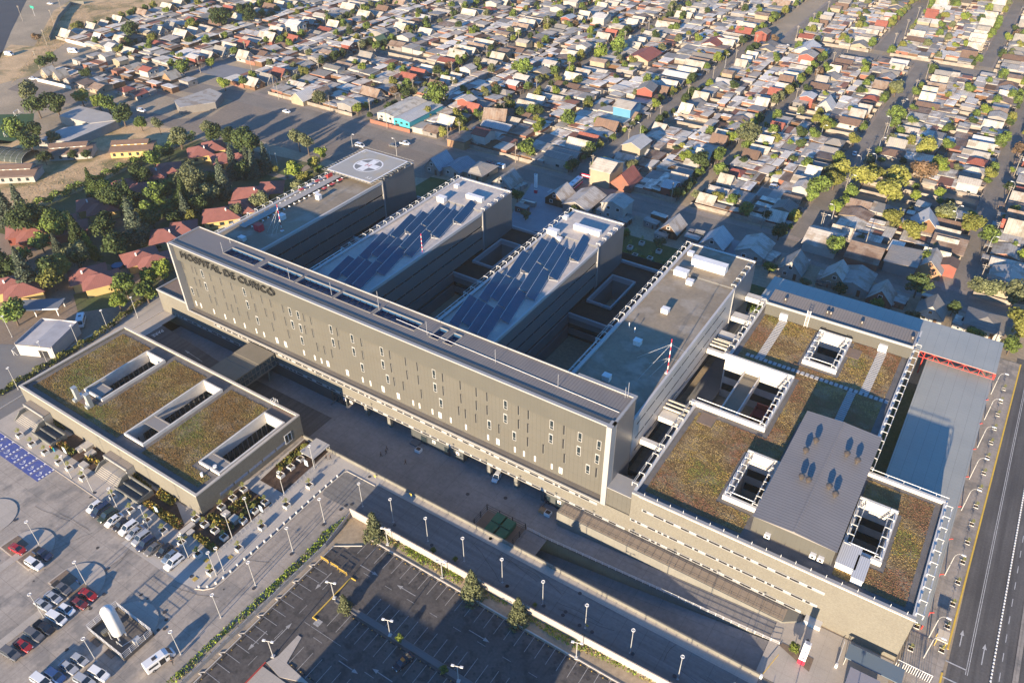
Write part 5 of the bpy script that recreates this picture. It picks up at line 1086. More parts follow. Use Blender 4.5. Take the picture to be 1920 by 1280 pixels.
# ================================================================ PLANTERS, BOLLARDS
on = ["first", "second", "third", "fourth", "fifth", "sixth", "seventh", "eighth", "ninth", "tenth", "eleventh", "twelfth", "thirteenth", "fourteenth", "fifteenth", "sixteenth", "seventeenth", "eighteenth", "nineteenth", "twentieth"]
def nth(i):
    if i < 20: return on[i]
    t, u = divmod(i+1, 10); T_ = {2: "twenty", 3: "thirty", 4: "forty", 5: "fifty", 6: "sixty"}[t]
    return T_[:-1]+"ieth" if u == 0 else T_+"-"+on[u-1]
leafy = mat("sapling_leaves", (.20, .24, .04), (.28, .24, .05), scale=2, obj=True)
def mk_planter(red=False):
    t = thing("planter", "square white concrete planter", "planter"); k = MB(); w = .75; 
    for q in ((-w, -w, w, -w+.14), (-w, w-.14, w, w), (-w, -w+.14, -w+.14, w-.14), (w-.14, -w+.14, w, w-.14)): k.box(q[0], q[1], 0, q[2], q[3], .95)
    k.box(-w+.14, -w+.14, 0, w-.14, w-.14, .1); k.build("box", whitewall, t); k = MB(); k.box(-w+.14, -w+.14, .1, w-.14, w-.14, .8); k.build("soil", mulch, t)
    k = MB(); k.tube((0, 0, .8), (.05, 0, 2.6), .03, 5)
    r0 = random.Random(3)
    for i in range(36):
        p = Vector((r0.gauss(.05, .28), r0.gauss(0, .28), 2.4+r0.gauss(0, .3))); a = r0.random()*6; s = .14
        k.quad(p+Vector((math.cos(a)*s, math.sin(a)*s, .03)), p+Vector((-math.sin(a)*s, math.cos(a)*s, -.05)), p-Vector((math.cos(a)*s, math.sin(a)*s, -.04)), p-Vector((-math.sin(a)*s, math.cos(a)*s, -.03)), 1)
    k.build("sapling", [mat("twig_bark", (.18, .13, .08)), leafy], t); return proto(t)
planter = mk_planter(); GP = "square white planters"
pl = [(K3, 1147, 478, "on the promenade nearest to the court wall"), (K3, 970, 632, "on the promenade opposite the pale path"), (K3, 780, 800, "on the promenade, third from the court wall"), (K3, 600, 965, "on the promenade beside the yellow tactile patch"), (K3, 385, 1150, "on the promenade at its lower left end"), (K3, 285, 1010, "right of the white four-wheel drive"), (K3, 1108, 212, "in the upper mulch bed beside the pale shelter"), (K3, 1077, 270, "in the upper mulch bed, second from the shelter"), (K3, 1003, 335, "in the upper mulch bed, third from the shelter"), (K3, 925, 398, "in the upper mulch bed, lowest one"),
      (K3, 636, 508, "at the top corner of the lower mulch bed"), (K3, 553, 575, "in the lower mulch bed near the building, middle one"), (K3, 466, 645, "in the lower mulch bed near the building, lowest one"), (K3, 803, 608, "at the right corner of the lower mulch bed"), (K3, 722, 675, "beside the lamp in the lower mulch bed"), (K3, 633, 752, "beside the grey bench blocks in the lower mulch bed"), (K3, 335, 780, "at the left of the lower mulch bed"), (K3, 415, 828, "low in the lower mulch bed, middle one"), (K3, 485, 880, "low in the lower mulch bed, right one"), (K3, 268, 735, "on the end of the long white bench"),
      (K1, 165, 100, "nearest to the left portal"), (K1, 275, 180, "second from the left portal"), (K1, 393, 252, "third from the left portal"), (K1, 515, 340, "fourth from the left portal"), (K1, 605, 395, "fifth from the left portal"), (K1, 727, 480, "in front of the middle portal steps"), (K1, 990, 650, "behind the dark minivan in the car row"), (K1, 1152, 770, "behind the black hatchback in the car row"), (K1, 1300, 865, "behind the silver cars in the row"), (K1, 1440, 955, "behind the grey saloon in the row"), (K1, 1605, 1060, "behind the small black car in the row"), (K1, 1745, 1165, "to the right of the row's last lamp"), (K2, 1860, 320, "on the forecourt tip beside the first bollards")]
for T_, a, c_, lab in pl:
    x, y = G(*T_(a, c_)); put(planter, (x, y+.6, .1), 0, "white square planter "+lab, GP)
for (px, py, lab) in ((1181, 467, "with red flowers on the rear terrace"), (1203, 459, "on the rear terrace in front of the dark hedge"), (1190, 482, "on the rear terrace with a thin sapling, left"), (1218, 488, "on the rear terrace with a thin sapling, right"), (1235, 474, "on the rear terrace, rightmost one")):
    x, y = G(px, py, 0); put(planter, (x, y, .1), 0, "white square planter "+lab, GP, 1.2)
for i in range(16):
    put(planter, (22.9, 121+i*6.4, -.48), 0, f"dark-soiled planter with a thin sapling by the yellow kerb, {nth(i)} from the near end", "yellow kerb planters", .75)
    if i < 7: put(planter, (17.6, 118+i*6.0, -.48), 0, f"small planter beside the cream building's right wall, {nth(i)} from the near end", "right wall planters", .75)
bm = MB(); bm.tube((0, 0, 0), (0, 0, .55), .28, 10, r2=.24); bm.tube((0, 0, .55), (0, 0, .62), .24, 10, r2=.16); bmm = bm.mesh("bollard", whitewall)
bl = [(305, 1240), (370, 1240), (436, 1212), (493, 1170), (548, 1122), (600, 1072), (657, 1025), (708, 980), (758, 935), (811, 890), (862, 845), (912, 797), (962, 750), (1010, 708), (1057, 668), (1104, 625), (1150, 583), (1196, 543), (1241, 503), (1286, 463), (1330, 425), (1374, 386)]
for i, (a, c_) in enumerate(bl):
    x, y = G(*K3(a, c_)); o = bpy.data.objects.new("bollard", bmm); C.objects.link(o); o.location = (x, y, .08); tag(o, f"short white concrete bollard on the promenade kerb, {nth(i)} from its lower left end", "bollard", "promenade bollards")
# benches / blocks, info boards
def block(T_, a, c_, lx, ly, h, label, name="bench_block", m_=None):
    x, y = G(*T_(a, c_)); t = thing(name, label, "bench", (x, y, 0)); k = MB(); k.rbox(x, y, .12, lx, ly, h); k.build("base", m_ or mat("block_concrete", (.40, .37, .31), (.34, .31, .27), scale=1), t)
    k = MB(); k.rbox(x, y, .12+h, lx+.1, ly+.1, .08); k.build("seat", MATS["coping_stone"], t)
block(K3, 515, 690, 1.6, 1.6, 1.0, "grey square block beside the lamp in the lower mulch bed", "utility_box", mat("util_grey", (.30, .30, .28))); block(K3, 583, 735, 1.8, 1.8, 1.3, "darker grey square block in the lower mulch bed", "utility_box", mat("util_dark", (.16, .16, .15)))
block(K3, 215, 795, 1.3, 3.6, .6, "long white bench at the corner of the sedum-roofed building"); block(K3, 240, 825, 1.3, 1.5, .5, "short white bench block next to the long bench")
block(K1, 780, 185, 2.6, 2.4, .9, "largest white block on the mulch between the portals"); block(K1, 728, 205, 1.6, 2.2, .8, "narrow white block on the mulch between the portals"); block(K1, 812, 250, 1.9, 2.2, .7, "white block at the shrub bed between the portals"); block(K1, 750, 350, 2.4, 1.6, .5, "pale slab bench at the plaza edge near the middle portal")
x, y = G(*K3(1210, 215)); t = thing("bike_shelter", "pale flat-roofed glass shelter in the upper mulch bed", "shelter", (x, y, 0)); k = MB(); k.box(x-2.4, y-3, 2.2, x+2.4, y+3, 2.35); k.build("roof", mat("shelter_roof", (.40, .38, .35)), t); k = MB()
for dx in (-2.2, 2.2):
    for dy in (-2.8, 2.8): k.tube((x+dx, y+dy, 0), (x+dx, y+dy, 2.2), .07, 5)
k.build("post", galv, t)
for T_, a, c_, lab in ((K3, 1138, 312, "in the upper mulch bed"), (K3, 790, 665, "at the edge of the lower mulch bed"), (K1, 1405, 775, "in the shrubs behind the parked row"), (K1, 590, 245, "beside the colourful letters")):
    x, y = G(*T_(a, c_)); t = thing("info_board", "tall pale blue-white information board "+lab, "sign", (x, y, 0)); k = MB(); k.rbox(x, y, .6, 1.2, .12, 1.9); k.build("board", mat("board_pale", (.5, .58, .6)), t); k = MB(); k.box(x-.45, y-.04, 0, x-.38, y+.04, .6); k.box(x+.38, y-.04, 0, x+.45, y+.04, .6); k.build("post", darkmetal, t)
x, y = G(*K1(470, 205))
for i, c_ in enumerate(((.6, .05, .04), (.7, .25, .03), (.65, .5, .05), (.05, .4, .12), (.05, .35, .6))):
    k = MB(); xx = x-.8+i*.42; k.box(xx, y-.15, .1, xx+.14, y+.05, 1.2); k.box(xx, y-.15, 1.0, xx+.34, y+.05, 1.2); k.box(xx, y-.15, .1, xx+.34, y+.05, .3)
    tag(k.build("colour_letter", mat(f"letter_paint_{i}", c_)), ("red", "orange", "yellow", "green", "blue")[i]+" block letter of the small colourful row near the left portal", "letter", "colourful block letters")
# yellow floor patches
b = MB()
for (a, c_) in ((545, 1010), (272, 1178), (360, 1033), (195, 858)): x, y = G(*K3(a, c_)); b.box(x-.5, y-.5, .12, x+.5, y+.5, .15)
struct(b, "tactile_paving", mat("tactile_yellow", (.5, .32, .05), (.4, .3, .1), scale=3))
# manholes
k = MB()
for T_, a, c_ in ((K3, 165, 0), (K3, 1622, 388), (K3, 1400, 640), (K3, 1438, 610), (K3, 1485, 600), (K3, 1268, 757), (K3, 1018, 985), (K3, 727, 1250), (K3, 245, 1157), (K1, 843, 588), (K1, 137, 830), (K2, 950, 272), (K2, 925, 492), (K2, 1170, 592), (K2, 1465, 650), (K2, 1250, 720), (K2, 1465, 797), (K5, 165, 762), (K5, 452, 915), (K5, 908, 865), (K5, 1035, 1233), (K6, 655, 338), (K6, 890, 465), (K6, 1120, 590), (K6, 1013, 525), (K6, 1200, 633), (K6, 1030, 503), (K6, 1460, 773), (K6, 1730, 915), (K6, 547, 33), (K6, 1122, 385)):
    x, y = G(*T_(a, c_)); k.tube((x, y, .1), (x, y, .125), .42, 12)
tag(k.build("manhole_cover", darkmetal), kind='structure')
k = MB()
for T_, a, c_ in ((K5, 730, 520), (K5, 1023, 550)): x, y = G(*T_(a, c_), -4); k.tube((x, y, -3.99), (x, y, -3.96), .5, 12)
tag(k.build("court_drain_cover", darkmetal), kind='structure')
# ================================================================ TANK COMPOUND
tx, ty = -119.9, 33.4
t = thing("tank_compound", "fenced concrete compound holding the big white gas tank", "compound", (tx, ty, 0))
k = MB(); k.box(-126, 29.8, 0, -114, 36.6, .25); k.build("slab", mat("compound_slab", (.13, .115, .10)), t)
k = MB(); k.box(-126, 29.8, .25, -125.8, 36.6, .9); k.box(-126, 29.6, .25, -114, 29.8, .9); k.box(-114.2, 29.8, .25, -114, 36.6, .9); k.box(-126, 36.4, .25, -114, 36.6, .9); k.build("low_wall", mat("compound_wall", (.10, .09, .08)), t)
k = MB()
pp = [(-126, 29.7), (-114.1, 29.7), (-114.1, 36.5), (-126, 36.5), (-126, 29.7)]
for a, c_ in zip(pp, pp[1:]):
    L_ = math.hypot(c_[0]-a[0], c_[1]-a[1]); n = int(L_/1.7)
    for i in range(n+1): x, y = a[0]+(c_[0]-a[0])*i/n, a[1]+(c_[1]-a[1])*i/n; k.tube((x, y, .9), (x, y, 2.6), .05, 4)
    for h in (1.1, 1.6, 2.1, 2.6): k.tube((*a, h), (*c_, h), .035, 4)
k.build("mesh_fence", white, t)
k = MB(); k.rbox(-122.4, 32.6, .5, 1.1, 4.0, 1.1, R(0)); k.build("evaporator", mat("evaporator_fins", (.33, .30, .22), stripe=(1, .3, .12, .5), rough=.5, metal=.4), t)
k = MB(); k.path([(-118, 31, 1), (-118, 31, 2), (-116, 31, 2), (-116, 35, 1)], .07, 5); k.box(-116.2, 33, .25, -115.2, 34.4, 1.3); k.build("pipework", galv, t)
tk = thing("gas_tank", "big upright white cylindrical gas tank on legs inside the fenced compound", "tank", (-119.6, 32.6, 0))
k = MB(); rings = []; r0 = 1.35; zs = [(1.2, .25), (1.35, .8), (1.7, 1.2), (2.1, r0), (9.3, r0), (9.7, 1.2), (10.05, .8), (10.2, .2)]
for z, r_ in zs: rings.append([(-119.6+r_*math.cos(2*math.pi*i/24), 32.6+r_*math.sin(2*math.pi*i/24), z) for i in range(24)])
k.loft(rings); k.build("vessel", mat("tank_white", (.74, .72, .67), (.68, .65, .6), scale=.7, rough=.35, spec=.6), tk, smooth=True)
for i in range(4):
    a = R(45+i*90); k = MB(); k.box(-119.6+1.1*math.cos(a)-.12, 32.6+1.1*math.sin(a)-.12, .25, -119.6+1.1*math.cos(a)+.12, 32.6+1.1*math.sin(a)+.12, 2.3); k.build("leg", white, tk)
k = MB(); k.path([(-119.6, 31.1, 1.2), (-119.6, 30.9, 1.6), (-119.6, 31.0, 4)], .08, 5); k.tube((-119.6, 32.6, 10.1), (-119.6, 32.6, 10.6), .12, 6); k.build("pipe_fitting", galv, tk)
# ================================================================ VEHICLES
rubber = mat("tyre_rubber", (.02, .02, .02)); rimm = mat("wheel_rim", (.4, .4, .4), rough=.3, metal=.6)
carglass = glass("car_glass", (.02, .03, .04), .05); headl = mat("headlight_lens", (.7, .7, .68), rough=.2); taill = mat("tail_light", (.4, .02, .02), rough=.3)
def paint(n_, c): return mat("car_paint_"+n_, c, rough=.25, spec=.7)
P_ = {"white": paint("white", (.72, .71, .68)), "silver": paint("silver", (.36, .37, .38)), "grey": paint("grey", (.13, .125, .12)), "black": paint("black", (.018, .018, .02)), "red": paint("red", (.33, .02, .02)), "darkred": paint("dark_red", (.17, .03, .03)), "navy": paint("navy", (.025, .035, .07)), "blue": paint("blue", (.03, .07, .18)), "steel": paint("steel_blue", (.12, .17, .24)), "green": paint("dark_green", (.03, .045, .03)), "pink": paint("magenta", (.45, .03, .12))}
def ring(x, w, z0, z1, ch=.12, wt=None):
    wt = w if wt is None else wt; c = min(ch, (z1-z0)/3)
    return [(x, -w+.05, z0), (x, w-.05, z0), (x, w, z0+c), (x, (w+wt)/2, z1-c), (x, wt-c, z1), (x, -wt+c, z1), (x, -(w+wt)/2, z1-c), (x, -w, z0+c)]
CARPROTO = {}
def mk_car(kind, col):
    key = kind+col
    if key in CARPROTO: return CARPROTO[key]
    t = thing("parked_car", col+" "+kind, "car"); pm = P_[col]; k = MB()
    if kind == 'saloon': L_, W_, st, gh = 4.5, .88, [(-2.25, .70, .45, .70), (-2.15, .82, .28, .86), (-1.5, .88, .2, .95), (0, .89, .2, .96), (1.3, .88, .2, .92), (2.05, .80, .25, .75), (2.25, .62, .35, .60)], [(-1.75, .70, .94), (-1.0, .60, 1.40), (.25, .60, 1.43), (1.15, .74, .94)]
    elif kind == 'hatchback': L_, W_, st, gh = 3.9, .86, [(-1.95, .72, .4, .80), (-1.85, .84, .25, .95), (-1.0, .87, .2, .98), (.9, .87, .2, .95), (1.75, .80, .25, .78), (1.95, .62, .35, .62)], [(-1.85, .74, .95), (-1.45, .63, 1.46), (.2, .62, 1.50), (1.05, .75, .95)]
    elif kind == 'suv': L_, W_, st, gh = 4.6, .94, [(-2.3, .82, .45, .95), (-2.2, .92, .32, 1.08), (-1.0, .95, .28, 1.1), (1.2, .95, .28, 1.06), (2.1, .88, .32, .95), (2.3, .72, .42, .80)], [(-2.2, .84, 1.08), (-1.9, .72, 1.68), (.4, .72, 1.72), (1.2, .82, 1.08)]
    elif kind == 'minivan': L_, W_, st, gh = 4.8, .95, [(-2.4, .84, .4, .98), (-2.3, .94, .28, 1.05), (0, .96, .25, 1.05), (1.6, .94, .25, .98), (2.25, .85, .3, .85), (2.4, .7, .4, .72)], [(-2.35, .86, 1.04), (-2.1, .76, 1.72), (.7, .76, 1.74), (1.75, .84, 1.0)]
    else: L_, W_, st, gh = 5.2, .95, [(-2.6, .88, .5, 1.02), (-2.5, .93, .4, 1.06), (-.5, .95, .35, 1.08), (1.4, .95, .35, 1.08), (2.4, .88, .4, .95), (2.6, .74, .5, .82)], [(-.75, .84, 1.07), (-.6, .73, 1.68), (.6, .73, 1.70), (1.45, .84, 1.07)]
    k.loft([ring(x, w, z0, z1) for x, w, z0, z1 in st]); k.build("body", pm, t, smooth=False)
    k = MB(); belt = gh[0][2]
    k.loft([[(x, -w0, belt-.03), (x, w0, belt-.03), (x, w1, z), (x, -w1, z)] for (x, w1, z), w0 in zip(gh, [gh[0][1], .80*W_/.88, .80*W_/.88, gh[3][1]])])
    k.build("windows", carglass, t)
    k = MB(); a, c_ = gh[1], gh[2]; k.loft([[(a[0]-.08, -a[1]-.02, a[2]-.04), (a[0]-.08, a[1]+.02, a[2]-.04), (a[0]-.05, a[1]-.04, a[2]+.03), (a[0]-.05, -a[1]+.04, a[2]+.03)], [(c_[0]+.05, -c_[1]-.02, c_[2]-.05), (c_[0]+.05, c_[1]+.02, c_[2]-.05), (c_[0], c_[1]-.04, c_[2]+.03), (c_[0], -c_[1]+.04, c_[2]+.03)]])
    for s in (-1, 1):
        for (p, q_) in ((gh[0], gh[1]), (gh[2], gh[3])): k.tube((p[0], s*(p[1]+.01), p[2]), (q_[0], s*(q_[1]+.01), q_[2]), .05, 4)
        xm = (gh[1][0]+gh[2][0])/2; k.tube((xm, s*.82, belt-.02), (xm, s*gh[1][1], gh[1][2]), .045, 4)
    k.build("roof_panel", pm, t)
    if kind == 'pickup':
        k = MB(); k.box(-2.45, -.78, 1.0, -.85, .78, 1.095); k.build("load_bed", mat("bed_liner", (.03, .03, .03)), t)
    for sx in (-1, 1):
        for s in (-1, 1):
            xw = sx*L_*.31; k = MB(); k.tube((xw, s*(W_-.2), .33), (xw, s*(W_+.03), .33), .33, 12); wo2 = k.build("wheel", rubber, t); k = MB(); k.tube((xw, s*(W_+.03), .33), (xw, s*(W_+.045), .33), .2, 8); k.build("rim", rimm, wo2)
    xf = st[-1][0]
    for s in (-1, 1):
        k = MB(); k.box(xf-.2, s*.58-.14, .55, xf+.0, s*.58+.14, .68); k.build("headlight", headl, t)
        k = MB(); k.box(-L_/2-.01, s*.62-.12, .65, -L_/2+.1, s*.62+.12, .80); k.build("tail_light", taill, t)
        k = MB(); k.box(gh[3][0]-.25, s*(W_+.05)-.07, belt-.02, gh[3][0]-.12, s*(W_+.05)+.07, belt+.12); k.build("wing_mirror", pm, t)
    CARPROTO[key] = proto(t); return CARPROTO[key]
def car(T_, a, c_, kind, col, rz, lab, z=.04, dz=.7):
    x, y = G(*T_(a, c_), z+dz); return put(mk_car(kind, col), (x, y, z), R(rz), lab, None)
row = [((840, 705), 'hatchback', 'white', "white hatchback at the left end of the row of thirteen"), ((895, 735), 'minivan', 'navy', "navy minivan, second from the left in the row of thirteen"), ((955, 785), 'suv', 'green', "dark green off-roader, third in the row of thirteen"), ((1012, 825), 'saloon', 'white', "white saloon with dark glass, fourth in the row of thirteen"), ((1075, 865), 'hatchback', 'black', "black hatchback, fifth in the row of thirteen"), ((1140, 895), 'suv', 'white', "white crossover with dark roof bars, sixth in the row of thirteen"), ((1200, 935), 'saloon', 'silver', "small silver saloon, seventh in the row of thirteen"), ((1255, 985), 'suv', 'silver', "silver crossover, eighth in the row of thirteen"), ((1295, 1035), 'suv', 'navy', "navy off-roader, ninth in the row of thirteen"), ((1365, 1075), 'saloon', 'grey', "grey saloon, tenth in the row of thirteen"), ((1460, 1095), 'hatchback', 'black', "small black hatchback, eleventh in the row of thirteen"), ((1520, 1140), 'saloon', 'steel', "steel blue saloon, twelfth in the row of thirteen"), ((1545, 1200), 'suv', 'white', "white off-roader with roof rack at the right end of the row")]
for (q0, kd, cl, lb_) in row: car(K1, *q0, kd, cl, -91, lb_)
E4 = [((155, 85), 'saloon', 'red', 187, "red saloon alone beyond the dark pickup"), ((380, 130), 'pickup', 'navy', 5, "dark blue pickup beside the small bush on the island"), ((305, 220), 'suv', 'white', 5, "white car nearest the dark blue pickup"), ((550, 435), 'pickup', 'grey', 5, "grey pickup with open bed near the motorcycle"), ((472, 515), 'saloon', 'silver', 5, "silver car next to the grey pickup"), ((380, 580), 'saloon', 'silver', 5, "silver saloon at the near end of its row of three"),
      ((783, 490), 'saloon', 'red', 187, "bright red saloon at the top of the central row"), ((700, 565), 'saloon', 'darkred', 187, "dark red saloon, second in the central row"), ((592, 625), 'hatchback', 'white', 187, "white hatchback, third in the central row"), ((505, 700), 'minivan', 'white', 187, "white crossover with black roof, fourth in the central row"), ((395, 785), 'pickup', 'black', 187, "dark pickup in the central row"), ((305, 850), 'suv', 'grey', 187, "grey estate car between dark pickup and red saloon"), ((203, 940), 'saloon', 'red', 187, "red saloon low in the central row between grey cars"), ((95, 1015), 'suv', 'grey', 187, "grey off-roader at the near end of the central row"),
      ((708, 1070), 'hatchback', 'silver', 187, "small silver hatchback beside the tank island"), ((605, 1135), 'saloon', 'silver', 5, "silver saloon next to the small hatchback near the bottom"), ((495, 1215), 'suv', 'blue', 5, "blue car with sunroof at the bottom of the photo"), ((370, 1262), 'minivan', 'white', 5, "white van-like car at the bottom left edge"), ((880, 1195), 'suv', 'white', 187, "white car with black roof below the tank"), ((750, 1260), 'suv', 'silver', 187, "silver roof-railed car at the bottom edge")]
for (q0, kd, cl, rz, lb_) in E4: car(K2, *q0, kd, cl, rz-180 if rz > 90 else rz, lb_)
x_, y_ = G(*K4(1562, 822), .7); tx_ = put(mk_car('saloon', 'black'), (x_, y_, .04), R(-100), "black taxi with orange roof patch alone in the asphalt car park")
o = MB(); o.box(-.35, -.45, 1.47, .35, .45, 1.5); ob = bpy.data.objects.new("roof_sign", o.mesh("roof_sign", mat("taxi_orange", (.7, .2, .04)))); C.objects.link(ob); ob.parent = tx_
x_, y_ = G(*K5(948, 392), -3.3); put(mk_car('hatchback', 'white'), (x_, y_+.5, -4), R(-80), "white car parked under the podium between two columns")
for q0, kd, cl, rz, lb_ in ((Z1(185, 438), 'saloon', 'white', 30, "white car at the corner of the dirt lane far left"), (Z1(702, 377), 'saloon', 'white', 20, "white car parked among houses near the sports court"), (Z1(1295, 310), 'saloon', 'white', 90, "white car by the far side of the sports court"), (Z1(1328, 298), 'hatchback', 'black', 90, "black car by the far side of the sports court"), (Z1(790, 617), 'suv', 'white', 10, "white car on the road beside the L-shaped school"), (Z1(1600, 622), 'saloon', 'white', 0, "white car driving on the avenue at left"), (Z2(105, 812), 'minivan', 'white', 0, "white car on the avenue behind the helipad"), (Z2(355, 800), 'pickup', 'white', 5, "white pickup parked behind the helipad"), (Z2(290, 812), 'saloon', 'grey', 5, "grey car beside the white pickup behind the helipad"), (Z2(830, 910), 'saloon', 'darkred', 0, "dark red car on the avenue beside the white van"), (Z2(1087, 475), 'suv', 'white', 90, "white car in the street behind the corner red house"), (Z2(255, 185), 'saloon', 'blue', 80, "blue car in the second street left of centre top"), (Z2(1147, 163), 'suv', 'white', 90, "white car high in the street left of the bus street"), (Z3(1230, 0), 'saloon', 'white', 90, "white car at the top edge"), (Z3(50, 660), 'saloon', 'silver', 10, "silver car in the shaded lot right of the bus street"), (Z3(1790-400, 1290-0), 'saloon', 'white', 0, "white car on the avenue at right") , (Z6(1860, 295), 'saloon', 'white', -30, "white car at the right edge beyond the orange wall"), (Z3(515, 1045), 'suv', 'white', 10, "white car in the shaded yard in the middle block"), (Z3(960, 855), 'saloon', 'white', 100, "white car at the diagonal junction"), (Z1(280, 20), 'saloon', 'white', 20, "white car near the wall at the top left field"), (Z2(1885, 640), 'suv', 'white', 10, "first white car in the lot beside the bus street"), (Z2(1885, 665), 'saloon', 'white', 10, "second white car in the lot beside the bus street"), (Z3(75, 735), 'saloon', 'silver', 10, "lower silver car in the shaded lot")):
    x_, y_ = G(*q0, .7); put(mk_car(kd, cl), (x_, y_, .05), R(rz), lb_)
def mk_van(label, x, y, rz, L_=6.0, W_=1.0, H_=2.5, col="white", door=True):
    t = thing("van", label, "van", (x, y, .04), rz=R(rz)); k = MB()
    k.loft([ring(-L_/2, W_-.05, .4, H_-.15), ring(-L_/2+.1, W_, .35, H_), ring(L_*.18, W_, .35, H_), ring(L_*.30, W_, .35, H_-.15, wt=W_-.12), ring(L_*.42, W_, .35, 1.35), ring(L_/2-.05, W_-.08, .4, 1.15), ring(L_/2, W_-.2, .5, .9)]); o = bpy.data.objects.new("body", k.mesh("body", P_[col])); C.objects.link(o); o.parent = t
    def pt(nm, k, m_, par=t): o = bpy.data.objects.new(nm, k.mesh(nm, m_)); C.objects.link(o); o.parent = par; return o
    k = MB(); k.add([(L_*.305, -W_+.18, H_-.2), (L_*.305, W_-.18, H_-.2), (L_*.43, W_-.12, 1.42), (L_*.43, -W_+.12, 1.42)], [(0, 1, 2, 3)]); pt("windscreen", k, carglass)
    for s in (-1, 1):
        k = MB(); k.box(-L_*.42, s*W_-.02, 1.35, L_*.12, s*W_+.02, 1.95) if s > 0 or not door else k.box(-L_*.42, -W_-.02, 1.35, -L_*.1, -W_+.02, 1.95); k.box(L_*.16, s*W_-.02, 1.35, L_*.30, s*W_+.02, 1.9); pt("side_window", k, carglass)
    if door: k = MB(); k.box(-L_*.05, -W_-.015, .5, L_*.14, -W_+.02, 2.1); pt("open_door_bay", k, darkgap)
    k = MB(); k.box(-L_*.2, -.4, H_, -L_*.06, .4, H_+.06); pt("roof_hatch", k, darkmetal)
    for sx in (-.3, .32):
        for s in (-1, 1): k = MB(); k.tube((L_*sx, s*(W_-.2), .36), (L_*sx, s*(W_+.03), .36), .36, 12); wq = pt("wheel", k, rubber); k = MB(); k.tube((L_*sx, s*(W_+.03), .36), (L_*sx, s*(W_+.05), .36), .2, 8); pt("rim", k, rimm, wq)
    for s in (-1, 1): k = MB(); k.box(L_/2-.14, s*.7-.12, .75, L_/2-.02, s*.7+.12, .92); pt("headlight", k, headl)
    return t
x_, y_ = G(*K2(1415, 1070), 1.2); mk_van("white passenger van with open sliding door beside two people", x_, y_, 80)
x_, y_ = G(*Z2(885, 925), 1.0); mk_van("white van on the avenue beside the dark red car", x_, y_, 180, 4.8, .9, 2.0, door=False)
x_, y_ = G(*N4(880, 1290), 1.2); mk_van("white truck parked behind the white corrugated shed", x_, y_, -40, 6, 1.1, 2.6, door=False)
x_, y_ = G(*Z1(410, 285), 1.2); mk_van("white motorhome parked in the fenced yard far left", x_, y_, 20, 6.5, 1.1, 2.8, door=False)
x_, y_ = G(*Z1(50, 300), 1.2); mk_van("small white trailer van by the highway edge", x_, y_, 20, 5, 1.1, 2.4, door=False)
x_, y_ = G(*Z3(655, 625), 1.2); mk_van("white lorry cab parked beside the blue house in the middle street", x_, y_, -90, 5, 1.0, 2.6, door=False)
# bus
bx, by = G(*Z2(1305, 1030), 1.2); t = thing("bus", "white and magenta city bus waiting at the crossing behind the hospital", "bus", (bx, by, .04), rz=R(-88))
def pt(nm, k, m_, par): o = bpy.data.objects.new(nm, k.mesh(nm, m_)); C.objects.link(o); o.parent = par; return o
k = MB(); k.box(-4.8, -1.15, .4, 4.7, 1.15, 2.95); k.loft([ring(4.7, 1.15, .4, 2.95), ring(4.95, 1.05, .5, 2.7)]); pt("body", k, [P_["white"]], t)
k = MB(); k.box(-4.83, -1.18, .38, 4.72, 1.18, 1.15); k.box(4.7, -1.1, .4, 5.0, 1.1, 1.2); pt("lower_skirt", k, P_["pink"], t)
for s in (-1, 1): k = MB(); k.box(-4.5, s*1.17-.02, 1.45, 4.4, s*1.17+.02, 2.35); pt("side_window", k, carglass, t)
k = MB(); k.box(4.84, -1.0, 1.3, 4.99, 1.0, 2.4); pt("windscreen", k, carglass, t)
k = MB(); k.box(-2.5, -.5, 2.95, -1.2, .5, 3.12); k.box(1.5, -.5, 2.95, 2.6, .5, 3.12); pt("roof_hatch", k, P_["silver"], t)
for sx in (-3, 3):
    for s in (-1, 1): k = MB(); k.tube((sx, s*.9, .48), (sx, s*1.18, .48), .48, 12); pt("wheel", k, rubber, t)
b = MB()
for i in range(8): b.box(bx-7.5+i*1.9, 254.0-.0, .05, bx-6.7+i*1.9, 257.4, .07)
struct(b, "zebra_crossing", mark)
# motorcycle
mx, my = G(*K2(690, 378), .5); t = thing("motorcycle", "blue motorcycle parked beside the central island near the grey pickup", "motorcycle", (mx, my, 0)); k = MB()
for s in (-.6, .6): MB().tube((mx+s, my-.05, .32), (mx+s, my+.05, .32), .32, 12).build("wheel", rubber, t)
k = MB(); k.loft([[(mx-.6, my-.1, .6), (mx-.6, my+.1, .6), (mx-.6, my+.08, .8), (mx-.6, my-.08, .8)], [(mx+.1, my-.16, .5), (mx+.1, my+.16, .5), (mx+.1, my+.12, .95), (mx+.1, my-.12, .95)], [(mx+.5, my-.08, .6), (mx+.5, my+.08, .6), (mx+.5, my+.06, .9), (mx+.5, my-.06, .9)]]); k.build("body", P_["blue"], t)
k = MB(); k.tube((mx+.45, my-.35, 1.05), (mx+.45, my+.35, 1.05), .03, 5); k.tube((mx+.6, my, .35), (mx+.42, my, 1.05), .04, 5); k.build("handlebar", darkmetal, t)
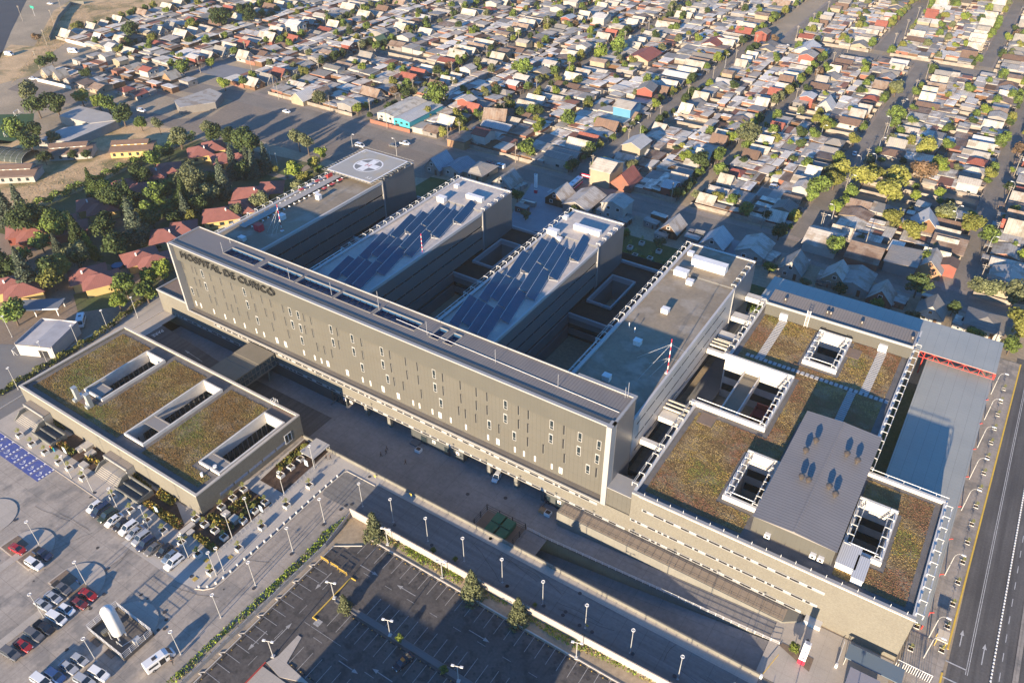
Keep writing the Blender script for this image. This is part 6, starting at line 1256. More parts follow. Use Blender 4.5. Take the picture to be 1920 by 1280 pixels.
# dumpsters in the court
dg = mat("dumpster_green", (.01, .13, .075), (.01, .11, .065), scale=1, rough=.5)
for i, (a, c_) in enumerate(((950, 765), (1015, 805))):
    x, y = G(*K5(a, c_), -3); t = thing("dumpster", ("left", "right")[i]+" green dumpster in the fenced corner of the service court", "dumpster", (x, y, -4)); k = MB()
    k.loft([[(x-1.3, y-3, -3.7), (x+1.3, y-3, -3.7), (x+1.5, y-3, -2.2), (x-1.5, y-3, -2.2)], [(x-1.3, y+3, -3.7), (x+1.3, y+3, -3.7), (x+1.5, y+3, -2.2), (x-1.5, y+3, -2.2)]]); k.build("container", dg, t)
    k = MB(); k.box(x-1.5, y-2.9, -2.2, x+1.5, y-.1, -2.05); k.box(x-1.5, y+.1, -2.2, x+1.5, y+2.9, -1.8); k.build("lid", dg, t)
    k = MB(); [k.tube((x+sx, y+sy-.05, -3.85), (x+sx, y+sy+.05, -3.85), .15, 8) for sx in (-1, 1) for sy in (-2.6, 2.6)]; k.build("wheel", rubber, t)
t = thing("bin_fence", "dark fence around the two green dumpsters", "fence", (-70, 100, -4)); k = MB()
fx0, fx1, fy0, fy1 = -77.2, -66.0, 96.2, 104.4
for a, c_ in (((fx0, fy0), (fx0, fy1)), ((fx0, fy1), (fx1, fy1)), ((fx1, fy1), (fx1, fy0))):
    for j in range(4): u = j/3; k.box(a[0]+(c_[0]-a[0])*u-.08, a[1]+(c_[1]-a[1])*u-.08, -4, a[0]+(c_[0]-a[0])*u+.08, a[1]+(c_[1]-a[1])*u+.08, -1.9)
    for h in (-3.6, -2.8, -2.0): k.tube((*a, h), (*c_, h), .05, 4)
k.build("rails", darkmetal, t)
MB().box(-77, 96.2, -3.98, -66.1, 104.3, -3.95).build("fence_floor", brownroof, t)
for (a, c_, lab) in ((350, 178, "white planter box beside the second bay entrance"), (1310, 645, "brown-topped crate beside the right bay entrance"), (1352, 668, "white planter box beside the right bay entrance")):
    x, y = G(*K5(a, c_), -3.5); t = thing("crate", lab, "crate", (x, y, -4)); MB().box(x-.8, y-.7, -4, x+.8, y+.7, -3.1).build("box", white if "white" in lab else mat("cardboard", (.35, .2, .1)), t); MB().box(x-.6, y-.5, -3.1, x+.6, y+.5, -3.0).build("filling", mulch if "white" in lab else MATS["cardboard"], t)
# signs and pylons
def pylon(x, y, h, w, label, rz=0, lean=0):
    t = thing("pylon_sign", label, "sign", (x, y, 0)); k = MB(); k.rbox(x, y, 1.5, w, .7, h-1.5, R(rz)); k.build("board", white, t); k = MB(); k.rbox(x, y, 0, w+.05, .75, 1.5, R(rz)); k.build("base", mat("bright_red", (.55, .03, .06)), t)
    k = MB(); k.rbox(x, y, 2.0, w+.06, .72, .5, R(rz)); k.rbox(x, y, h-.2, w*.6, .76, .25, R(rz)); k.build("lettering_band", mat("pylon_grey", (.3, .3, .32)), t)
pylon(*G(*Z2(1085, 1078)), 8.5, 1.2, "tall white pylon sign with red base on the rear forecourt")
pylon(*G(*K7(590, 1180)), 7.0, 1.3, "tall white pylon sign with red base at the right ramp exit")
x, y = G(*K7(570, 1150)); b = MB(); b.sheet([G(*K7(*q)) for q in ((480, 1090), (500, 1080), (655, 1160), (630, 1225))], .12); struct(b, "pylon_bed", MATS["island_soil"])
def sign_post(T_, a, c_, h, label, mm, rz=0, z=0, sz=.6):
    x, y = G(*T_(a, c_), z); t = thing("road_sign", label, "sign", (x, y, z)); MB().tube((x, y, z), (x, y, z+h), .04, 6).build("post", galv, t); MB().rbox(x, y-.06, z+h-.6, sz, .05, sz, R(rz)).build("plate", mm, t)
sign_post(K5, 296, 572, 2.6, "yellow warning sign at the left end of the lamp road", yel, 0, 0, .7); sign_post(K3, 1668, 400, 1.2, "small yellow marker where the promenade meets the court wall", yel, 0); sign_post(K6, 1168, 610, 1.5, "small yellow marker at the lamp road edge", yel)
t = thing("kiosk", "small cream bus-stop kiosk roof on the right hand pavement beside the yellow kerb", "kiosk", (22.3, 122.5, 0)); MB().box(21.2, 121.2, 2.4, 23.3, 124, 2.6).box(22.2, 121.15, 2.6, 22.3, 124, 2.66).build("roof", mat("kiosk_cream", (.62, .52, .38)), t)
k = MB(); [k.tube((sx, sy, 0), (sx, sy, 2.4), .05, 5) for sx in (21.4, 23.1) for sy in (121.4, 123.8)]; k.build("post", yel, t); MB().box(21.5, 123.5, .1, 23, 123.7, .6).build("bench", darkmetal, t)
k = MB(); x0 = 15.8
for i in range(16): k.tube((x0+i*.42, 112.4, 0), (x0+i*.42, 112.4, 2.4), .05, 4)
k.tube((x0, 112.4, 2.4), (x0+6.4, 112.4, 2.4), .06, 4); tag(k.build("bar_gate", white), "white vertical bar gate at the nearest right corner of the cream building", "gate")
# right gate house and barriers bottom right
gx, gy = G(*K7(905, 1262), 3); t = thing("gate_house", "flat grey-roofed gatehouse at the bottom right edge", "gatehouse", (gx, gy, 0)); MB().box(gx-2.6, gy-4.5, 0, gx+2.6, gy+1, 3).build("wall", whitewall, t); MB().box(gx-2.8, gy-4.7, 3, gx+2.8, gy+1.2, 3.2).build("roof", mat("gate_roof", (.26, .25, .27)), t); MB().box(gx-1, gy-4.54, 1, gx+1, gy-4.49, 2.2).build("window", dglass, t)
x, y = G(*K7(965, 1130), 1); t = thing("parking_booth", "long blue-grey canopy below the dark opening in the cream facade", "canopy", (x, y, 0)); k = MB(); k.box(x-5, 107, 2.6, x+5.5, 110.6, 2.75); k.build("roof", mat("booth_roof", (.13, .17, .20)), t); k = MB(); [k.box(x+s, yy, 0, x+s+.12, yy+.12, 2.6) for s in (-4.8, 5.2) for yy in (107.2, 110.3)]; k.build("post", galv, t)
# barrier arms
for T_, a, c_, a2, c2, lab in ((K7, 765, 1200, 805, 1085, "beside the exit lanes"), (K7, 390, 1255, 475, 1150, "orange, across the lower ramp exit")):
    x0, y0 = G(*T_(a, c_)); x1, y1 = G(*T_(a2, c2)); t = thing("barrier_arm", "raised boom barrier "+lab, "barrier", (x0, y0, 0)); MB().rbox(x0, y0, 0, .5, .5, 1.1).build("cabinet", white, t); MB().tube((x0, y0, 1), (x1, y1, 1.0), .07, 6).build("boom", yel if "orange" in lab else white, t)
# ================================================================ PEOPLE
def person(x, y, z, rz, top, leg, label, pose="walk", hair=(.02, .015, .01)):
    sw = .28 if pose == "walk" else .08
    J = [(0, 0, .95), (0, 0, 1.2), (0, 0, 1.42), (0, .0, 1.5), (0, 0, 1.62), (.02, 0, 1.74),
         (0, .09, .92), (sw*.5, .10, .5), (sw, .10, .09), (sw+.17, .10, .04), (0, -.09, .92), (-sw*.35, -.10, .5), (-sw, -.10, .1), (-sw+.16, -.10, .04),
         (0, .19, 1.40), (-sw*.4, .26, 1.12), (-sw*.2+.08, .24, .88), (-sw*.1+.12, .24, .80), (0, -.19, 1.40), (sw*.4, -.26, 1.12), (sw*.8+.08, -.24, .92), (sw*.8+.14, -.24, .84)]
    E_ = [(0, 1), (1, 2), (2, 3), (3, 4), (4, 5), (0, 6), (6, 7), (7, 8), (8, 9), (0, 10), (10, 11), (11, 12), (12, 13), (2, 14), (14, 15), (15, 16), (16, 17), (2, 18), (18, 19), (19, 20), (20, 21)]
    RR = [.15, .145, .14, .07, .095, .09, .10, .065, .045, .04, .10, .065, .045, .04, .065, .045, .032, .035, .065, .045, .032, .035]
    me = bpy.data.meshes.new("body"); me.from_pydata(J, E_, []); o = bpy.data.objects.new("tmp", me); bpy.context.scene.collection.objects.link(o)
    md = o.modifiers.new("s", 'SKIN'); 
    for i, r_ in enumerate(RR): me.skin_vertices[0].data[i].radius = (r_*.85 if i in (0, 1, 2) else r_, r_)
    me.skin_vertices[0].data[0].use_root = True; md.use_smooth_shade = True; o.modifiers.new("u", 'SUBSURF').levels = 1
    bpy.context.view_layer.update(); m2 = bpy.data.meshes.new_from_object(o.evaluated_get(bpy.context.evaluated_depsgraph_get())); bpy.data.objects.remove(o)
    skin = mat("skin_tone", (.42, .25, .17)); m2.materials.clear(); [m2.materials.append(mm) for mm in (skin, mat("top_"+label[:9].replace(" ", "_"), top), mat("trouser_"+label[:9].replace(" ", "_"), leg), darkmetal)]
    for p in m2.polygons:
        zc = p.center.z; p.material_index = 3 if zc < .08 else 2 if zc < .97 and abs(p.center.y) < .2 else 1 if zc < 1.46 and zc > .93 else 0
    t = thing("person", label, "person", (x, y, z), rz=R(rz)); o = bpy.data.objects.new("body", m2); C.objects.link(o); o.parent = t
    k = MB(); n = 8; k.loft([[(.0+r_*math.cos(2*math.pi*i/n)-.015, r_*math.sin(2*math.pi*i/n), zz) for i in range(n)] for zz, r_ in ((1.68, .105), (1.76, .108), (1.82, .07), (1.85, .02))]); pt("hair", k, mat("hair_dark", hair), t)
    return t
for T_, a, c_, z, rz, top, lg, lab in ((K5, 107, 185, -4, 60, (.02, .02, .03), (.02, .02, .02), "person in black walking rightmost of the close pair in the service court"), (K5, 100, 210, -4, 70, (.02, .02, .025), (.03, .03, .03), "person in black walking nearer of the close pair in the service court"), (K5, 60, 230, -4, 20, (.025, .02, .02), (.02, .02, .03), "person in black walking leftmost in the service court"), (K5, 250, 290, -4, 200, (.35, .35, .38), (.02, .02, .03), "person in grey top walking alone in the service court"),
        (K2, 1525, 1075, 0, 90, (.55, .60, .7), (.5, .5, .52), "person in pale blue standing at the van's open door"), (K2, 1540, 1115, 0, 120, (.5, .45, .4), (.05, .04, .04), "person in pale top and dark trousers behind the van"), (K3, 1290, 255, 0, 160, (.04, .03, .03), (.05, .05, .08), "person in dark clothes by the bike racks"), (K3, 1322, 255, 0, 200, (.5, .05, .08), (.3, .05, .06), "person in red by the bike racks"), (K7, 618, 1085, 0, 80, (.02, .08, .3), (.03, .03, .05), "person in blue jacket walking beside the exit pylon")):
    x_, y_ = G(*T_(a, c_), z); person(x_, y_, z+.1 if z == 0 else z, rz, top, lg, lab)
# bike racks
k = MB()
for i in range(26):
    a, c_ = 440+i*31, 985-i*27; x, y = G(*K3(a, c_)); n = 8
    for j in range(n): a0, a1 = math.pi*j/n, math.pi*(j+1)/n; k.tube((x+.35*math.cos(a0), y, .1+.75*math.sin(a0)), (x+.35*math.cos(a1), y, .1+.75*math.sin(a1)), .03, 4)
tag(k.build("bike_rack", galv), "long line of bare steel hoops for bicycles along the promenade", "bike rack")
# ================================================================ off-frame neighbour that shades the asphalt car park
t = thing("shopping_hall", "large flat-roofed hall just south of the asphalt car park, outside the photograph", "building", (-56, 0, 0)); MB().box(-77.5, -30, 0, -60.3, 20, 10.8).build("wall", wall_gr, t); MB().box(-60.3, -30, 0, -34.5, 20, 14.5).build("wall", wall_gr, t); MB().box(-77.7, -30.2, 10.8, -60.3, 20.2, 11).box(-60.5, -30.2, 14.5, -34.3, 20.2, 14.7).build("roof", membrane, t)
# ================================================================ TREES
bark = mat("bark", (.12, .085, .06), (.08, .06, .045), scale=1.5, obj=True)
def leafm(n_, c, c2): return mat(n_, tuple(v*1.3 for v in c), tuple(v*1.3 for v in c2), scale=.5, obj=True, rand=.28, rough=.7, spec=.2)
LM = {"dark": [leafm("leaf_dark", (.035, .052, .016), (.055, .072, .02)), leafm("leaf_dark_b", (.022, .036, .012), (.035, .05, .015))],
      "green": [leafm("leaf_green", (.09, .13, .025), (.12, .155, .03)), leafm("leaf_green_b", (.04, .062, .016), (.06, .08, .02))],
      "lime": [leafm("leaf_lime", (.125, .165, .025), (.155, .17, .03)), leafm("leaf_lime_b", (.085, .12, .02), (.11, .14, .02))],
      "gold": [leafm("leaf_gold", (.155, .155, .035), (.135, .13, .03)), leafm("leaf_gold_b", (.09, .10, .02), (.12, .12, .025))],
      "olive": [leafm("leaf_olive", (.12, .125, .06), (.10, .11, .045)), leafm("leaf_olive_b", (.06, .07, .03), (.08, .085, .04))],
      "blue": [leafm("leaf_blue", (.065, .085, .055), (.09, .10, .06)), leafm("leaf_blue_b", (.035, .05, .035), (.05, .06, .035))],
      "bronze": [leafm("leaf_bronze", (.15, .09, .045), (.12, .08, .05)), leafm("leaf_bronze_b", (.07, .05, .03), (.09, .06, .03))]}
def leaf_mesh(name, P, N, s, mats_, mi, squash=1.0):
    n = len(P); u = np.cross(N, nprng.normal(size=(n, 3))); u /= np.linalg.norm(u, axis=1)[:, None]+1e-9; v = np.cross(N, u)
    ss = s*(.6+.8*nprng.random(n))[:, None]; V = np.stack([P-u*ss, P-v*ss*squash, P+u*ss, P+v*ss*squash], 1)
    me = bpy.data.meshes.new(name); me.vertices.add(n*4); me.vertices.foreach_set("co", V.reshape(-1, 3).astype(np.float32).ravel()); me.loops.add(n*4); me.loops.foreach_set("vertex_index", np.arange(n*4, dtype=np.int32))
    me.polygons.add(n); me.polygons.foreach_set("loop_start", np.arange(0, n*4, 4, dtype=np.int32))
    for m_ in mats_: me.materials.append(m_)
    me.polygons.foreach_set("material_index", mi.astype(np.int32)); me.update(calc_edges=True); return me
def crown_round(kind, r, h0, hh, seed, nleaf=2600, nc=16, s=.26, open_=.0):
    r0 = np.random.default_rng(seed); cs = []
    for i in range(nc):
        d = r0.normal(size=3); d /= np.linalg.norm(d); q = r0.random()**.45; cs.append((d[0]*r*.72*q, d[1]*r*.72*q, h0+hh/2+d[2]*hh*.42*q, r*(.30+.22*r0.random())))
    P, N, mi = [], [], []
    for k_, (x, y, z, cr) in enumerate(cs):
        n = int(nleaf/nc*(.7+.6*r0.random())); d = r0.normal(size=(n, 3)); d /= np.linalg.norm(d, axis=1)[:, None]; rad = cr*(.55+.55*r0.random(n)**.6)
        pts = d*rad[:, None]*[1, 1, .8]+[x, y, z]; nr = d+r0.normal(size=(n, 3))*.55+[0, 0, .25]; nr /= np.linalg.norm(nr, axis=1)[:, None]
        P.append(pts); N.append(nr); mi.append(np.where(r0.random(n) < (.25 if k_ % 3 else .8), 1, 0))
    return leaf_mesh("crown", np.concatenate(P), np.concatenate(N), s, LM[kind], np.concatenate(mi)), cs
def mk_tree(nm, kind, r, h, seed, label, trunk_h=.3, **kw):
    t = thing(nm, label, "tree"); me, cs = crown_round(kind, r, h*trunk_h, h*(1-trunk_h), seed, **kw)
    o = bpy.data.objects.new("crown", me); C.objects.link(o); o.parent = t; k = MB(); k.tube((0, 0, -.1), (.1, 0, h*.45), r*.06+.06, 7, r2=r*.035+.03)
    for c_ in cs[:7]: k.tube((.08, 0, h*.38), (c_[0]*.8, c_[1]*.8, c_[2]), r*.03+.02, 5, r2=.03)
    o = bpy.data.objects.new("trunk", k.mesh("trunk", bark)); C.objects.link(o); o.parent = t; return proto(t)
def mk_conifer(kind, r, h, seed, label, nleaf=3200, s=.28):
    t = thing("conifer", label, "tree"); r0 = np.random.default_rng(seed); P, N, mi = [], [], []
    nb = int(h*7)
    for i in range(nb):
        u = (i+.5)/nb; z = h*(.08+.9*u); rr = r*(1-u)**.8*(.75+.4*r0.random()); a = i*2.4+r0.random(); n = int(nleaf/nb*(1.6-1.2*u))
        q = r0.random(n)**.6; w_ = r0.normal(0, .16+.10*rr, n)*(.3+q); x = rr*q*math.cos(a)-w_*math.sin(a); y = rr*q*math.sin(a)+w_*math.cos(a); zz = z-q*rr*.28+r0.normal(0, .14, n)+q*q*.2
        P.append(np.stack([x, y, zz], 1)); nn = r0.normal(size=(n, 3))*.6+[math.cos(a)*.5, math.sin(a)*.5, .7]; N.append(nn/np.linalg.norm(nn, axis=1)[:, None]); mi.append(np.where(r0.random(n) < .25+.4*(i % 2), 1, 0))
    o = bpy.data.objects.new("crown", leaf_mesh("crown", np.concatenate(P), np.concatenate(N), s, LM[kind], np.concatenate(mi))); C.objects.link(o); o.parent = t
    k = MB(); k.tube((0, 0, -.1), (0, 0, h*.95), h*.016+.05, 7, r2=.03); o = bpy.data.objects.new("trunk", k.mesh("trunk", bark)); C.objects.link(o); o.parent = t; return proto(t)
def mk_palm(h, label, seed, fr=3.2):
    t = thing("palm_tree", label, "tree"); r0 = random.Random(seed); k = MB(); k.tube((0, 0, 0), (0, 0, h), .38, 8, r2=.3); o = bpy.data.objects.new("trunk", k.mesh("trunk", bark)); C.objects.link(o); o.parent = t
    k = MB()
    for i in range(30):
        a = i*2.399; up = .9-1.5*(i/30); pts = []
        for j in range(6):
            u = j/5; pts.append(Vector((math.cos(a)*fr*u*(1-.1*u), math.sin(a)*fr*u*(1-.1*u), h+up*fr*u*.9-1.1*u*u*fr*.55)))
        side = Vector((-math.sin(a), math.cos(a), 0))
        for p, q in zip(pts, pts[1:]):
            for s in (-1, 1):
                for m_ in range(3):
                    c_ = p.lerp(q, m_/3); c2 = p.lerp(q, (m_+.6)/3); k.quad(c_, c2, c2+side*s*.62+Vector((0, 0, -.28)), c_+side*s*.62+Vector((0, 0, -.28)), i % 2)
    o = bpy.data.objects.new("crown", k.mesh("crown", LM["green"])); C.objects.link(o); o.parent = t; return proto(t)
TP = {}
for kd in ("dark", "green", "lime", "gold", "olive", "bronze"):
    TP[kd] = [mk_tree("tree", kd, 3.0, 6.5, hash_ , kd+" tree", s=.24, nleaf=2200) for hash_ in (11, 23, 37)]
TBIG = {kd: mk_tree("tree", kd, 5.5, 12, 5+i, kd+" tree", nleaf=5200, nc=26, s=.30) for i, kd in enumerate(("dark", "green", "olive"))}
AIRY = mk_tree("tree", "olive", 4.2, 11, 91, "airy tree", trunk_h=.42, nleaf=1700, nc=15, s=.28)
CON = {"blue": mk_conifer("blue", 4.2, 18, 3, "conifer", 5200, .30), "dark": mk_conifer("dark", 4.4, 17, 8, "conifer", 5200, .30), "lime": mk_conifer("lime", 2.6, 11, 9, "conifer", 2600, .26), "olive": mk_conifer("olive", 2.6, 8.5, 10, "conifer", 3600, .20)}
PALM = mk_palm(3.2, "palm", 4)
CN = {"dark": "dark green", "green": "mid green", "lime": "bright lime green", "gold": "yellow-green", "olive": "grey-olive", "bronze": "bronze-leaved", "blue": "blue-green"}
def tr(p, q0, label, sc_=1, rz=None, grp=None, z=0):
    x, y = G(*q0); return put(p, (x, y, z), rng.random()*6.28 if rz is None else rz, label, grp, sc_)
GP2 = "trees of the park beside the red-roofed houses"
tr(CON["blue"], (62, 548), "wide blue-green conifer behind the lower left red-roofed house", 1.0, grp=GP2)
tr(CON["dark"], (12, 520), "dark conifer at the left edge above the blue-green one", 1.05, grp=GP2)
tr(CON["blue"], (262, 455), "tallest pale conifer standing behind the round pool lawn", 1.08, grp=GP2)
tr(CON["lime"], (176, 486), "narrow bright green conifer left of the pool house", 1.1, grp=GP2)
tr(CON["dark"], (152, 462), "dark conifer close behind the bright green narrow one", .85, grp=GP2)
tr(CON["blue"], (118, 490), "small bluish conifer in the deep shade left of the bright one", .65, grp=GP2)
tr(TBIG["green"], (112, 450), "big rounded tree between two half-hidden red roofs", 1.0, grp=GP2)
tr(TBIG["dark"], (60, 450), "largest rounded dark tree at the dry slope edge far left", 1.3, grp=GP2)
tr(TBIG["olive"], (372, 372), "broad grey-green tree in the middle of the park", 1.15, grp=GP2)
tr(CON["blue"], (424, 370), "pointed conifer right of the broad grey-green park tree", .95, grp=GP2)
tr(TBIG["dark"], (470, 298), "broad dark tree at the upper right of the park", 1.25, grp=GP2)
tr(TBIG["dark"], (440, 280), "dark tree touching the left of the broad upper right one", .9, grp=GP2)
tr(TBIG["dark"], (222, 400), "broad dark tree left of the palms", 1.1, grp=GP2)
tr(TBIG["green"], (200, 385), "mid green tree beside the hedge above the palms", .9, grp=GP2)
tr(TBIG["dark"], (272, 350), "dark tree behind the hidden red roof in mid park", .9, grp=GP2)
for i, q in enumerate(((318, 352), (338, 372), (300, 388), (372, 388), (345, 398), (318, 405), (290, 365), (328, 390))): tr(PALM, q, f"green palm in the park palm group, {nth(i)} one counted from the top", 1.0+.1*(i % 3), grp="palms in the park")
for q, kd, s, lab in (((106, 545), 'gold', 1.15, "round yellow-green tree beside the lower left red roof"), ((120, 525), 'gold', 1.2, "yellow-green tree behind the round one at lower left"), ((309, 528), 'lime', 1.1, "bright young tree close to the slab's left end"), ((284, 540), 'lime', .95, "bright young tree in front of the right red house"), ((280, 568), 'green', 1.1, "mid green tree on the hedge lane near the podium corner"), ((242, 560), 'green', 1.15, "mid green tree left of the podium corner tree"), ((228, 582), 'lime', .85, "small bright tree on the lawn edge beside the hedge lane"), ((35, 610), 'green', 1.2, "round tree below the blue carport roof"), ((557, 282), 'olive', 1, ""), ((577, 290), 'olive', .9, ""), ((556, 340), 'lime', 1.1, "bright lime tree on the garden beside the helipad wing"), ((604, 300), 'lime', .8, "lime bush-like tree nearer the avenue behind the helipad"), ((590, 322), 'gold', .9, "yellow-green tree at the helipad wing corner"), ((575, 350), 'gold', .9, "yellow-green tree touching the helipad wing edge"), ((560, 365), 'olive', .8, "grey-green tree beside the helipad wing brackets"), ((518, 325), 'gold', .45, "small round bush tree on the garden lawn"), ((470, 328), 'dark', .9, "dark bush tree on the garden lawn left of the flag poles"), ((488, 322), 'dark', .8, "dark bush tree beside the flag poles"), ((490, 395), 'olive', 1.0, "grey-green tree between the two long red roofs"), ((445, 412), 'olive', .85, "grey-green tree over the nearest long red roof"), ((361, 420), 'gold', .7, "small conical tree beside the slab's far left corner"), ((250, 395), 'dark', 1.2, "dark tree below the hidden red roof in mid park"), ((290, 430), 'dark', 1.1, "dark tree between palms and the tallest conifer"), ((200, 450), 'dark', 1.2, "dark tree in the deep shade left of the tallest conifer"), ((215, 475), 'dark', 1.0, "dark tree in the shade behind the pool house"), ((330, 425), 'dark', .9, "dark tree beside the far left corner red roof"), ((150, 505), 'dark', 1.0, "dark tree behind the long red roof left of the pool"), ((600, 330), 'green', .6, "small green tree at the corner of the helipad wing")):
    if not lab: continue
    tr(rng.choice(TP[kd]), q, lab, s*1.25, grp=GP2)
for q, s, lab in (((563, 285), 1.0, "airy pale eucalyptus by the garden fence, left of its twin"), ((580, 292), .95, "airy pale eucalyptus by the garden fence, right of its twin"), ((393, 268), 1.0, "airy tree by the dirt road, rightmost of the roadside three"), ((343, 278), .9, "airy tree by the dirt road, middle of the roadside three"), ((302, 252), .75, "airy tree by the dirt road, leftmost of the roadside three")): tr(AIRY, q, lab, s, grp=GP2)
for q, kd, s, lab in (((236, 238), 'dark', 1.5, "round dark tree right of the L-shaped school roof"), ((268, 246), 'green', 1.0, "slim tree by the road right of the school roof"), ((208, 215), 'green', 1.3, "green tree behind the school, rightmost of three"), ((190, 208), 'lime', 1.2, "bright tree behind the school, middle of three"), ((158, 200), 'gold', 1.2, "yellow-green tree behind the school, leftmost of three"), ((112, 218), 'dark', 1.7, "broad dark tree left behind the school roof"), ((77, 222), 'dark', 1.6, "broad dark tree beside the green pitch"), ((60, 192), 'olive', 1.5, "grey-olive tree above the pitch corner"), ((38, 268), 'green', 1.5, "green tree left below the pitch"), ((65, 290), 'dark', 1.5, "dark tree left of the brown-roofed row"), ((72, 262), 'dark', 1.1, "dark tree between pitch and school roof"), ((108, 275), 'olive', 1.0, "pale olive tree against the school roof tip"), ((88, 310), 'dark', .9, "dark tree beside the netted greenhouse"), ((140, 300), 'dark', .6, "small tree in front of the middle brown-roofed building"), ((165, 300), 'dark', .6, "small palm-like tree in front of the middle brown roof"), ((385, 120), 'green', 0, "")):
    if lab: tr(rng.choice(TP[kd]), q, lab, s*1.2, grp="trees around the school")
tr(CON["olive"], (704, 1006), "bluish-green young conifer at the corner of the asphalt car park", 1.0); tr(CON["olive"], (886, 1118), "broad young conifer astride the painted wall, left of two", 1.05); tr(CON["olive"], (972, 1164), "young conifer astride the painted wall, right of two", .95)
tr(CON["olive"], (648, 1142), "small olive pine at the end of the narrow median", .62)
for q, s, lab in (((749, 1202), .32, "round clipped bush on the narrow median left of the taxi"), ((833, 1262), .34, "round dark bush on the narrow median near the bottom edge"), ((813, 1036), .25, "small bush on the lamp road side of the wall, left of two"), ((854, 1052), .22, "small bush on the lamp road side of the wall, right of two"), ((1003, 1137), .18, "tiny bush behind the right conifer on the lamp road"), ((1487, 1222), .42, "round bright bush in the exit pylon bed")):
    tr(TP["lime" if s in (.32, .42) else "green"][0], q, lab, s)
def hedge(p0, p1, w, h, label, kd="dark", n_per=45):
    L_ = math.hypot(p1[0]-p0[0], p1[1]-p0[1]); n = int(L_*n_per*w*.6); u = nprng.random(n); v = nprng.uniform(-1, 1, n); zz = h*(.2+.8*nprng.random(n)**.5)*(.85+.25*np.sin(u*L_*.9)); d = ((p1[0]-p0[0])/L_, (p1[1]-p0[1])/L_)
    P = np.stack([p0[0]+(p1[0]-p0[0])*u-d[1]*v*w/2, p0[1]+(p1[1]-p0[1])*u+d[0]*v*w/2, zz], 1); N = nprng.normal(size=(n, 3))*.6+[0, 0, .6]; N /= np.linalg.norm(N, axis=1)[:, None]
    o = bpy.data.objects.new("hedge", leaf_mesh("hedge", P, N, .26, LM[kd], (nprng.random(n) < .4)*1)); C.objects.link(o); tag(o, label, "hedge")
HC_ = [G(*q, 3) for q in ((167, 522), (268, 488), (22, 540), (175, 388), (300, 325), (388, 283), (433, 295), (484, 362), (430, 400), (326, 440), (240, 352), (45, 437), (112, 425), (170, 450))]
PARK = [(372, 266), (302, 294), (201, 342), (101, 388), (0, 428), (0, 560), (120, 560), (200, 520), (300, 470), (330, 430), (400, 420), (470, 340), (560, 300), (480, 270)]
pr_ = random.Random(77); done = 0; pts_ = []
while done < 42:
    px, py = pr_.uniform(0, 600), pr_.uniform(220, 570)
    if not (px < 600 and py > 220) : continue
    j = len(PARK)-1; c_ = False
    for i in range(len(PARK)):
        xi, yi = PARK[i]; xj, yj = PARK[j]
        if (yi > py) != (yj > py) and px < (xj-xi)*(py-yi)/(yj-yi)+xi: c_ = not c_
        j = i
    if not c_: continue
    x, y = G(px, py); 
    if any(math.hypot(x-a, y-b_) < 12.5 for a, b_ in HC_) or any(math.hypot(x-a, y-b_) < 4.5 for a, b_ in pts_): continue
    pts_.append((x, y)); kd = pr_.choices(["dark", "green", "gold", "olive"], [7, 4, 1, 2])[0]; done += 1
    cf_ = done % 4 == 1; put(CON[("dark", "blue")[done % 2 if done % 3 else 0]] if cf_ else pr_.choice(TP[kd]), (x, y, 0), pr_.random()*6.28, f"{'dark pointed' if cf_ else CN[kd]} tree, {nth(done-1)} of the leafy mass between the red roofs", GP2, pr_.uniform(.7, 1.05) if cf_ else pr_.uniform(.9, 1.6))
hedge((-216, 58), (-217.5, 95), 1.8, 1.9, "hedge along the lamp lane beside the sedum-roofed building", "gold"); hedge((-217.5, 95), (-224, 121), 1.8, 1.9, "hedge along the lamp lane up to the podium corner", "gold")
hedge((-316.7, 105), (-317, 150), 3.5, 3.5, "tall hedge on the dry slope, nearer half", "green"); hedge((-317, 150), (-320.8, 214), 3.5, 3.5, "tall hedge on the dry slope, farther half", "green")
hedge((-123, 226), (-84, 226), 3, 1.2, "low shrubs on the rear lawn behind the middle wings", "green", 25); hedge((-60, 214), (-47, 220), 6, 1.0, "planting bed on the rear terrace behind the grey wing", "green", 20)
# ================================================================ HOUSES
def roofm(n_, c, c2, c3=None, ax=0, **kw): return mat("roof_"+n_, c, c2, scale=.45, obj=True, rand=.22, rough=.75, stripe=(ax, .9, .16, .78), fine=.12, fscale=2.5, c3=c3, s3=.22, **kw)
RF = {"fibre": ("pale grey", roofm("fibre", (.48, .435, .36), (.40, .36, .30), (.30, .26, .20))), "tin": ("light tin", roofm("tin", (.42, .385, .335), (.35, .32, .28), (.29, .24, .185))), "grey": ("grey", roofm("grey", (.26, .24, .21), (.20, .19, .17), (.29, .25, .205))),
      "rust": ("rusty", roofm("rust", (.23, .15, .10), (.29, .24, .195), (.16, .105, .075))), "brown": ("brown", roofm("brown", (.16, .10, .07), (.12, .08, .06))), "red": ("red", roofm("red", (.26, .085, .06), (.21, .07, .05))), "green": ("green", roofm("green", (.10, .16, .09), (.08, .13, .08))),
      "white": ("white", roofm("white", (.46, .45, .43), (.40, .39, .37))), "blue": ("blue-grey", roofm("blue", (.32, .36, .38), (.27, .30, .32)))}
ZN = [roofm("zinc_sheet", (.76, .69, .58), (.64, .58, .48), (.45, .37, .29)), roofm("pale_sheet", (.70, .62, .50), (.57, .50, .41), (.47, .37, .28)), roofm("worn_sheet", (.46, .39, .31), (.52, .45, .36), (.35, .26, .19))]
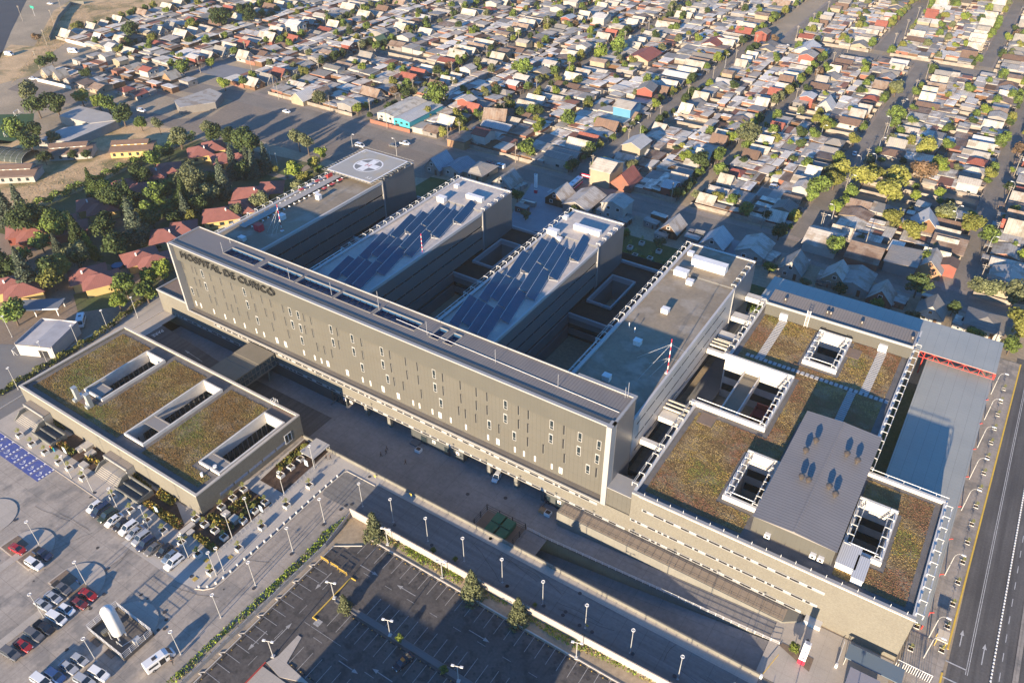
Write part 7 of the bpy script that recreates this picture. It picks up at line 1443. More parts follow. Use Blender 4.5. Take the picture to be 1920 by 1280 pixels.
WLm = {"white": mat("plaster_white", (.36, .34, .30), (.30, .28, .25), scale=.5, obj=True, rand=.15), "cream": mat("plaster_cream", (.30, .25, .17), (.26, .21, .15), scale=.5, obj=True, rand=.15), "orange": mat("plaster_orange", (.30, .17, .09), (.26, .15, .085), obj=True, rand=.2), "red": mat("plaster_red", (.23, .07, .05), (.19, .06, .045), obj=True, rand=.2),
       "wood": mat("timber_wall", (.16, .085, .045), (.12, .07, .04), obj=True, rand=.2, stripe=(0, .35, .05, .6)), "blue": mat("plaster_blue", (.07, .20, .32), (.08, .21, .30), obj=True, rand=.2), "grey": mat("plaster_grey", (.24, .22, .20), (.20, .185, .17), obj=True, rand=.2), "brick": mat("brick_wall", (.26, .11, .07), (.21, .10, .07), obj=True, rand=.2)}
def sub(nm, k, m_, par): o = bpy.data.objects.new(nm, k.mesh(nm, m_)); C.objects.link(o); o.parent = par; return o
def mk_house(style, rf, wl_, seed, annex=True):
    """front faces -x (towards its street), origin at the front centre; depth runs along +x"""
    r0 = random.Random(seed); cat = "house"; rn, rm = RF[rf]; t = thing("house", rn, cat); wm_ = WLm[wl_]
    if style == 'aframe': D, W_, e, rg = r0.uniform(7, 9), r0.uniform(6.4, 7.4), 2.3, r0.uniform(5.2, 6.2)
    elif style == 'gable': D, W_, e, rg = r0.uniform(8.5, 12), r0.uniform(7.2, 8.6), 2.5, r0.uniform(3.7, 4.5)
    elif style == 'two': D, W_, e, rg = r0.uniform(6.5, 8.5), r0.uniform(6.0, 7.5), 5.0, r0.uniform(5.9, 6.5)
    elif style == 'hip': D, W_, e, rg = r0.uniform(8, 10), r0.uniform(7.5, 8.4), 2.6, 4.3
    else: D, W_, e, rg = r0.uniform(7, 10), r0.uniform(6.5, 8.4), r0.uniform(2.5, 3.2), 0
    hw = W_/2; along = r0.random() < .65 if style != 'aframe' else True   # ridge along x?
    k = MB(); ov = .35
    if style == 'flat':
        k.box(0, -hw, 0, D, hw, e); kr = MB(); kr.add([(-ov, -hw-ov, e+.02), (D+ov, -hw-ov, e+.02), (D+ov, hw+ov, e+.55), (-ov, hw+ov, e+.55), (-ov, -hw-ov, e+.12), (D+ov, -hw-ov, e+.12), (D+ov, hw+ov, e+.65), (-ov, hw+ov, e+.65)], [(3, 2, 1, 0), (4, 5, 6, 7), (0, 1, 5, 4), (2, 3, 7, 6), (1, 2, 6, 5), (3, 0, 4, 7)])
    elif style == 'hip':
        k.box(0, -hw, 0, D, hw, e); kr = MB(); i_ = hw; kr.add([(-ov, -hw-ov, e), (D+ov, -hw-ov, e), (D+ov, hw+ov, e), (-ov, hw+ov, e), (i_*.8, 0, rg), (D-i_*.8, 0, rg)], [(0, 1, 5, 4), (1, 2, 5), (2, 3, 4, 5), (3, 0, 4), (3, 2, 1, 0)])
    elif along:
        k.add([(0, -hw, 0), (0, hw, 0), (0, hw, e), (0, 0, rg-.12), (0, -hw, e), (D, -hw, 0), (D, hw, 0), (D, hw, e), (D, 0, rg-.12), (D, -hw, e)], [(0, 4, 3, 2, 1), (5, 6, 7, 8, 9), (0, 5, 9, 4), (1, 2, 7, 6)])
        sl_ = (rg-e)/hw; kr = MB(); lo = e-sl_*ov
        for s in (-1, 1): kr.add([(-ov, s*(hw+ov), lo), (D+ov, s*(hw+ov), lo), (D+ov, 0, rg), (-ov, 0, rg), (-ov, s*(hw+ov), lo+.13), (D+ov, s*(hw+ov), lo+.13), (D+ov, 0, rg+.13), (-ov, 0, rg+.13)], [(0, 1, 2, 3), (4, 7, 6, 5), (0, 4, 5, 1), (0, 3, 7, 4), (1, 5, 6, 2)])
    else:
        m_ = D/2; k.add([(0, -hw, 0), (D, -hw, 0), (D, -hw, e), (m_, -hw, rg-.12), (0, -hw, e), (0, hw, 0), (D, hw, 0), (D, hw, e), (m_, hw, rg-.12), (0, hw, e)], [(0, 1, 2, 3, 4), (5, 9, 8, 7, 6), (0, 4, 9, 5), (1, 6, 7, 2)])
        sl_ = (rg-e)/m_; kr = MB(); lo = e-sl_*ov
        for xa in (-ov, D+ov): kr.add([(xa, -hw-ov, lo), (xa, hw+ov, lo), (m_, hw+ov, rg), (m_, -hw-ov, rg), (xa, -hw-ov, lo+.13), (xa, hw+ov, lo+.13), (m_, hw+ov, rg+.13), (m_, -hw-ov, rg+.13)], [(0, 1, 2, 3), (4, 7, 6, 5), (0, 4, 5, 1), (0, 3, 7, 4), (1, 5, 6, 2)])
    sub("wall", k, wm_, t); sub("roof", kr, rm, t)
    wz = [1.0]+([3.4] if style == 'two' else [])+([3.2] if style == 'aframe' else [])
    for z in wz:
        for yy in ((-hw*.5, hw*.35) if z < 3.2 or style == 'two' else (0,)):
            if z < 1.1 and yy < 0: continue
            f_ = MB(); f_.box(-.06, yy-.62, z, .02, yy+.62, z+1.2); w3 = sub("window", f_, white, t); f_ = MB(); f_.box(-.08, yy-.5, z+.12, -.05, yy+.5, z+1.08); sub("pane", f_, dglass, w3)
    f_ = MB(); f_.box(-.06, -hw*.5-.45, 0, .02, -hw*.5+.45, 2.05); sub("door", f_, WLm["wood"], t)
    for s in (-1, 1): f_ = MB(); f_.box(D*.3, s*hw-.03, 1.0, D*.3+1.3, s*hw+.03, 2.1); sub("window", f_, dglass, t)
    if annex:
        x = D; lim = 21.5
        while x < lim-3:
            w_ = r0.uniform(4.5, 8.5); w_ = min(w_, lim-x)
            segs_ = [(-4.3, 4.3)] if r0.random() < .62 else [(-4.3, r0.uniform(-1, 1)), (r0.uniform(1.2, 1.6), 4.3)]
            for (ya, yb) in segs_:
                if r0.random() < .16: continue
                hgt = r0.uniform(2.2, 3.1); rk = r0.choice([ZN[0], ZN[0], ZN[0], ZN[1], ZN[1], ZN[2], RF["rust"][1], RF["grey"][1], RF["fibre"][1]]); f_ = MB(); f_.box(x+.15, ya+.15, 0, x+w_-.15, yb-.15, hgt, 0)
                d2 = r0.uniform(-.5, .5); f_.add([(x, ya, hgt+.1), (x+w_, ya, hgt+.1+d2), (x+w_, yb, hgt+.1+d2), (x, yb, hgt+.1), (x, ya, hgt+.0), (x+w_, ya, hgt+d2), (x+w_, yb, hgt+d2), (x, yb, hgt+.0)], [(0, 1, 2, 3), (7, 6, 5, 4), (0, 4, 5, 1), (1, 5, 6, 2), (2, 6, 7, 3), (3, 7, 4, 0)], 1)
                sub("annex", f_, [WLm[r0.choice(["grey", "brick", "white", "wood"])], rk], t)
            x += w_
        if r0.random() < .5:
            f_ = MB(); f_.box(-3.0, hw-3.2, 2.25, -.1, hw, 2.35); f_.box(-2.9, hw-3.1, 0, -2.8, hw-3.0, 2.25); f_.box(-2.9, hw-.2, 0, -2.8, hw-.1, 2.25); sub("porch", f_, RF[r0.choice(["tin", "grey", "rust"])][1], t)
    SN = {"aframe": "steep A-frame", "gable": "low gabled", "two": "two-storey", "hip": "hip-roofed", "flat": "flat-roofed"}
    t['_d'] = f"{rn} {SN[style]} house"; return proto(t)
hr = random.Random(21); HP = []
for st_, n_, rfs, wls in (('aframe', 11, ["fibre", "fibre", "tin", "fibre", "rust", "brown", "fibre", "grey", "fibre", "red", "tin"], ["white", "cream", "wood", "orange", "white", "wood", "red", "white"]),
                      ('gable', 14, ["fibre", "grey", "rust", "tin", "fibre", "brown", "red", "grey", "white", "fibre", "tin"], ["white", "cream", "grey", "orange", "brick", "white"]),
                      ('two', 7, ["tin", "fibre", "white", "grey", "fibre", "tin", "rust"], ["white", "cream", "red", "white", "grey", "white", "cream"]), ('flat', 8, ["tin", "fibre", "grey", "rust", "fibre", "tin"], ["grey", "white", "brick"]), ('hip', 4, ["grey", "red", "fibre", "brown"], ["cream", "white"])):
    for i in range(n_): HP.append(mk_house(st_, rfs[i % len(rfs)], wls[i % len(wls)], 100+len(HP)))
def inpoly(x, y, pl):
    c_ = False; j = len(pl)-1
    for i in range(len(pl)):
        xi, yi = pl[i]; xj, yj = pl[j]
        if (yi > y) != (yj > y) and x < (xj-xi)*(y-yi)/(yj-yi)+xi: c_ = not c_
        j = i
    return c_
TOWN = [Z1(195, 425), Z1(400, 200), Z1(620, 130), Z1(800, 50), Z1(960, -20), (500, -150), (2300, -150), (2300, 900), (1700, 900), (1200, 700), (900, 330), (620, 205), Z1(1480, 545), Z1(1330, 560), Z1(1020, 640), Z1(880, 590), Z1(380, 510)]
HOLES = [[Z1(1070, 390), Z1(1190, 330), Z1(1500, 380), Z1(1300, 480), Z1(1150, 500)], [Z3(0, 640), Z3(140, 660), Z3(60, 790), Z3(0, 790)], [Z2(1820, 620), Z2(1910, 640), Z3(130, 690), Z3(60, 790), Z2(1700, 720)], [Z3(900, 980), Z3(1120, 920), Z3(1230, 1050), Z3(1180, 1180), Z3(900, 1160)], [Z3(1600, 1050), Z3(1700, 1080), Z3(1600, 1180), Z3(1500, 1150)], [Z2(170, 560), Z2(500, 540), Z2(510, 720), Z2(160, 730)], [Z2(0, 590), Z2(170, 590), Z2(120, 690), Z2(0, 700)], [(1560, -40), (1900, -40), (1900, 12), (1700, 10), (1560, 6)]]
BL = [(-531, -474, 273, 600, "inner far-left lane", -470, "far-left lane", -535), (-466, -404, 273, 600, "sports-court lane", -400, "inner far-left lane", -470), (-396, -344, 273, 600, "sports-court right lane", -340, "sports-court lane", -400), (-336, -276, 274, 620, "turquoise-workshop street", -272, "sports-court right lane", -340),
      (-268, -221, 274, 640, "red-corner-house street", -217, "turquoise-workshop street", -272), (-213, -152, 274, 700, "bus street", -147, "red-corner-house street", -217), (-142, -102, 274, 500, "kinked street", -99, "bus street", -147), (-96, -57, 274, 500, "tree-clump street", -51, "kinked street", -99), (-45, 0, 274, 500, "right-edge street", 4, "tree-clump street", -51), (8, 56, 264, 500, "outer right street", 60, "right-edge street", 4),
      (-128, -84, 513, 720, "upper kinked street", -78, "upper bus street", -132), (-72, -27, 513, 720, "upper far street", -22, "upper kinked street", -78), (-17, 30, 513, 720, "outermost street", 34, "upper far street", -22)]
SP = []
for (x0, x1, y0, y1, rs, rx, ls, lx) in BL:
    half = (x1-x0)/2
    for side in (0, 1):
        y = y0+4.8; i = 0; ncnt = 0
        while y < y1:
            px, py = PX(x0+half*(.4 if side == 0 else 1.6), y)
            dg_ = abs((y-399)-(322-399)/(0+99)*(x0+half*(.5 if side == 0 else 1.5)+99)) if -103 < (x0+x1)/2 < 0 and 300 < y < 410 else 99
            ok = -60 < px < 1990 and -60 < py < 1300 and inpoly(px, py, TOWN) and not any(inpoly(px, py, h_) for h_ in HOLES) and dg_ > 11 and not (498 < y < 515 and -153 < x0 < -10) and not (347 < y < 364 and -345 < x0 < -268)
            if ok:
                ncnt += 1; sx = min(1.25, (half-1.2)/23.0)
                SP.append((x0+1.8 if side == 0 else x1-1.8, y, 0 if side == 0 else math.pi, ncnt, ("right" if side == 0 else "left"), ls if side == 0 else rs, sx))
            y += hr.uniform(8.9, 10.2)
for i in range(5): SP.append((-464+i*11.6, 225.5, math.pi/2, i+1, "near", "far-left dirt lane", .8))
for i in range(8): SP.append((-468+i*11.8, 264.5, -math.pi/2, i+1, "far", "far-left dirt lane", .8))
for i in range(2): SP.append((-402+i*11.0, 231, math.pi/2, i+6, "near", "far-left dirt lane", .8))
SP.sort(key=lambda s: math.hypot(s[0], s[1]))
last = [None, None]; hrest = []
wts = [1.25 if o['_d'].find('A-frame') > 0 else 1.1 if o['_d'].find('low gabled') > 0 else .6 if o['_d'].find('two-') > 0 else .9 if 'flat' in o['_d'] else .5 for o in HP]
for n_, (x, y, rz, cn_, sd, st_, sx) in enumerate(SP):
    p = hr.choices(HP, wts)[0]
    while p in last: p = hr.choices(HP, wts)[0]
    last = [last[1], p]; jx = hr.uniform(-.6, 1.2)*(1 if rz == 0 else -1)
    scl = (sx*hr.uniform(.96, 1.04), hr.uniform(.94, 1.06)*(1 if hr.random() < .5 else 1), hr.uniform(.82, 1.0))
    a = rz+hr.uniform(-.03, .03)
    if n_ < 290:
        put(p, (x+jx, y, 0), a, f"{p['_d']}, {nth(cn_-1)} up the {sd} side of {st_}", "houses of the town grid", scl)
    else: hrest.append((p, Matrix.Translation((x+jx, y, 0)) @ Matrix.Rotation(a, 4, 'Z') @ Matrix.Diagonal((*scl, 1))))
# the several hundred remote houses past the three hundred nearest
def merge(name, items):
    vs, fs, ms, mats_, off = [], [], [], [], 0
    for root, M_ in items:
        for o in KIDS[root.name]+[d for c_ in KIDS[root.name] for d in KIDS.get(c_.name, [])]:
            me = o.data; n = len(me.vertices); co = np.empty(n*3); me.vertices.foreach_get("co", co); co = co.reshape(-1, 3); Mn = np.array(M_); co = co @ Mn[:3, :3].T+Mn[:3, 3]; vs.append(co)
            mp = []
            for mm in me.materials:
                if mm not in mats_: mats_.append(mm)
                mp.append(mats_.index(mm))
            for p in me.polygons: fs.append([v+off for v in p.vertices]); ms.append(mp[p.material_index])
            off += n
    me = bpy.data.meshes.new(name); me.from_pydata(np.concatenate(vs).tolist(), [], fs); [me.materials.append(mm) for mm in mats_]; me.polygons.foreach_set("material_index", ms); me.update(); o = bpy.data.objects.new(name, me); C.objects.link(o); return o
if hrest: tag(merge("distant_houses", hrest), "mass of small distant houses at the top of the photograph", "houses", kind='stuff')
print("HOUSES", len(SP), "stuff", len(hrest))
# yard fences, one per block side
fm = mat("fence_boards", (.30, .26, .21), (.20, .17, .14), scale=.3, fine=.2)
for (x0, x1, y0, y1, rs, rx, ls, lx) in BL:
    k = MB(); m_ = (x0+x1)/2; y = y0; any_ = False
    while y < y1:
        px, py = PX(m_, y)
        if -80 < px < 2000 and -60 < py < 1300 and inpoly(px, py, TOWN) and not any(inpoly(px, py, h_) for h_ in HOLES):
            any_ = True; k.box(x0+.1, y-.07, 0, x1-.1, y+.07, 1.7); k.box(m_-.07, y+.07, 0, m_+.07, y+9.43, 1.7); k.box(x0, y+.3, 0, x0+.12, y+6.4, 1.6); k.box(x1-.12, y+3, 0, x1, y+9.2, 1.6)
        y += 9.5
    if any_: tag(k.build("yard_fence", fm), f"brown board yard fences of the block between {ls} and {rs}"[:110], "fence")
# town trees
TD = []
for (x0, x1, y0, y1, rs, rx, ls, lx) in BL:
    i = 0
    for _ in range(int((y1-y0)*(x1-x0)/115)):
        x, y = hr.uniform(x0-1, x1+1), hr.uniform(y0, y1); px, py = PX(x, y)
        if hr.random() < .45: x = hr.choice((x0, x1))+hr.uniform(-1.0, .8)
        if -20 < px < 1940 and -20 < py < 1280 and inpoly(px, py, TOWN) and not any(inpoly(px, py, h_) for h_ in HOLES[:1]): TD.append((x, y, ls, rs))
TD.sort(key=lambda s: math.hypot(s[0], s[1])); cnt = {}; trest = []
for n_, (x, y, ls, rs) in enumerate(TD):
    kd = hr.choices(["dark", "green", "lime", "gold", "olive", "bronze"], [3, 5, 2, 2.5, 2, .5])[0]; p = hr.choice(TP[kd]); s = hr.uniform(.42, 1.05)
    if n_ < 118:
        kk = (rs, ls, kd); cnt[kk] = cnt.get(kk, 0)+1; put(p, (x, y, 0), hr.random()*6.28, f"{CN[kd]} tree, {nth(cnt[kk]-1)} of its colour between {ls} and {rs}", "town trees", s)
    else: trest.append((p, Matrix.Translation((x, y, 0)) @ Matrix.Diagonal((s, s, s, 1))))
print("TREES", len(TD))
if trest: tag(merge("distant_trees", trest), "scattered small trees among the distant houses", "trees", kind='stuff')
gq = []
for i in range(60):
    u = i/60; px = 1560+u*380; py = -14+rng.uniform(-14, 18)+(6 if px > 1700 else 0); x, y = G(px, py); gq.append((rng.choice(TP[rng.choice(["green", "gold", "lime", "olive"])]), Matrix.Translation((x, y, 0)) @ Matrix.Diagonal((1.6, 1.6, 1.3, 1))))
tag(merge("distant_grove", gq), "continuous band of pale green trees at the top right edge", "grove", kind='stuff')
GC = "tree clump at the diagonal crossing"
for q, kd, s, lab in ((Z3(990, 1060), 'gold', 1.6, "yellow-green tree at the left of the crossing clump"), (Z3(1060, 1020), 'gold', 1.2, "yellow-green tree at the top of the crossing clump"), (Z3(1170, 1080), 'gold', 1.6, "yellow-green tree at the upper right of the crossing clump"), (Z3(1130, 1150), 'gold', 1.8, "largest yellow-green tree at the bottom of the crossing clump"), (Z3(925, 1120), 'green', 1.0, "small round tree at the lower left of the crossing clump"), (Z3(870, 1010), 'gold', 1.3, "yellow-green tree just left of the crossing clump road"), (Z3(835, 1060), 'gold', 1.2, "yellow-green tree below the one left of the crossing"), (Z3(740, 1110), 'green', 1.5, "mid green tree by the street edge below the crossing"), (Z3(1340, 880), 'gold', 1.4, "yellow-green tree above the white-roofed A-frame right of the crossing"), (Z3(1410, 980), 'lime', 1.3, "lime tree left of the white-roofed A-frame at right"), (Z3(1320, 1030), 'bronze', 1.6, "bare brownish tree right of the crossing clump"), (Z3(1290, 1130), 'lime', .7, "small lime tree on the road verge right of the clump"), (Z3(1450, 1250), 'olive', 1.3, "pale olive tree at the lower road verge right"), (Z3(360, 830), 'olive', 1.7, "tall pale olive tree in the middle block"), (Z3(90, 960), 'dark', 1.4, "dark tree in the shaded yard near the bus street"), (Z2(540, 620), 'green', 2.0, "big round tree right of the turquoise workshop"), (Z2(1035, 890), 'green', 1.4, "round tree beside the white van on the avenue"), (Z2(1270, 720), 'green', 1.3, "round tree in the yard right of the red-roofed corner house"), (Z2(1540, 320), 'green', 1.6, "tall tree pair's right member up the kinked block"), (Z2(1450, 340), 'lime', 1.4, "tall tree pair's left member up the kinked block"), (Z2(1020, 440), 'green', 1.5, "tree beside the street left of the bus street"), (Z3(1175, 700), 'green', 1.3, "round tree by the lamp on tree-clump street"), (Z3(1180, 540), 'olive', 1.3, "olive tree farther up tree-clump street"), (Z6(830, 240), 'green', 1.2, "green tree in front of the rusty house by the avenue"), (Z6(1150, 90), 'gold', 1.3, "yellow-green tree near the avenue right of centre"), (Z6(1260, 160), 'gold', 1.3, "second yellow-green tree near the avenue right of centre"), (Z6(1590, 130), 'gold', 1.4, "yellow-green tree left of the orange wall"), (Z6(1690, 190), 'green', 1.2, "green tree beneath the yellow one by the orange wall"), (Z6(1860, 700), 'gold', 1.5, "yellow-green tree at the right edge by the road"), (Z6(1810, 790), 'green', .9, "low green tree behind the canopy's far right corner"), (Z6(1830, 530), 'olive', 1.4, "pale olive tree by the avenue at the right edge"), (Z6(1700, 480), 'olive', 1.1, "olive tree by the avenue wall"), (Z6(530, 150), 'dark', 1.0, "dark tree before the corner of the tree-clump street"), (Z6(1290, 470), 'dark', 1.3, "dark tree between two A-frames behind the canopy"), (Z2(1290, 960), 'dark', .9, "dark tree at the corner left of the bus"), (Z1(1030, 430), 'green', 1.3, "round tree beside the sports court"), (Z1(1260, 510), 'lime', 1.1, "lime tree by the corner of the sports court"), (Z1(740, 230), 'dark', 1.8, "dark tall tree among the far left houses"), (Z1(1240, 170), 'dark', 2.2, "largest dark tree at upper left"), (Z1(1400, 140), 'dark', 1.7, "dark tree right of the largest upper left one"), (Z1(250, 390), 'dark', 1.1, "dark tree by the wall at the far left lane"), (Z1(300, 370), 'green', 1.1, "green tree by the wall at the far left lane"), (Z1(490, 450), 'dark', 1.0, "dark tree among the first houses at far left"), (Z1(215, 240), 'bronze', .9, "rusty-leaved tree on the dry field"), (Z1(1790, 600), 'olive', 1.3, "pale olive tree by the avenue at the red gabled house")):
    tr(hr.choice(TP[kd]), q, lab, s*1.1, grp=GC if "clump" in lab else "notable town trees")
# ================================================================ INDIVIDUAL BUILDINGS
def house_at(q0, style, rf, wl_, label, rz=-90, seed=0, sc_=1, annex=False):
    x, y = G(*q0); t = mk_house(style, rf, wl_, 900+seed, annex); ca, sa = math.cos(R(rz)), math.sin(R(rz))
    put(t, (x-ca*4*sc_, y-sa*4*sc_, 0), R(rz), label, None, sc_); t['label'] = label; return t
for i, (q0, st_, rf, wl_, rz, s, lab) in enumerate((
    (Z2(545, 950), 'aframe', 'blue', 'grey', 90, 1.2, "blue-grey steep house behind the helipad wing, leftmost of its row"), (Z2(650, 965), 'gable', 'blue', 'white', 90, 1.2, "blue-grey gabled house, second in the row behind the wings"), (Z2(770, 985), 'hip', 'grey', 'cream', 90, 1.2, "dark hip-roofed house, third in the row behind the wings"), (Z2(930, 1045), 'aframe', 'tin', 'white', 90, 1.3, "pale A-frame just behind the wing next to the helipad"),
    (Z2(1220, 1125), 'aframe', 'tin', 'wood', 90, 1.15, "A-frame with brown timber gable below the bus crossing"), (Z2(1340, 1170), 'gable', 'tin', 'grey', 90, 1.4, "wide tin gabled house right of the timber A-frame"), (Z2(1540, 1200), 'two', 'tin', 'white', 90, 1.25, "white two-storey gabled house behind the panel wing's corner"),
    (Z6(-60, 110), 'aframe', 'tin', 'wood', 90, 1.1, "A-frame with dark red timber gable facing the rear lawn"), (Z6(180, 190), 'aframe', 'white', 'white', 90, 1.2, "pale A-frame directly behind the grey wing, left one"), (Z6(390, 235), 'gable', 'tin', 'white', 90, 1.3, "tall tin gable behind the grey wing, right one"), (Z6(610, 330), 'aframe', 'tin', 'white', 90, 1.15, "A-frame with white gable left of the canopy's middle"), (Z6(850, 385), 'aframe', 'tin', 'cream', 90, 1.1, "A-frame with small window left of its long tin extension"), (Z6(950, 415), 'gable', 'tin', 'white', 90, 1.2, "long tin-roofed extension behind the canopy"),
    (Z6(1100, 490), 'aframe', 'tin', 'brick', 90, 1.1, "A-frame with red-brown gable behind the canopy"), (Z6(1375, 575), 'aframe', 'grey', 'white', 90, 1.1, "A-frame with white gable wall behind the canopy's right part"), (Z6(1670, 650), 'hip', 'grey', 'white', 90, 1.3, "grey hip-roofed house with white gable at the canopy's right end"), (Z6(790, 170), 'gable', 'tin', 'white', -90, 1.35, "wide tin-roofed house at the tree-clump street corner"), (Z6(1020, 240), 'gable', 'rust', 'brick', -90, 1.35, "long rusty-roofed house on the avenue"), (Z6(1220, 290), 'flat', 'grey', 'grey', -90, 1.3, "flat dark-roofed yard building on the avenue"), (Z6(1370, 320), 'aframe', 'tin', 'orange', -90, 1.2, "A-frame with orange gable and shop front on the avenue"), (Z6(1470, 330), 'two', 'brown', 'red', -90, .8, "small red two-storey block beside the shop A-frame"), (Z6(1800, 400), 'gable', 'tin', 'white', -90, 1.3, "wide tin gabled house by the avenue at right"), (Z6(1340, 110), 'aframe', 'white', 'wood', -80, 1.3, "bright white-roofed A-frame right of the tree-clump street"), (Z6(1480, 190), 'gable', 'rust', 'cream', -90, 1.4, "long rust-streaked roof right of the white A-frame"), (Z6(1880, 150), 'aframe', 'fibre', 'cream', 0, 1.4, "pale A-frame with orange fence at the right edge"),
    (Z2(1480, 1010), 'two', 'fibre', 'cream', -90, 1.45, "cream two-storey gabled store with red signs at the bus crossing"), (Z2(1590, 1040), 'aframe', 'red', 'brick', -90, 1.25, "red-roofed A-frame beside the red-signed store"), (Z2(1640, 880), 'two', 'white', 'cream', -90, 1.4, "large pale two-storey building with white hip roof above the store"), (Z2(860, 700), 'aframe', 'rust', 'orange', 200, 1.4, "rust-roofed A-frame with bright orange gable on the corner block"), (Z2(790, 810), 'two', 'red', 'white', -90, 1.2, "white two-storey house with dark red roof above the avenue"), (Z2(690, 800), 'flat', 'rust', 'orange', -90, 1.2, "orange corner building with flat rusty roof on the avenue"), (Z2(1590, 660), 'two', 'tin', 'blue', -90, 1.4, "bright blue-fronted workshop near the bus street"), (Z2(1700, 560), 'two', 'grey', 'red', -80, 1.3, "red two-storey house with arched porch near the bus street"), (Z2(1450, 150), 'two', 'white', 'white', -90, 1.3, "bright white flat-topped two-storey house high in the town"), (Z2(1265, 145), 'two', 'blue', 'red', -90, 1.1, "red two-storey house with pale roof high in the town"), (Z2(1700, 340), 'gable', 'red', 'cream', -90, 1.6, "wide brick-red roofed house right of the centre top"), (Z2(700, 610), 'two', 'tin', 'red', -90, 1.0, "red-fronted two-storey house with white gables in mid town"),
    (Z3(690, 365), 'two', 'tin', 'red', -90, 1.2, "bright red-fronted two-storey house at upper right"), (Z3(440, 230), 'two', 'rust', 'red', -90, 1.1, "large brick-red two-storey house at the upper cross street"), (Z3(180, 260), 'gable', 'red', 'white', -90, 1.3, "orange-red gabled roof beside the bus street's upper end"), (Z3(690, 590), 'two', 'white', 'red', -90, 1.0, "red gable-fronted house near the blue truck"), (Z3(795, 620), 'aframe', 'white', 'white', -90, 1.1, "white A-frame with white gable near the kinked street"), (Z3(700, 295), 'gable', 'white', 'white', -90, 1.4, "long white building at the upper cross street"), (Z3(340, 380), 'gable', 'green', 'cream', -90, .9, "pale green-roofed house in the upper middle block"), (Z2(210, 260), 'aframe', 'green', 'cream', -90, 1.1, "green-roofed A-frame high at left of centre"), (Z1(1520, 240), 'aframe', 'tin', 'red', 180, 1.1, "red-gabled A-frame beyond the sports court"), (Z1(560, 240), 'aframe', 'white', 'red', 180, 1.0, "white-roofed A-frame with red gable at far left"), (Z1(840, 440), 'two', 'red', 'white', 180, 1.1, "white house with dark red roof near the sports court"), (Z1(1700, 570), 'aframe', 'white', 'cream', -90, 1.2, "white-roofed A-frame on the avenue at left"), (Z1(1800, 560), 'aframe', 'rust', 'cream', -90, 1.1, "rusty-roofed A-frame beside the white one on the avenue"), (Z1(640, 300), 'two', 'white', 'white', 180, 1.0, "white two-storey house at the left of the far left group"), (Z1(1660, 190), 'two', 'white', 'white', 180, 1.3, "white flat-topped two-storey building with red stripe at upper left"))):
    house_at(q0, st_, rf, wl_, lab, rz, i, s)
# small sheds and trees on the plots between the wings and the avenue
for i, (x, y, s) in enumerate(((-170, 236, .8), (-163, 246, .7), (-150, 233, .7), (-141, 247, .8), (-121, 247, .75), (-112, 244, .7), (-102, 249, .75), (-95, 243, .6), (-84, 246, .7), (-57, 246, .75), (-46, 247, .7), (-35, 243, .65), (-25, 247, .75), (-12, 243, .7), (-3, 247, .6), (8, 240, .7))):
    p = [o for o in HP if 'flat' in o['_d']][i % 8]; put(p, (x, y, 0), R(90+(i % 3-1)*4), f"low flat-roofed shed, {nth(i)} from the left on the plots behind the hospital", "sheds behind the hospital", (s*.55, s, s))
for i, (x, y, s) in enumerate(((-166, 228, .8), (-156, 240, .9), (-145, 229, .7), (-130, 241, .8), (-106, 236, .7), (-92, 236, .8), (-83, 238, .6), (-53, 241, .8), (-40, 238, .7), (-29, 240, .8), (-17, 238, .7), (-6, 236, .8), (4, 248, .8), (12, 236, .9))):
    put(TP[("dark", "green", "olive")[i % 3]][i % 3], (x, y, 0), i, f"garden tree, {nth(i)} from the left on the plots behind the hospital", "garden trees behind the hospital", s)
# large workshops
def shed(x0, y0, x1, y1, h, rg, wm_, rm, label, nm="workshop", wins=4):
    t = thing(nm, label, "building", ((x0+x1)/2, (y0+y1)/2, 0)); k = MB(); k.box(x0, y0, 0, x1, y1, h); m_ = (x0+x1)/2
    k.add([(x0, y0, h), (x1, y0, h), (m_, y0, rg-.1), (x0, y1, h), (x1, y1, h), (m_, y1, rg-.1)], [(0, 1, 2), (4, 3, 5)]); k.build("wall", wm_, t)
    k = MB(); k.add([(x0-.3, y0-.4, h), (m_, y0-.4, rg), (m_, y1+.4, rg), (x0-.3, y1+.4, h), (x1+.3, y0-.4, h), (x1+.3, y1+.4, h)], [(0, 1, 2, 3), (1, 4, 5, 2)]); k.build("roof", rm, t)
    for i in range(wins):
        x = x0+(x1-x0)*(i+.5)/wins; k = MB(); k.box(x-.7, y0-.05, h*.6, x+.7, y0+.02, h*.6+1); k.build("window", dglass, t)
    k = MB(); k.box(x0+1, y0-.05, 0, x0+3.4, y0+.03, 2.5); k.build("door", darkmetal, t); return t
turq = mat("turquoise_wall", (.06, .36, .38), (.05, .32, .34), scale=.5)
shed(-260, 275, -249, 300, 5.0, 6.2, MATS["plaster_white"], RF["fibre"][1], "pale workshop with big light roof, left half of the turquoise pair", wins=2)
shed(-248.9, 274, -239, 300, 4.8, 5.6, turq, RF["white"][1], "workshop with turquoise front and light roof on the avenue", wins=3)
k = MB(); k.box(-263, 272.6, 0, -238, 272.9, 1.9); tag(k.build("yard_wall", WLm["brick"]), "low red-brown wall in front of the turquoise workshop", "wall")
t = thing("rear_block_hall", "wide pale industrial roof filling the block at upper left below the avenue bend", "building", (0, 0, 0)); 
P0 = [G(*Z1(*q)) for q in ((1010, 640), (1210, 610), (1250, 560), (1180, 530), (980, 600))]
k = MB(); k.prism(P0, 0, 3.4); k.build("wall", WLm["grey"], t); k = MB(); k.prism(P0, 3.45, 3.6); k.build("roof", RF["tin"][1], t)
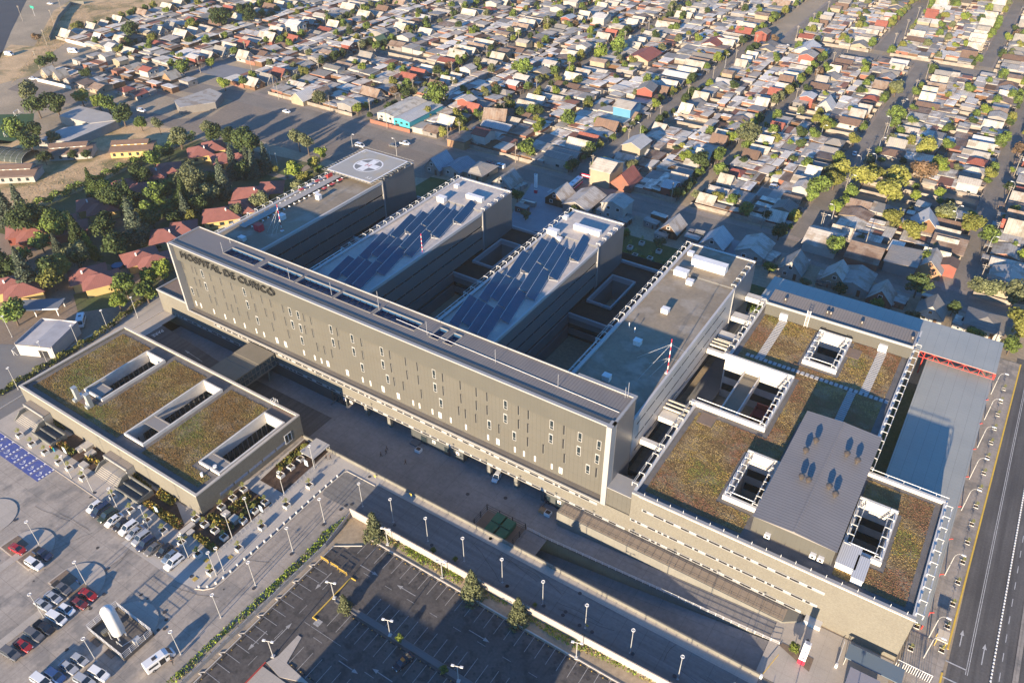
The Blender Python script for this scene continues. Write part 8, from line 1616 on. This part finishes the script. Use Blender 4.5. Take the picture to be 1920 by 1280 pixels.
# signs on the store
x, y = G(*Z2(1480, 1010)); 
for (dx, w_) in ((-6, 7),): t = thing("shop_sign", "red shop sign panel above the store front at the bus crossing", "sign", (x+dx, y-6.2, 2.6)); MB().box(x+dx-w_/2, y-6.4, 2.6, x+dx+w_/2, y-6.2, 3.9).build("board", mat("bright_red", (.55, .03, .06)), t); MB().box(x+dx-w_/2+.8, y-6.44, 3.0, x+dx+w_/2-.8, y-6.4, 3.4).build("lettering", white, t)
# ================================================================ RED-ROOFED PARK HOUSES
rt = mat("red_tile_roof", (.265, .105, .085), (.225, .09, .073), scale=.5, fine=.12, fscale=5, obj=True, stripe=(1, .5, .07, .85)); yw = mat("yellow_plaster", (.50, .36, .14), (.44, .31, .13), scale=.5, obj=True)
def hip(k, x0, y0, x1, y1, e, rg, ov=.7):
    x0 -= ov; y0 -= ov; x1 += ov; y1 += ov; w_ = min(x1-x0, y1-y0)/2
    if x1-x0 >= y1-y0: a, b_ = (x0+w_, (y0+y1)/2, rg), (x1-w_, (y0+y1)/2, rg); k.add([(x0, y0, e), (x1, y0, e), (x1, y1, e), (x0, y1, e), a, b_], [(0, 1, 5, 4), (1, 2, 5), (2, 3, 4, 5), (3, 0, 4), (3, 2, 1, 0)])
    else: a, b_ = ((x0+x1)/2, y0+w_, rg), ((x0+x1)/2, y1-w_, rg); k.add([(x0, y0, e), (x1, y0, e), (x1, y1, e), (x0, y1, e), a, b_], [(0, 1, 4), (1, 2, 5, 4), (2, 3, 5), (3, 0, 4, 5), (3, 2, 1, 0)])
def red_house(q0, rz, label, wm_=None, mirror=1, L_=15):
    x, y = G(*q0, 3); t = thing("park_house", label, "house", (x, y, 0), "red-roofed park houses", rz=R(rz)); t.scale = (1.1, 1.2, 1.12); k = MB(); k.box(-L_/2, -4.5, 0, L_/2-5, 4.5, 2.9); k.box(L_/2-8, -4.5+3*mirror, 0, L_/2, 4.5+3*mirror, 2.9); sub("wall", k, wm_ or yw, t)
    k = MB(); hip(k, -L_/2, -4.5, L_/2-5, 4.5, 2.9, 5.3); hip(k, L_/2-8, -4.5+3*mirror, L_/2, 4.5+3*mirror, 2.92, 5.1); r_ = sub("roof", k, rt, t); k = MB(); k.box(-1, -1.5, 4.2, -.6, -1.1, 5.5); sub("chimney", k, white, r_)
    for xx in (-L_/2+1.5, -L_/2+5, -L_/2+8):
        k = MB(); k.box(xx, -4.56, 1, xx+1.5, -4.48, 2.2); sub("window", k, dglass, t)
    k = MB(); k.box(L_/2-5.2, -4.4+3*mirror-.12, 0, L_/2-4.2, -4.4+3*mirror, 2.1); sub("door", k, WLm["wood"], t)
for q0, rz, lab, mir, wm_ in (((167, 522), -28, "red-tiled house with pink-red end wall left of the round pool", 1, None), ((268, 488), -22, "red-tiled house with yellow wall right of the round pool", 1, None), ((22, 540), -28, "red-tiled yellow house at the left edge above the carport", 1, None), ((175, 388), -32, "red-tiled house beside the hedge with sunlit roof", 1, None), ((300, 325), 50, "red-tiled house in the upper middle of the park", 1, None), ((388, 283), 55, "red-tiled house farthest up beside the hedge end", 1, None), ((433, 295), 60, "red-tiled yellow house next to the big dark tree", -1, None), ((484, 362), 42, "long red-tiled house with gabled porch, upper of two by the slab", 1, None), ((430, 400), 50, "long red-tiled house, lower of two by the slab", 1, None), ((326, 440), 50, "red-tiled roof corner beside the slab's far left end", 1, None), ((240, 352), -32, "red-tiled house half hidden behind dark trees in mid park", 1, None), ((45, 437), -30, "red-tiled house with red walls at far left under the big tree", 1, WLm["red"]), ((112, 425), -30, "red-tiled house between two big trees at left", 1, WLm["red"])):
    red_house(q0, rz, lab, wm_, mir, 17 if "long" in lab else 14)
x, y = G(*N4(1283, 690), .6); t = thing("garden_pool", "round blue above-ground pool on the lawn between two red-roofed houses", "pool", (x, y, 0)); MB().tube((x, y, 0), (x, y, 1.0), 2.1, 24).build("rim", mat("pool_liner", (.03, .08, .16)), t); MB().tube((x, y, 1.0), (x, y, 1.03), 1.95, 24).build("water", glass("pool_water", (.03, .22, .42), .05), t)
x, y = G(*N4(400, 1110), 3); t = thing("carport", "long blue-grey carport roof below the lower left red-roofed house", "carport", (x, y, 0), rz=R(37)); k = MB(); k.box(-8, -3, 2.9, 8, 3, 3.1); sub("roof", k, mat("carport_roof", (.18, .19, .2)), t); k = MB(); k.box(-8, -3.1, 2.7, 8, -3.01, 3.15); sub("fascia", k, white, t)
for sx in (-7, 0, 7):
    for sy in (-2.6, 2.6): k = MB(); k.box(sx-.12, sy-.12, 0, sx+.12, sy+.12, 2.9); sub("post", k, white, t)
# white corrugated shed
x, y = G(*Z4(275, 700), 2); t = thing("metal_shed", "white corrugated open-topped looking shed beside the hedge lane", "shed", (x, y, 0), rz=R(24)); k = MB(); k.box(-6, -6.5, 0, 6, 6.5, 3.9); sub("wall", k, mat("corrugated_white", (.50, .47, .42), (.46, .43, .39), obj=True, stripe=(0, .5, .12, .7)), t)
k = MB(); k.add([(-6, -6.5, 3.92), (0, -6.5, 4.5), (0, 6.5, 4.5), (-6, 6.5, 3.92), (6, -6.5, 3.92), (6, 6.5, 3.92)], [(0, 1, 2, 3), (1, 4, 5, 2)]); k.box(-6.15, -6.5, 3.5, -6, 6.5, 4.6); k.box(6, -6.5, 3.5, 6.15, 6.5, 4.6); k.box(-6.15, 6.5, 3.5, 6.15, 6.65, 4.6); sub("roof", k, mat("shed_roof", (.45, .43, .42), (.38, .36, .35), obj=True, stripe=(1, .6, .1, .75)), t); k = MB(); k.box(1, -6.56, 0, 4, -6.48, 2.6); sub("door", k, darkgap, t)
# brown-roofed row
bt = mat("brown_tile_roof", (.20, .125, .085), (.165, .105, .075), scale=.5, obj=True, fine=.12, fscale=4)
for q0, rz, lab, wm_ in (((135, 280), 43, "brown-roofed building with arched white wall, middle of the three", WLm["white"]), ((250, 275), 40, "brown-roofed cream building, rightmost of the three on the slope", yw), ((30, 322), 38, "brown-roofed white building at the left edge, leftmost of the three", WLm["white"])):
    x, y = G(*q0, 3); t = thing("hall", lab, "building", (x, y, 0), "brown-roofed halls on the slope", rz=R(rz)); k = MB(); k.box(-9, -5, 0, 9, 5, 3.1); k.box(-9, -.6, 3.1, 6.5, 5, 4.6); sub("wall", k, wm_, t)
    k = MB(); k.add([(-9.6, -5.7, 2.9), (9.6, -5.7, 2.9), (9.6, -.6, 4.1), (-9.6, -.6, 4.1)], [(0, 1, 2, 3)]); k.add([(-9.6, -1.0, 4.55), (7, -1.0, 4.55), (7, 2.4, 5.5), (-9.6, 2.4, 5.5), (7, 5.7, 3.6), (-9.6, 5.7, 3.6)], [(0, 1, 2, 3), (3, 2, 4, 5)]); k.add([(7, -.6, 4.1), (9.6, -.6, 4.1), (9.6, 5.7, 3.4), (7, 5.7, 3.4)], [(0, 1, 2, 3)]); sub("roof", k, bt, t)
    for i in range(5): k = MB(); k.box(-8+i*3.4, -5.08, .9, -6.8+i*3.4, -4.98, 2.3); sub("window", k, dglass, t); k = MB(); k.box(-8+i*3, -.66, 4.15, -7+i*3, -.58, 4.45); sub("window", k, white, t)
# school
t = thing("school_building", "L-shaped pale flat-roofed school with long sloping edge near the pitch", "building", (0, 0, 0)); P0 = [G(*Z1(*q), 4) for q in ((330, 648), (440, 592), (605, 632), (655, 672), (380, 788), (200, 785), (355, 690), (505, 688))]
P1 = [G(*Z1(*q), 4) for q in ((330, 648), (440, 592), (605, 632), (655, 672), (505, 690))]; P2 = [G(*Z1(*q), 4) for q in ((505, 690), (655, 672), (380, 788), (205, 782), (355, 712))]
k = MB(); k.prism(P1, 0, 3.9); k.prism(P2, 0, 3.7); k.build("wall", WLm["white"], t); k = MB(); k.prism(P1, 3.95, 4.15); k.build("roof", mat("school_roof", (.40, .37, .33), (.34, .32, .29), scale=.2, fine=.06), t); k = MB(); k.prism(P2, 3.75, 3.95); k.build("lower_roof", mat("school_roof_b", (.44, .41, .37), (.36, .34, .31), scale=.3, stripe=(0, 1.5, .1, .85)), t)
# greenhouse nets
x, y = G(*Z1(70, 850), 2); t = thing("net_house", "dark netted tunnel greenhouse at the left edge", "greenhouse", (x, y, 0), rz=R(20)); k = MB()
for i in range(9):
    a0, a1 = math.pi*i/9, math.pi*(i+1)/9; k.quad((-9, -6*math.cos(a0), 3.2*math.sin(a0)), (9, -6*math.cos(a0), 3.2*math.sin(a0)), (9, -6*math.cos(a1), 3.2*math.sin(a1)), (-9, -6*math.cos(a1), 3.2*math.sin(a1)))
sub("net", k, mat("black_net", (.03, .04, .035), (.06, .07, .06), scale=.4), t); k = MB()
for j in range(7):
    for i in range(9): a0, a1 = math.pi*i/9, math.pi*(i+1)/9; k.tube((-9+j*3, -6.03*math.cos(a0), 3.23*math.sin(a0)), (-9+j*3, -6.03*math.cos(a1), 3.23*math.sin(a1)), .06, 4)
sub("hoops", k, galv, t)
# walls of the dry field, goals, flag poles, court fence
def wallrun(pts, h, label, m_=None, nm="boundary_wall"):
    k = MB()
    for a, c_ in zip(pts, pts[1:]):
        d = Vector((c_[0]-a[0], c_[1]-a[1], 0)).normalized(); n_ = (-d.y*.1, d.x*.1); k.prism([(a[0]-n_[0], a[1]-n_[1]), (c_[0]-n_[0], c_[1]-n_[1]), (c_[0]+n_[0], c_[1]+n_[1]), (a[0]+n_[0], a[1]+n_[1])], 0, h)
    tag(k.build(nm, m_ or wall_gr), label, "wall")
wallrun([G(*Z1(*q)) for q in ((280, 230), (330, 110), (400, 30), (470, 25))], 2.4, "curving grey wall along the dry field at top left"); wallrun([G(*Z1(*q)) for q in ((370, 235), (530, 275), (600, 265))], 2.0, "pale wall of the fenced yard with a motorhome", whitewall); wallrun([G(*Z1(*q)) for q in ((210, 455), (400, 500))], 1.8, "pale wall at the first houses by the dirt lane", whitewall)
wallrun([(-125, 223.5), (-80, 223.5)], 2.6, "dark screen wall across the rear lawn behind the middle wings", mat("dark_screen", (.03, .045, .04))); wallrun([(-60, 222.5), (-46, 222.5)], 2.6, "dark screen wall behind the grey wing", MATS["dark_screen"]); wallrun([(-62, 222), (-62, 255)], 1.8, "grey wall beside the rear driveway"); wallrun([(-80, 223.5), (-77, 250)], 1.2, "low wall on the left of the rear driveway"); wallrun([(-175, 209.5), (-128, 222)], 2.2, "low dark wall behind the helipad wing", MATS["dark_screen"])
wallrun([(-206.3, -60), (-212.3, 113)], .3, "low kerb wall along the hedge lane", MATS["kerb_stone"], "kerb_wall")
for q0, lab in ((Z1(95, 640), "upper white football goal at the pitch"), (Z1(40, 755), "lower white football goal at the pitch"), (Z4(100, 770), "white goal frame on the school sports court")):
    x, y = G(*q0); t = thing("football_goal", lab, "goal", (x, y, 0), rz=R(30)); k = MB(); k.path([(0, -2, 0), (0, -2, 2), (0, 2, 2), (0, 2, 0)], .08, 5); k.path([(1.2, -2, 0), (0, -2, 2)], .05, 4); k.path([(1.2, 2, 0), (0, 2, 2)], .05, 4); k.tube((1.2, -2, .05), (1.2, 2, .05), .05, 4); sub("frame", k, white, t)
for i, q0 in enumerate(((501, 311), (505, 310), (511, 316), (522, 318))):
    x, y = G(*q0); tag(MB().tube((x, y, 0), (x, y, 7.5), .06, 5).tube((x, y, 7.5), (x, y, 7.7), .14, 6).build("flagpole", white), f"bare white flagpole on the garden lawn, {nth(i)} from the left", "flagpole", "garden flagpoles")
# utility poles
wood = mat("weathered_pole", (.30, .26, .21), (.22, .19, .15), scale=1, obj=True)
def mk_pole():
    t = thing("utility_pole", "pole", "utility pole"); k = MB(); k.tube((0, 0, 0), (0, 0, 9.5), .17, 6, r2=.11); sub("shaft", k, wood, t); k = MB(); k.box(-1.0, -.07, 8.6, 1.0, .07, 8.8); k.box(-.7, -.07, 7.9, .7, .07, 8.05); [k.tube((s, 0, 8.8), (s, 0, 9.05), .05, 5) for s in (-.9, -.3, .3, .9)]; sub("crossarm", k, wood, t); return proto(t)
pole = mk_pole(); wires = {}
SN_ = {-340: "sports-court right lane", -272: "turquoise-workshop street", -217: "red-corner-house street", -147: "bus street", -99: "kinked street", -51: "tree-clump street", 4: "right-edge street", -132: "upper bus street", -78: "upper kinked street", -400: "sports-court lane"}
for x, y0, y1 in ST:
    if x not in SN_: continue
    y = y0+8; i = 0; pts = []
    while y < y1:
        px, py = PX(x+4.6, y)
        if 0 < px < 1920 and 0 < py < 1280 and inpoly(px, py, TOWN): put(pole, (x+4.6, y, 0), 0, f"tall grey utility pole, {nth(i)} up the {SN_[x]}", "utility poles"); i += 1; pts.append((x+4.6, y))
        y += 34
    k = MB()
    for a, c_ in zip(pts, pts[1:]):
        if abs(c_[1]-a[1]) > 40: continue
        for s in (-.9, .3):
            m_ = ((a[0]+c_[0])/2+s, (a[1]+c_[1])/2, 8.3); k.tube((a[0]+s, a[1], 9.0), m_, .03, 3); k.tube(m_, (c_[0]+s, c_[1], 9.0), .03, 3)
    if k.v: tag(k.build("power_line", darkmetal), f"thin power line along the {SN_[x]}", "cable")
for i in range(9):
    x = -325+i*37; put(pole, (x, 271.2, 0), R(90), f"tall grey utility pole on the avenue's far side, {nth(i)} from the left", "utility poles")
for q0, lab in ((Z1(265, 260), "on the dry field, lowest of four"), (Z1(305, 145), "on the dry field, second lowest of four"), (Z1(350, 75), "on the dry field, third lowest of four"), (Z1(222, 385), "beside the far left lane trees"), (Z1(128, 120), "tallest one by the highway"), (Z1(1410, 415), "white one at the sports court")): tr(pole, q0, "pale leaning-free utility pole "+lab if False else "pale utility pole "+lab, 1.1, 0)
for q0, lab in ((Z1(195, 90), "green road sign over the highway verge"),): x, y = G(*q0); t = thing("road_sign", lab, "sign", (x, y, 0)); MB().tube((x, y, 0), (x, y, 6), .12, 6).build("post", galv, t); MB().box(x-2.2, y-.1, 5, x+2.2, y+.1, 6.6).build("plate", mat("sign_green", (.02, .3, .2)), t)
# ================================================================ AIR
hz = bpy.data.materials.new("haze"); hz.use_nodes = True; hn = hz.node_tree; hn.nodes.clear(); ho = hn.nodes.new("ShaderNodeOutputMaterial"); hv = hn.nodes.new("ShaderNodeVolumePrincipled"); hv.inputs["Color"].default_value = (1, .93, .80, 1); hv.inputs["Density"].default_value = .00009; hv.inputs["Anisotropy"].default_value = .2; hn.links.new(hv.outputs[0], ho.inputs["Volume"])
tag(MB().box(-2650, -650, -11, 2650, 2650, 152).build("haze", hz), kind='stuff')
sc.cycles.volume_step_rate = 10; sc.cycles.volume_max_steps = 64
# tidy
for r_ in ROOTP:
    if not r_['_used']:
        for c_ in KIDS[r_.name]:
            for d in KIDS.get(c_.name, []): bpy.data.objects.remove(d)
            bpy.data.objects.remove(c_)
        bpy.data.objects.remove(r_)
for o in bpy.data.objects:
    for k_ in ('_used', '_d'):
        if k_ in o: del o[k_]
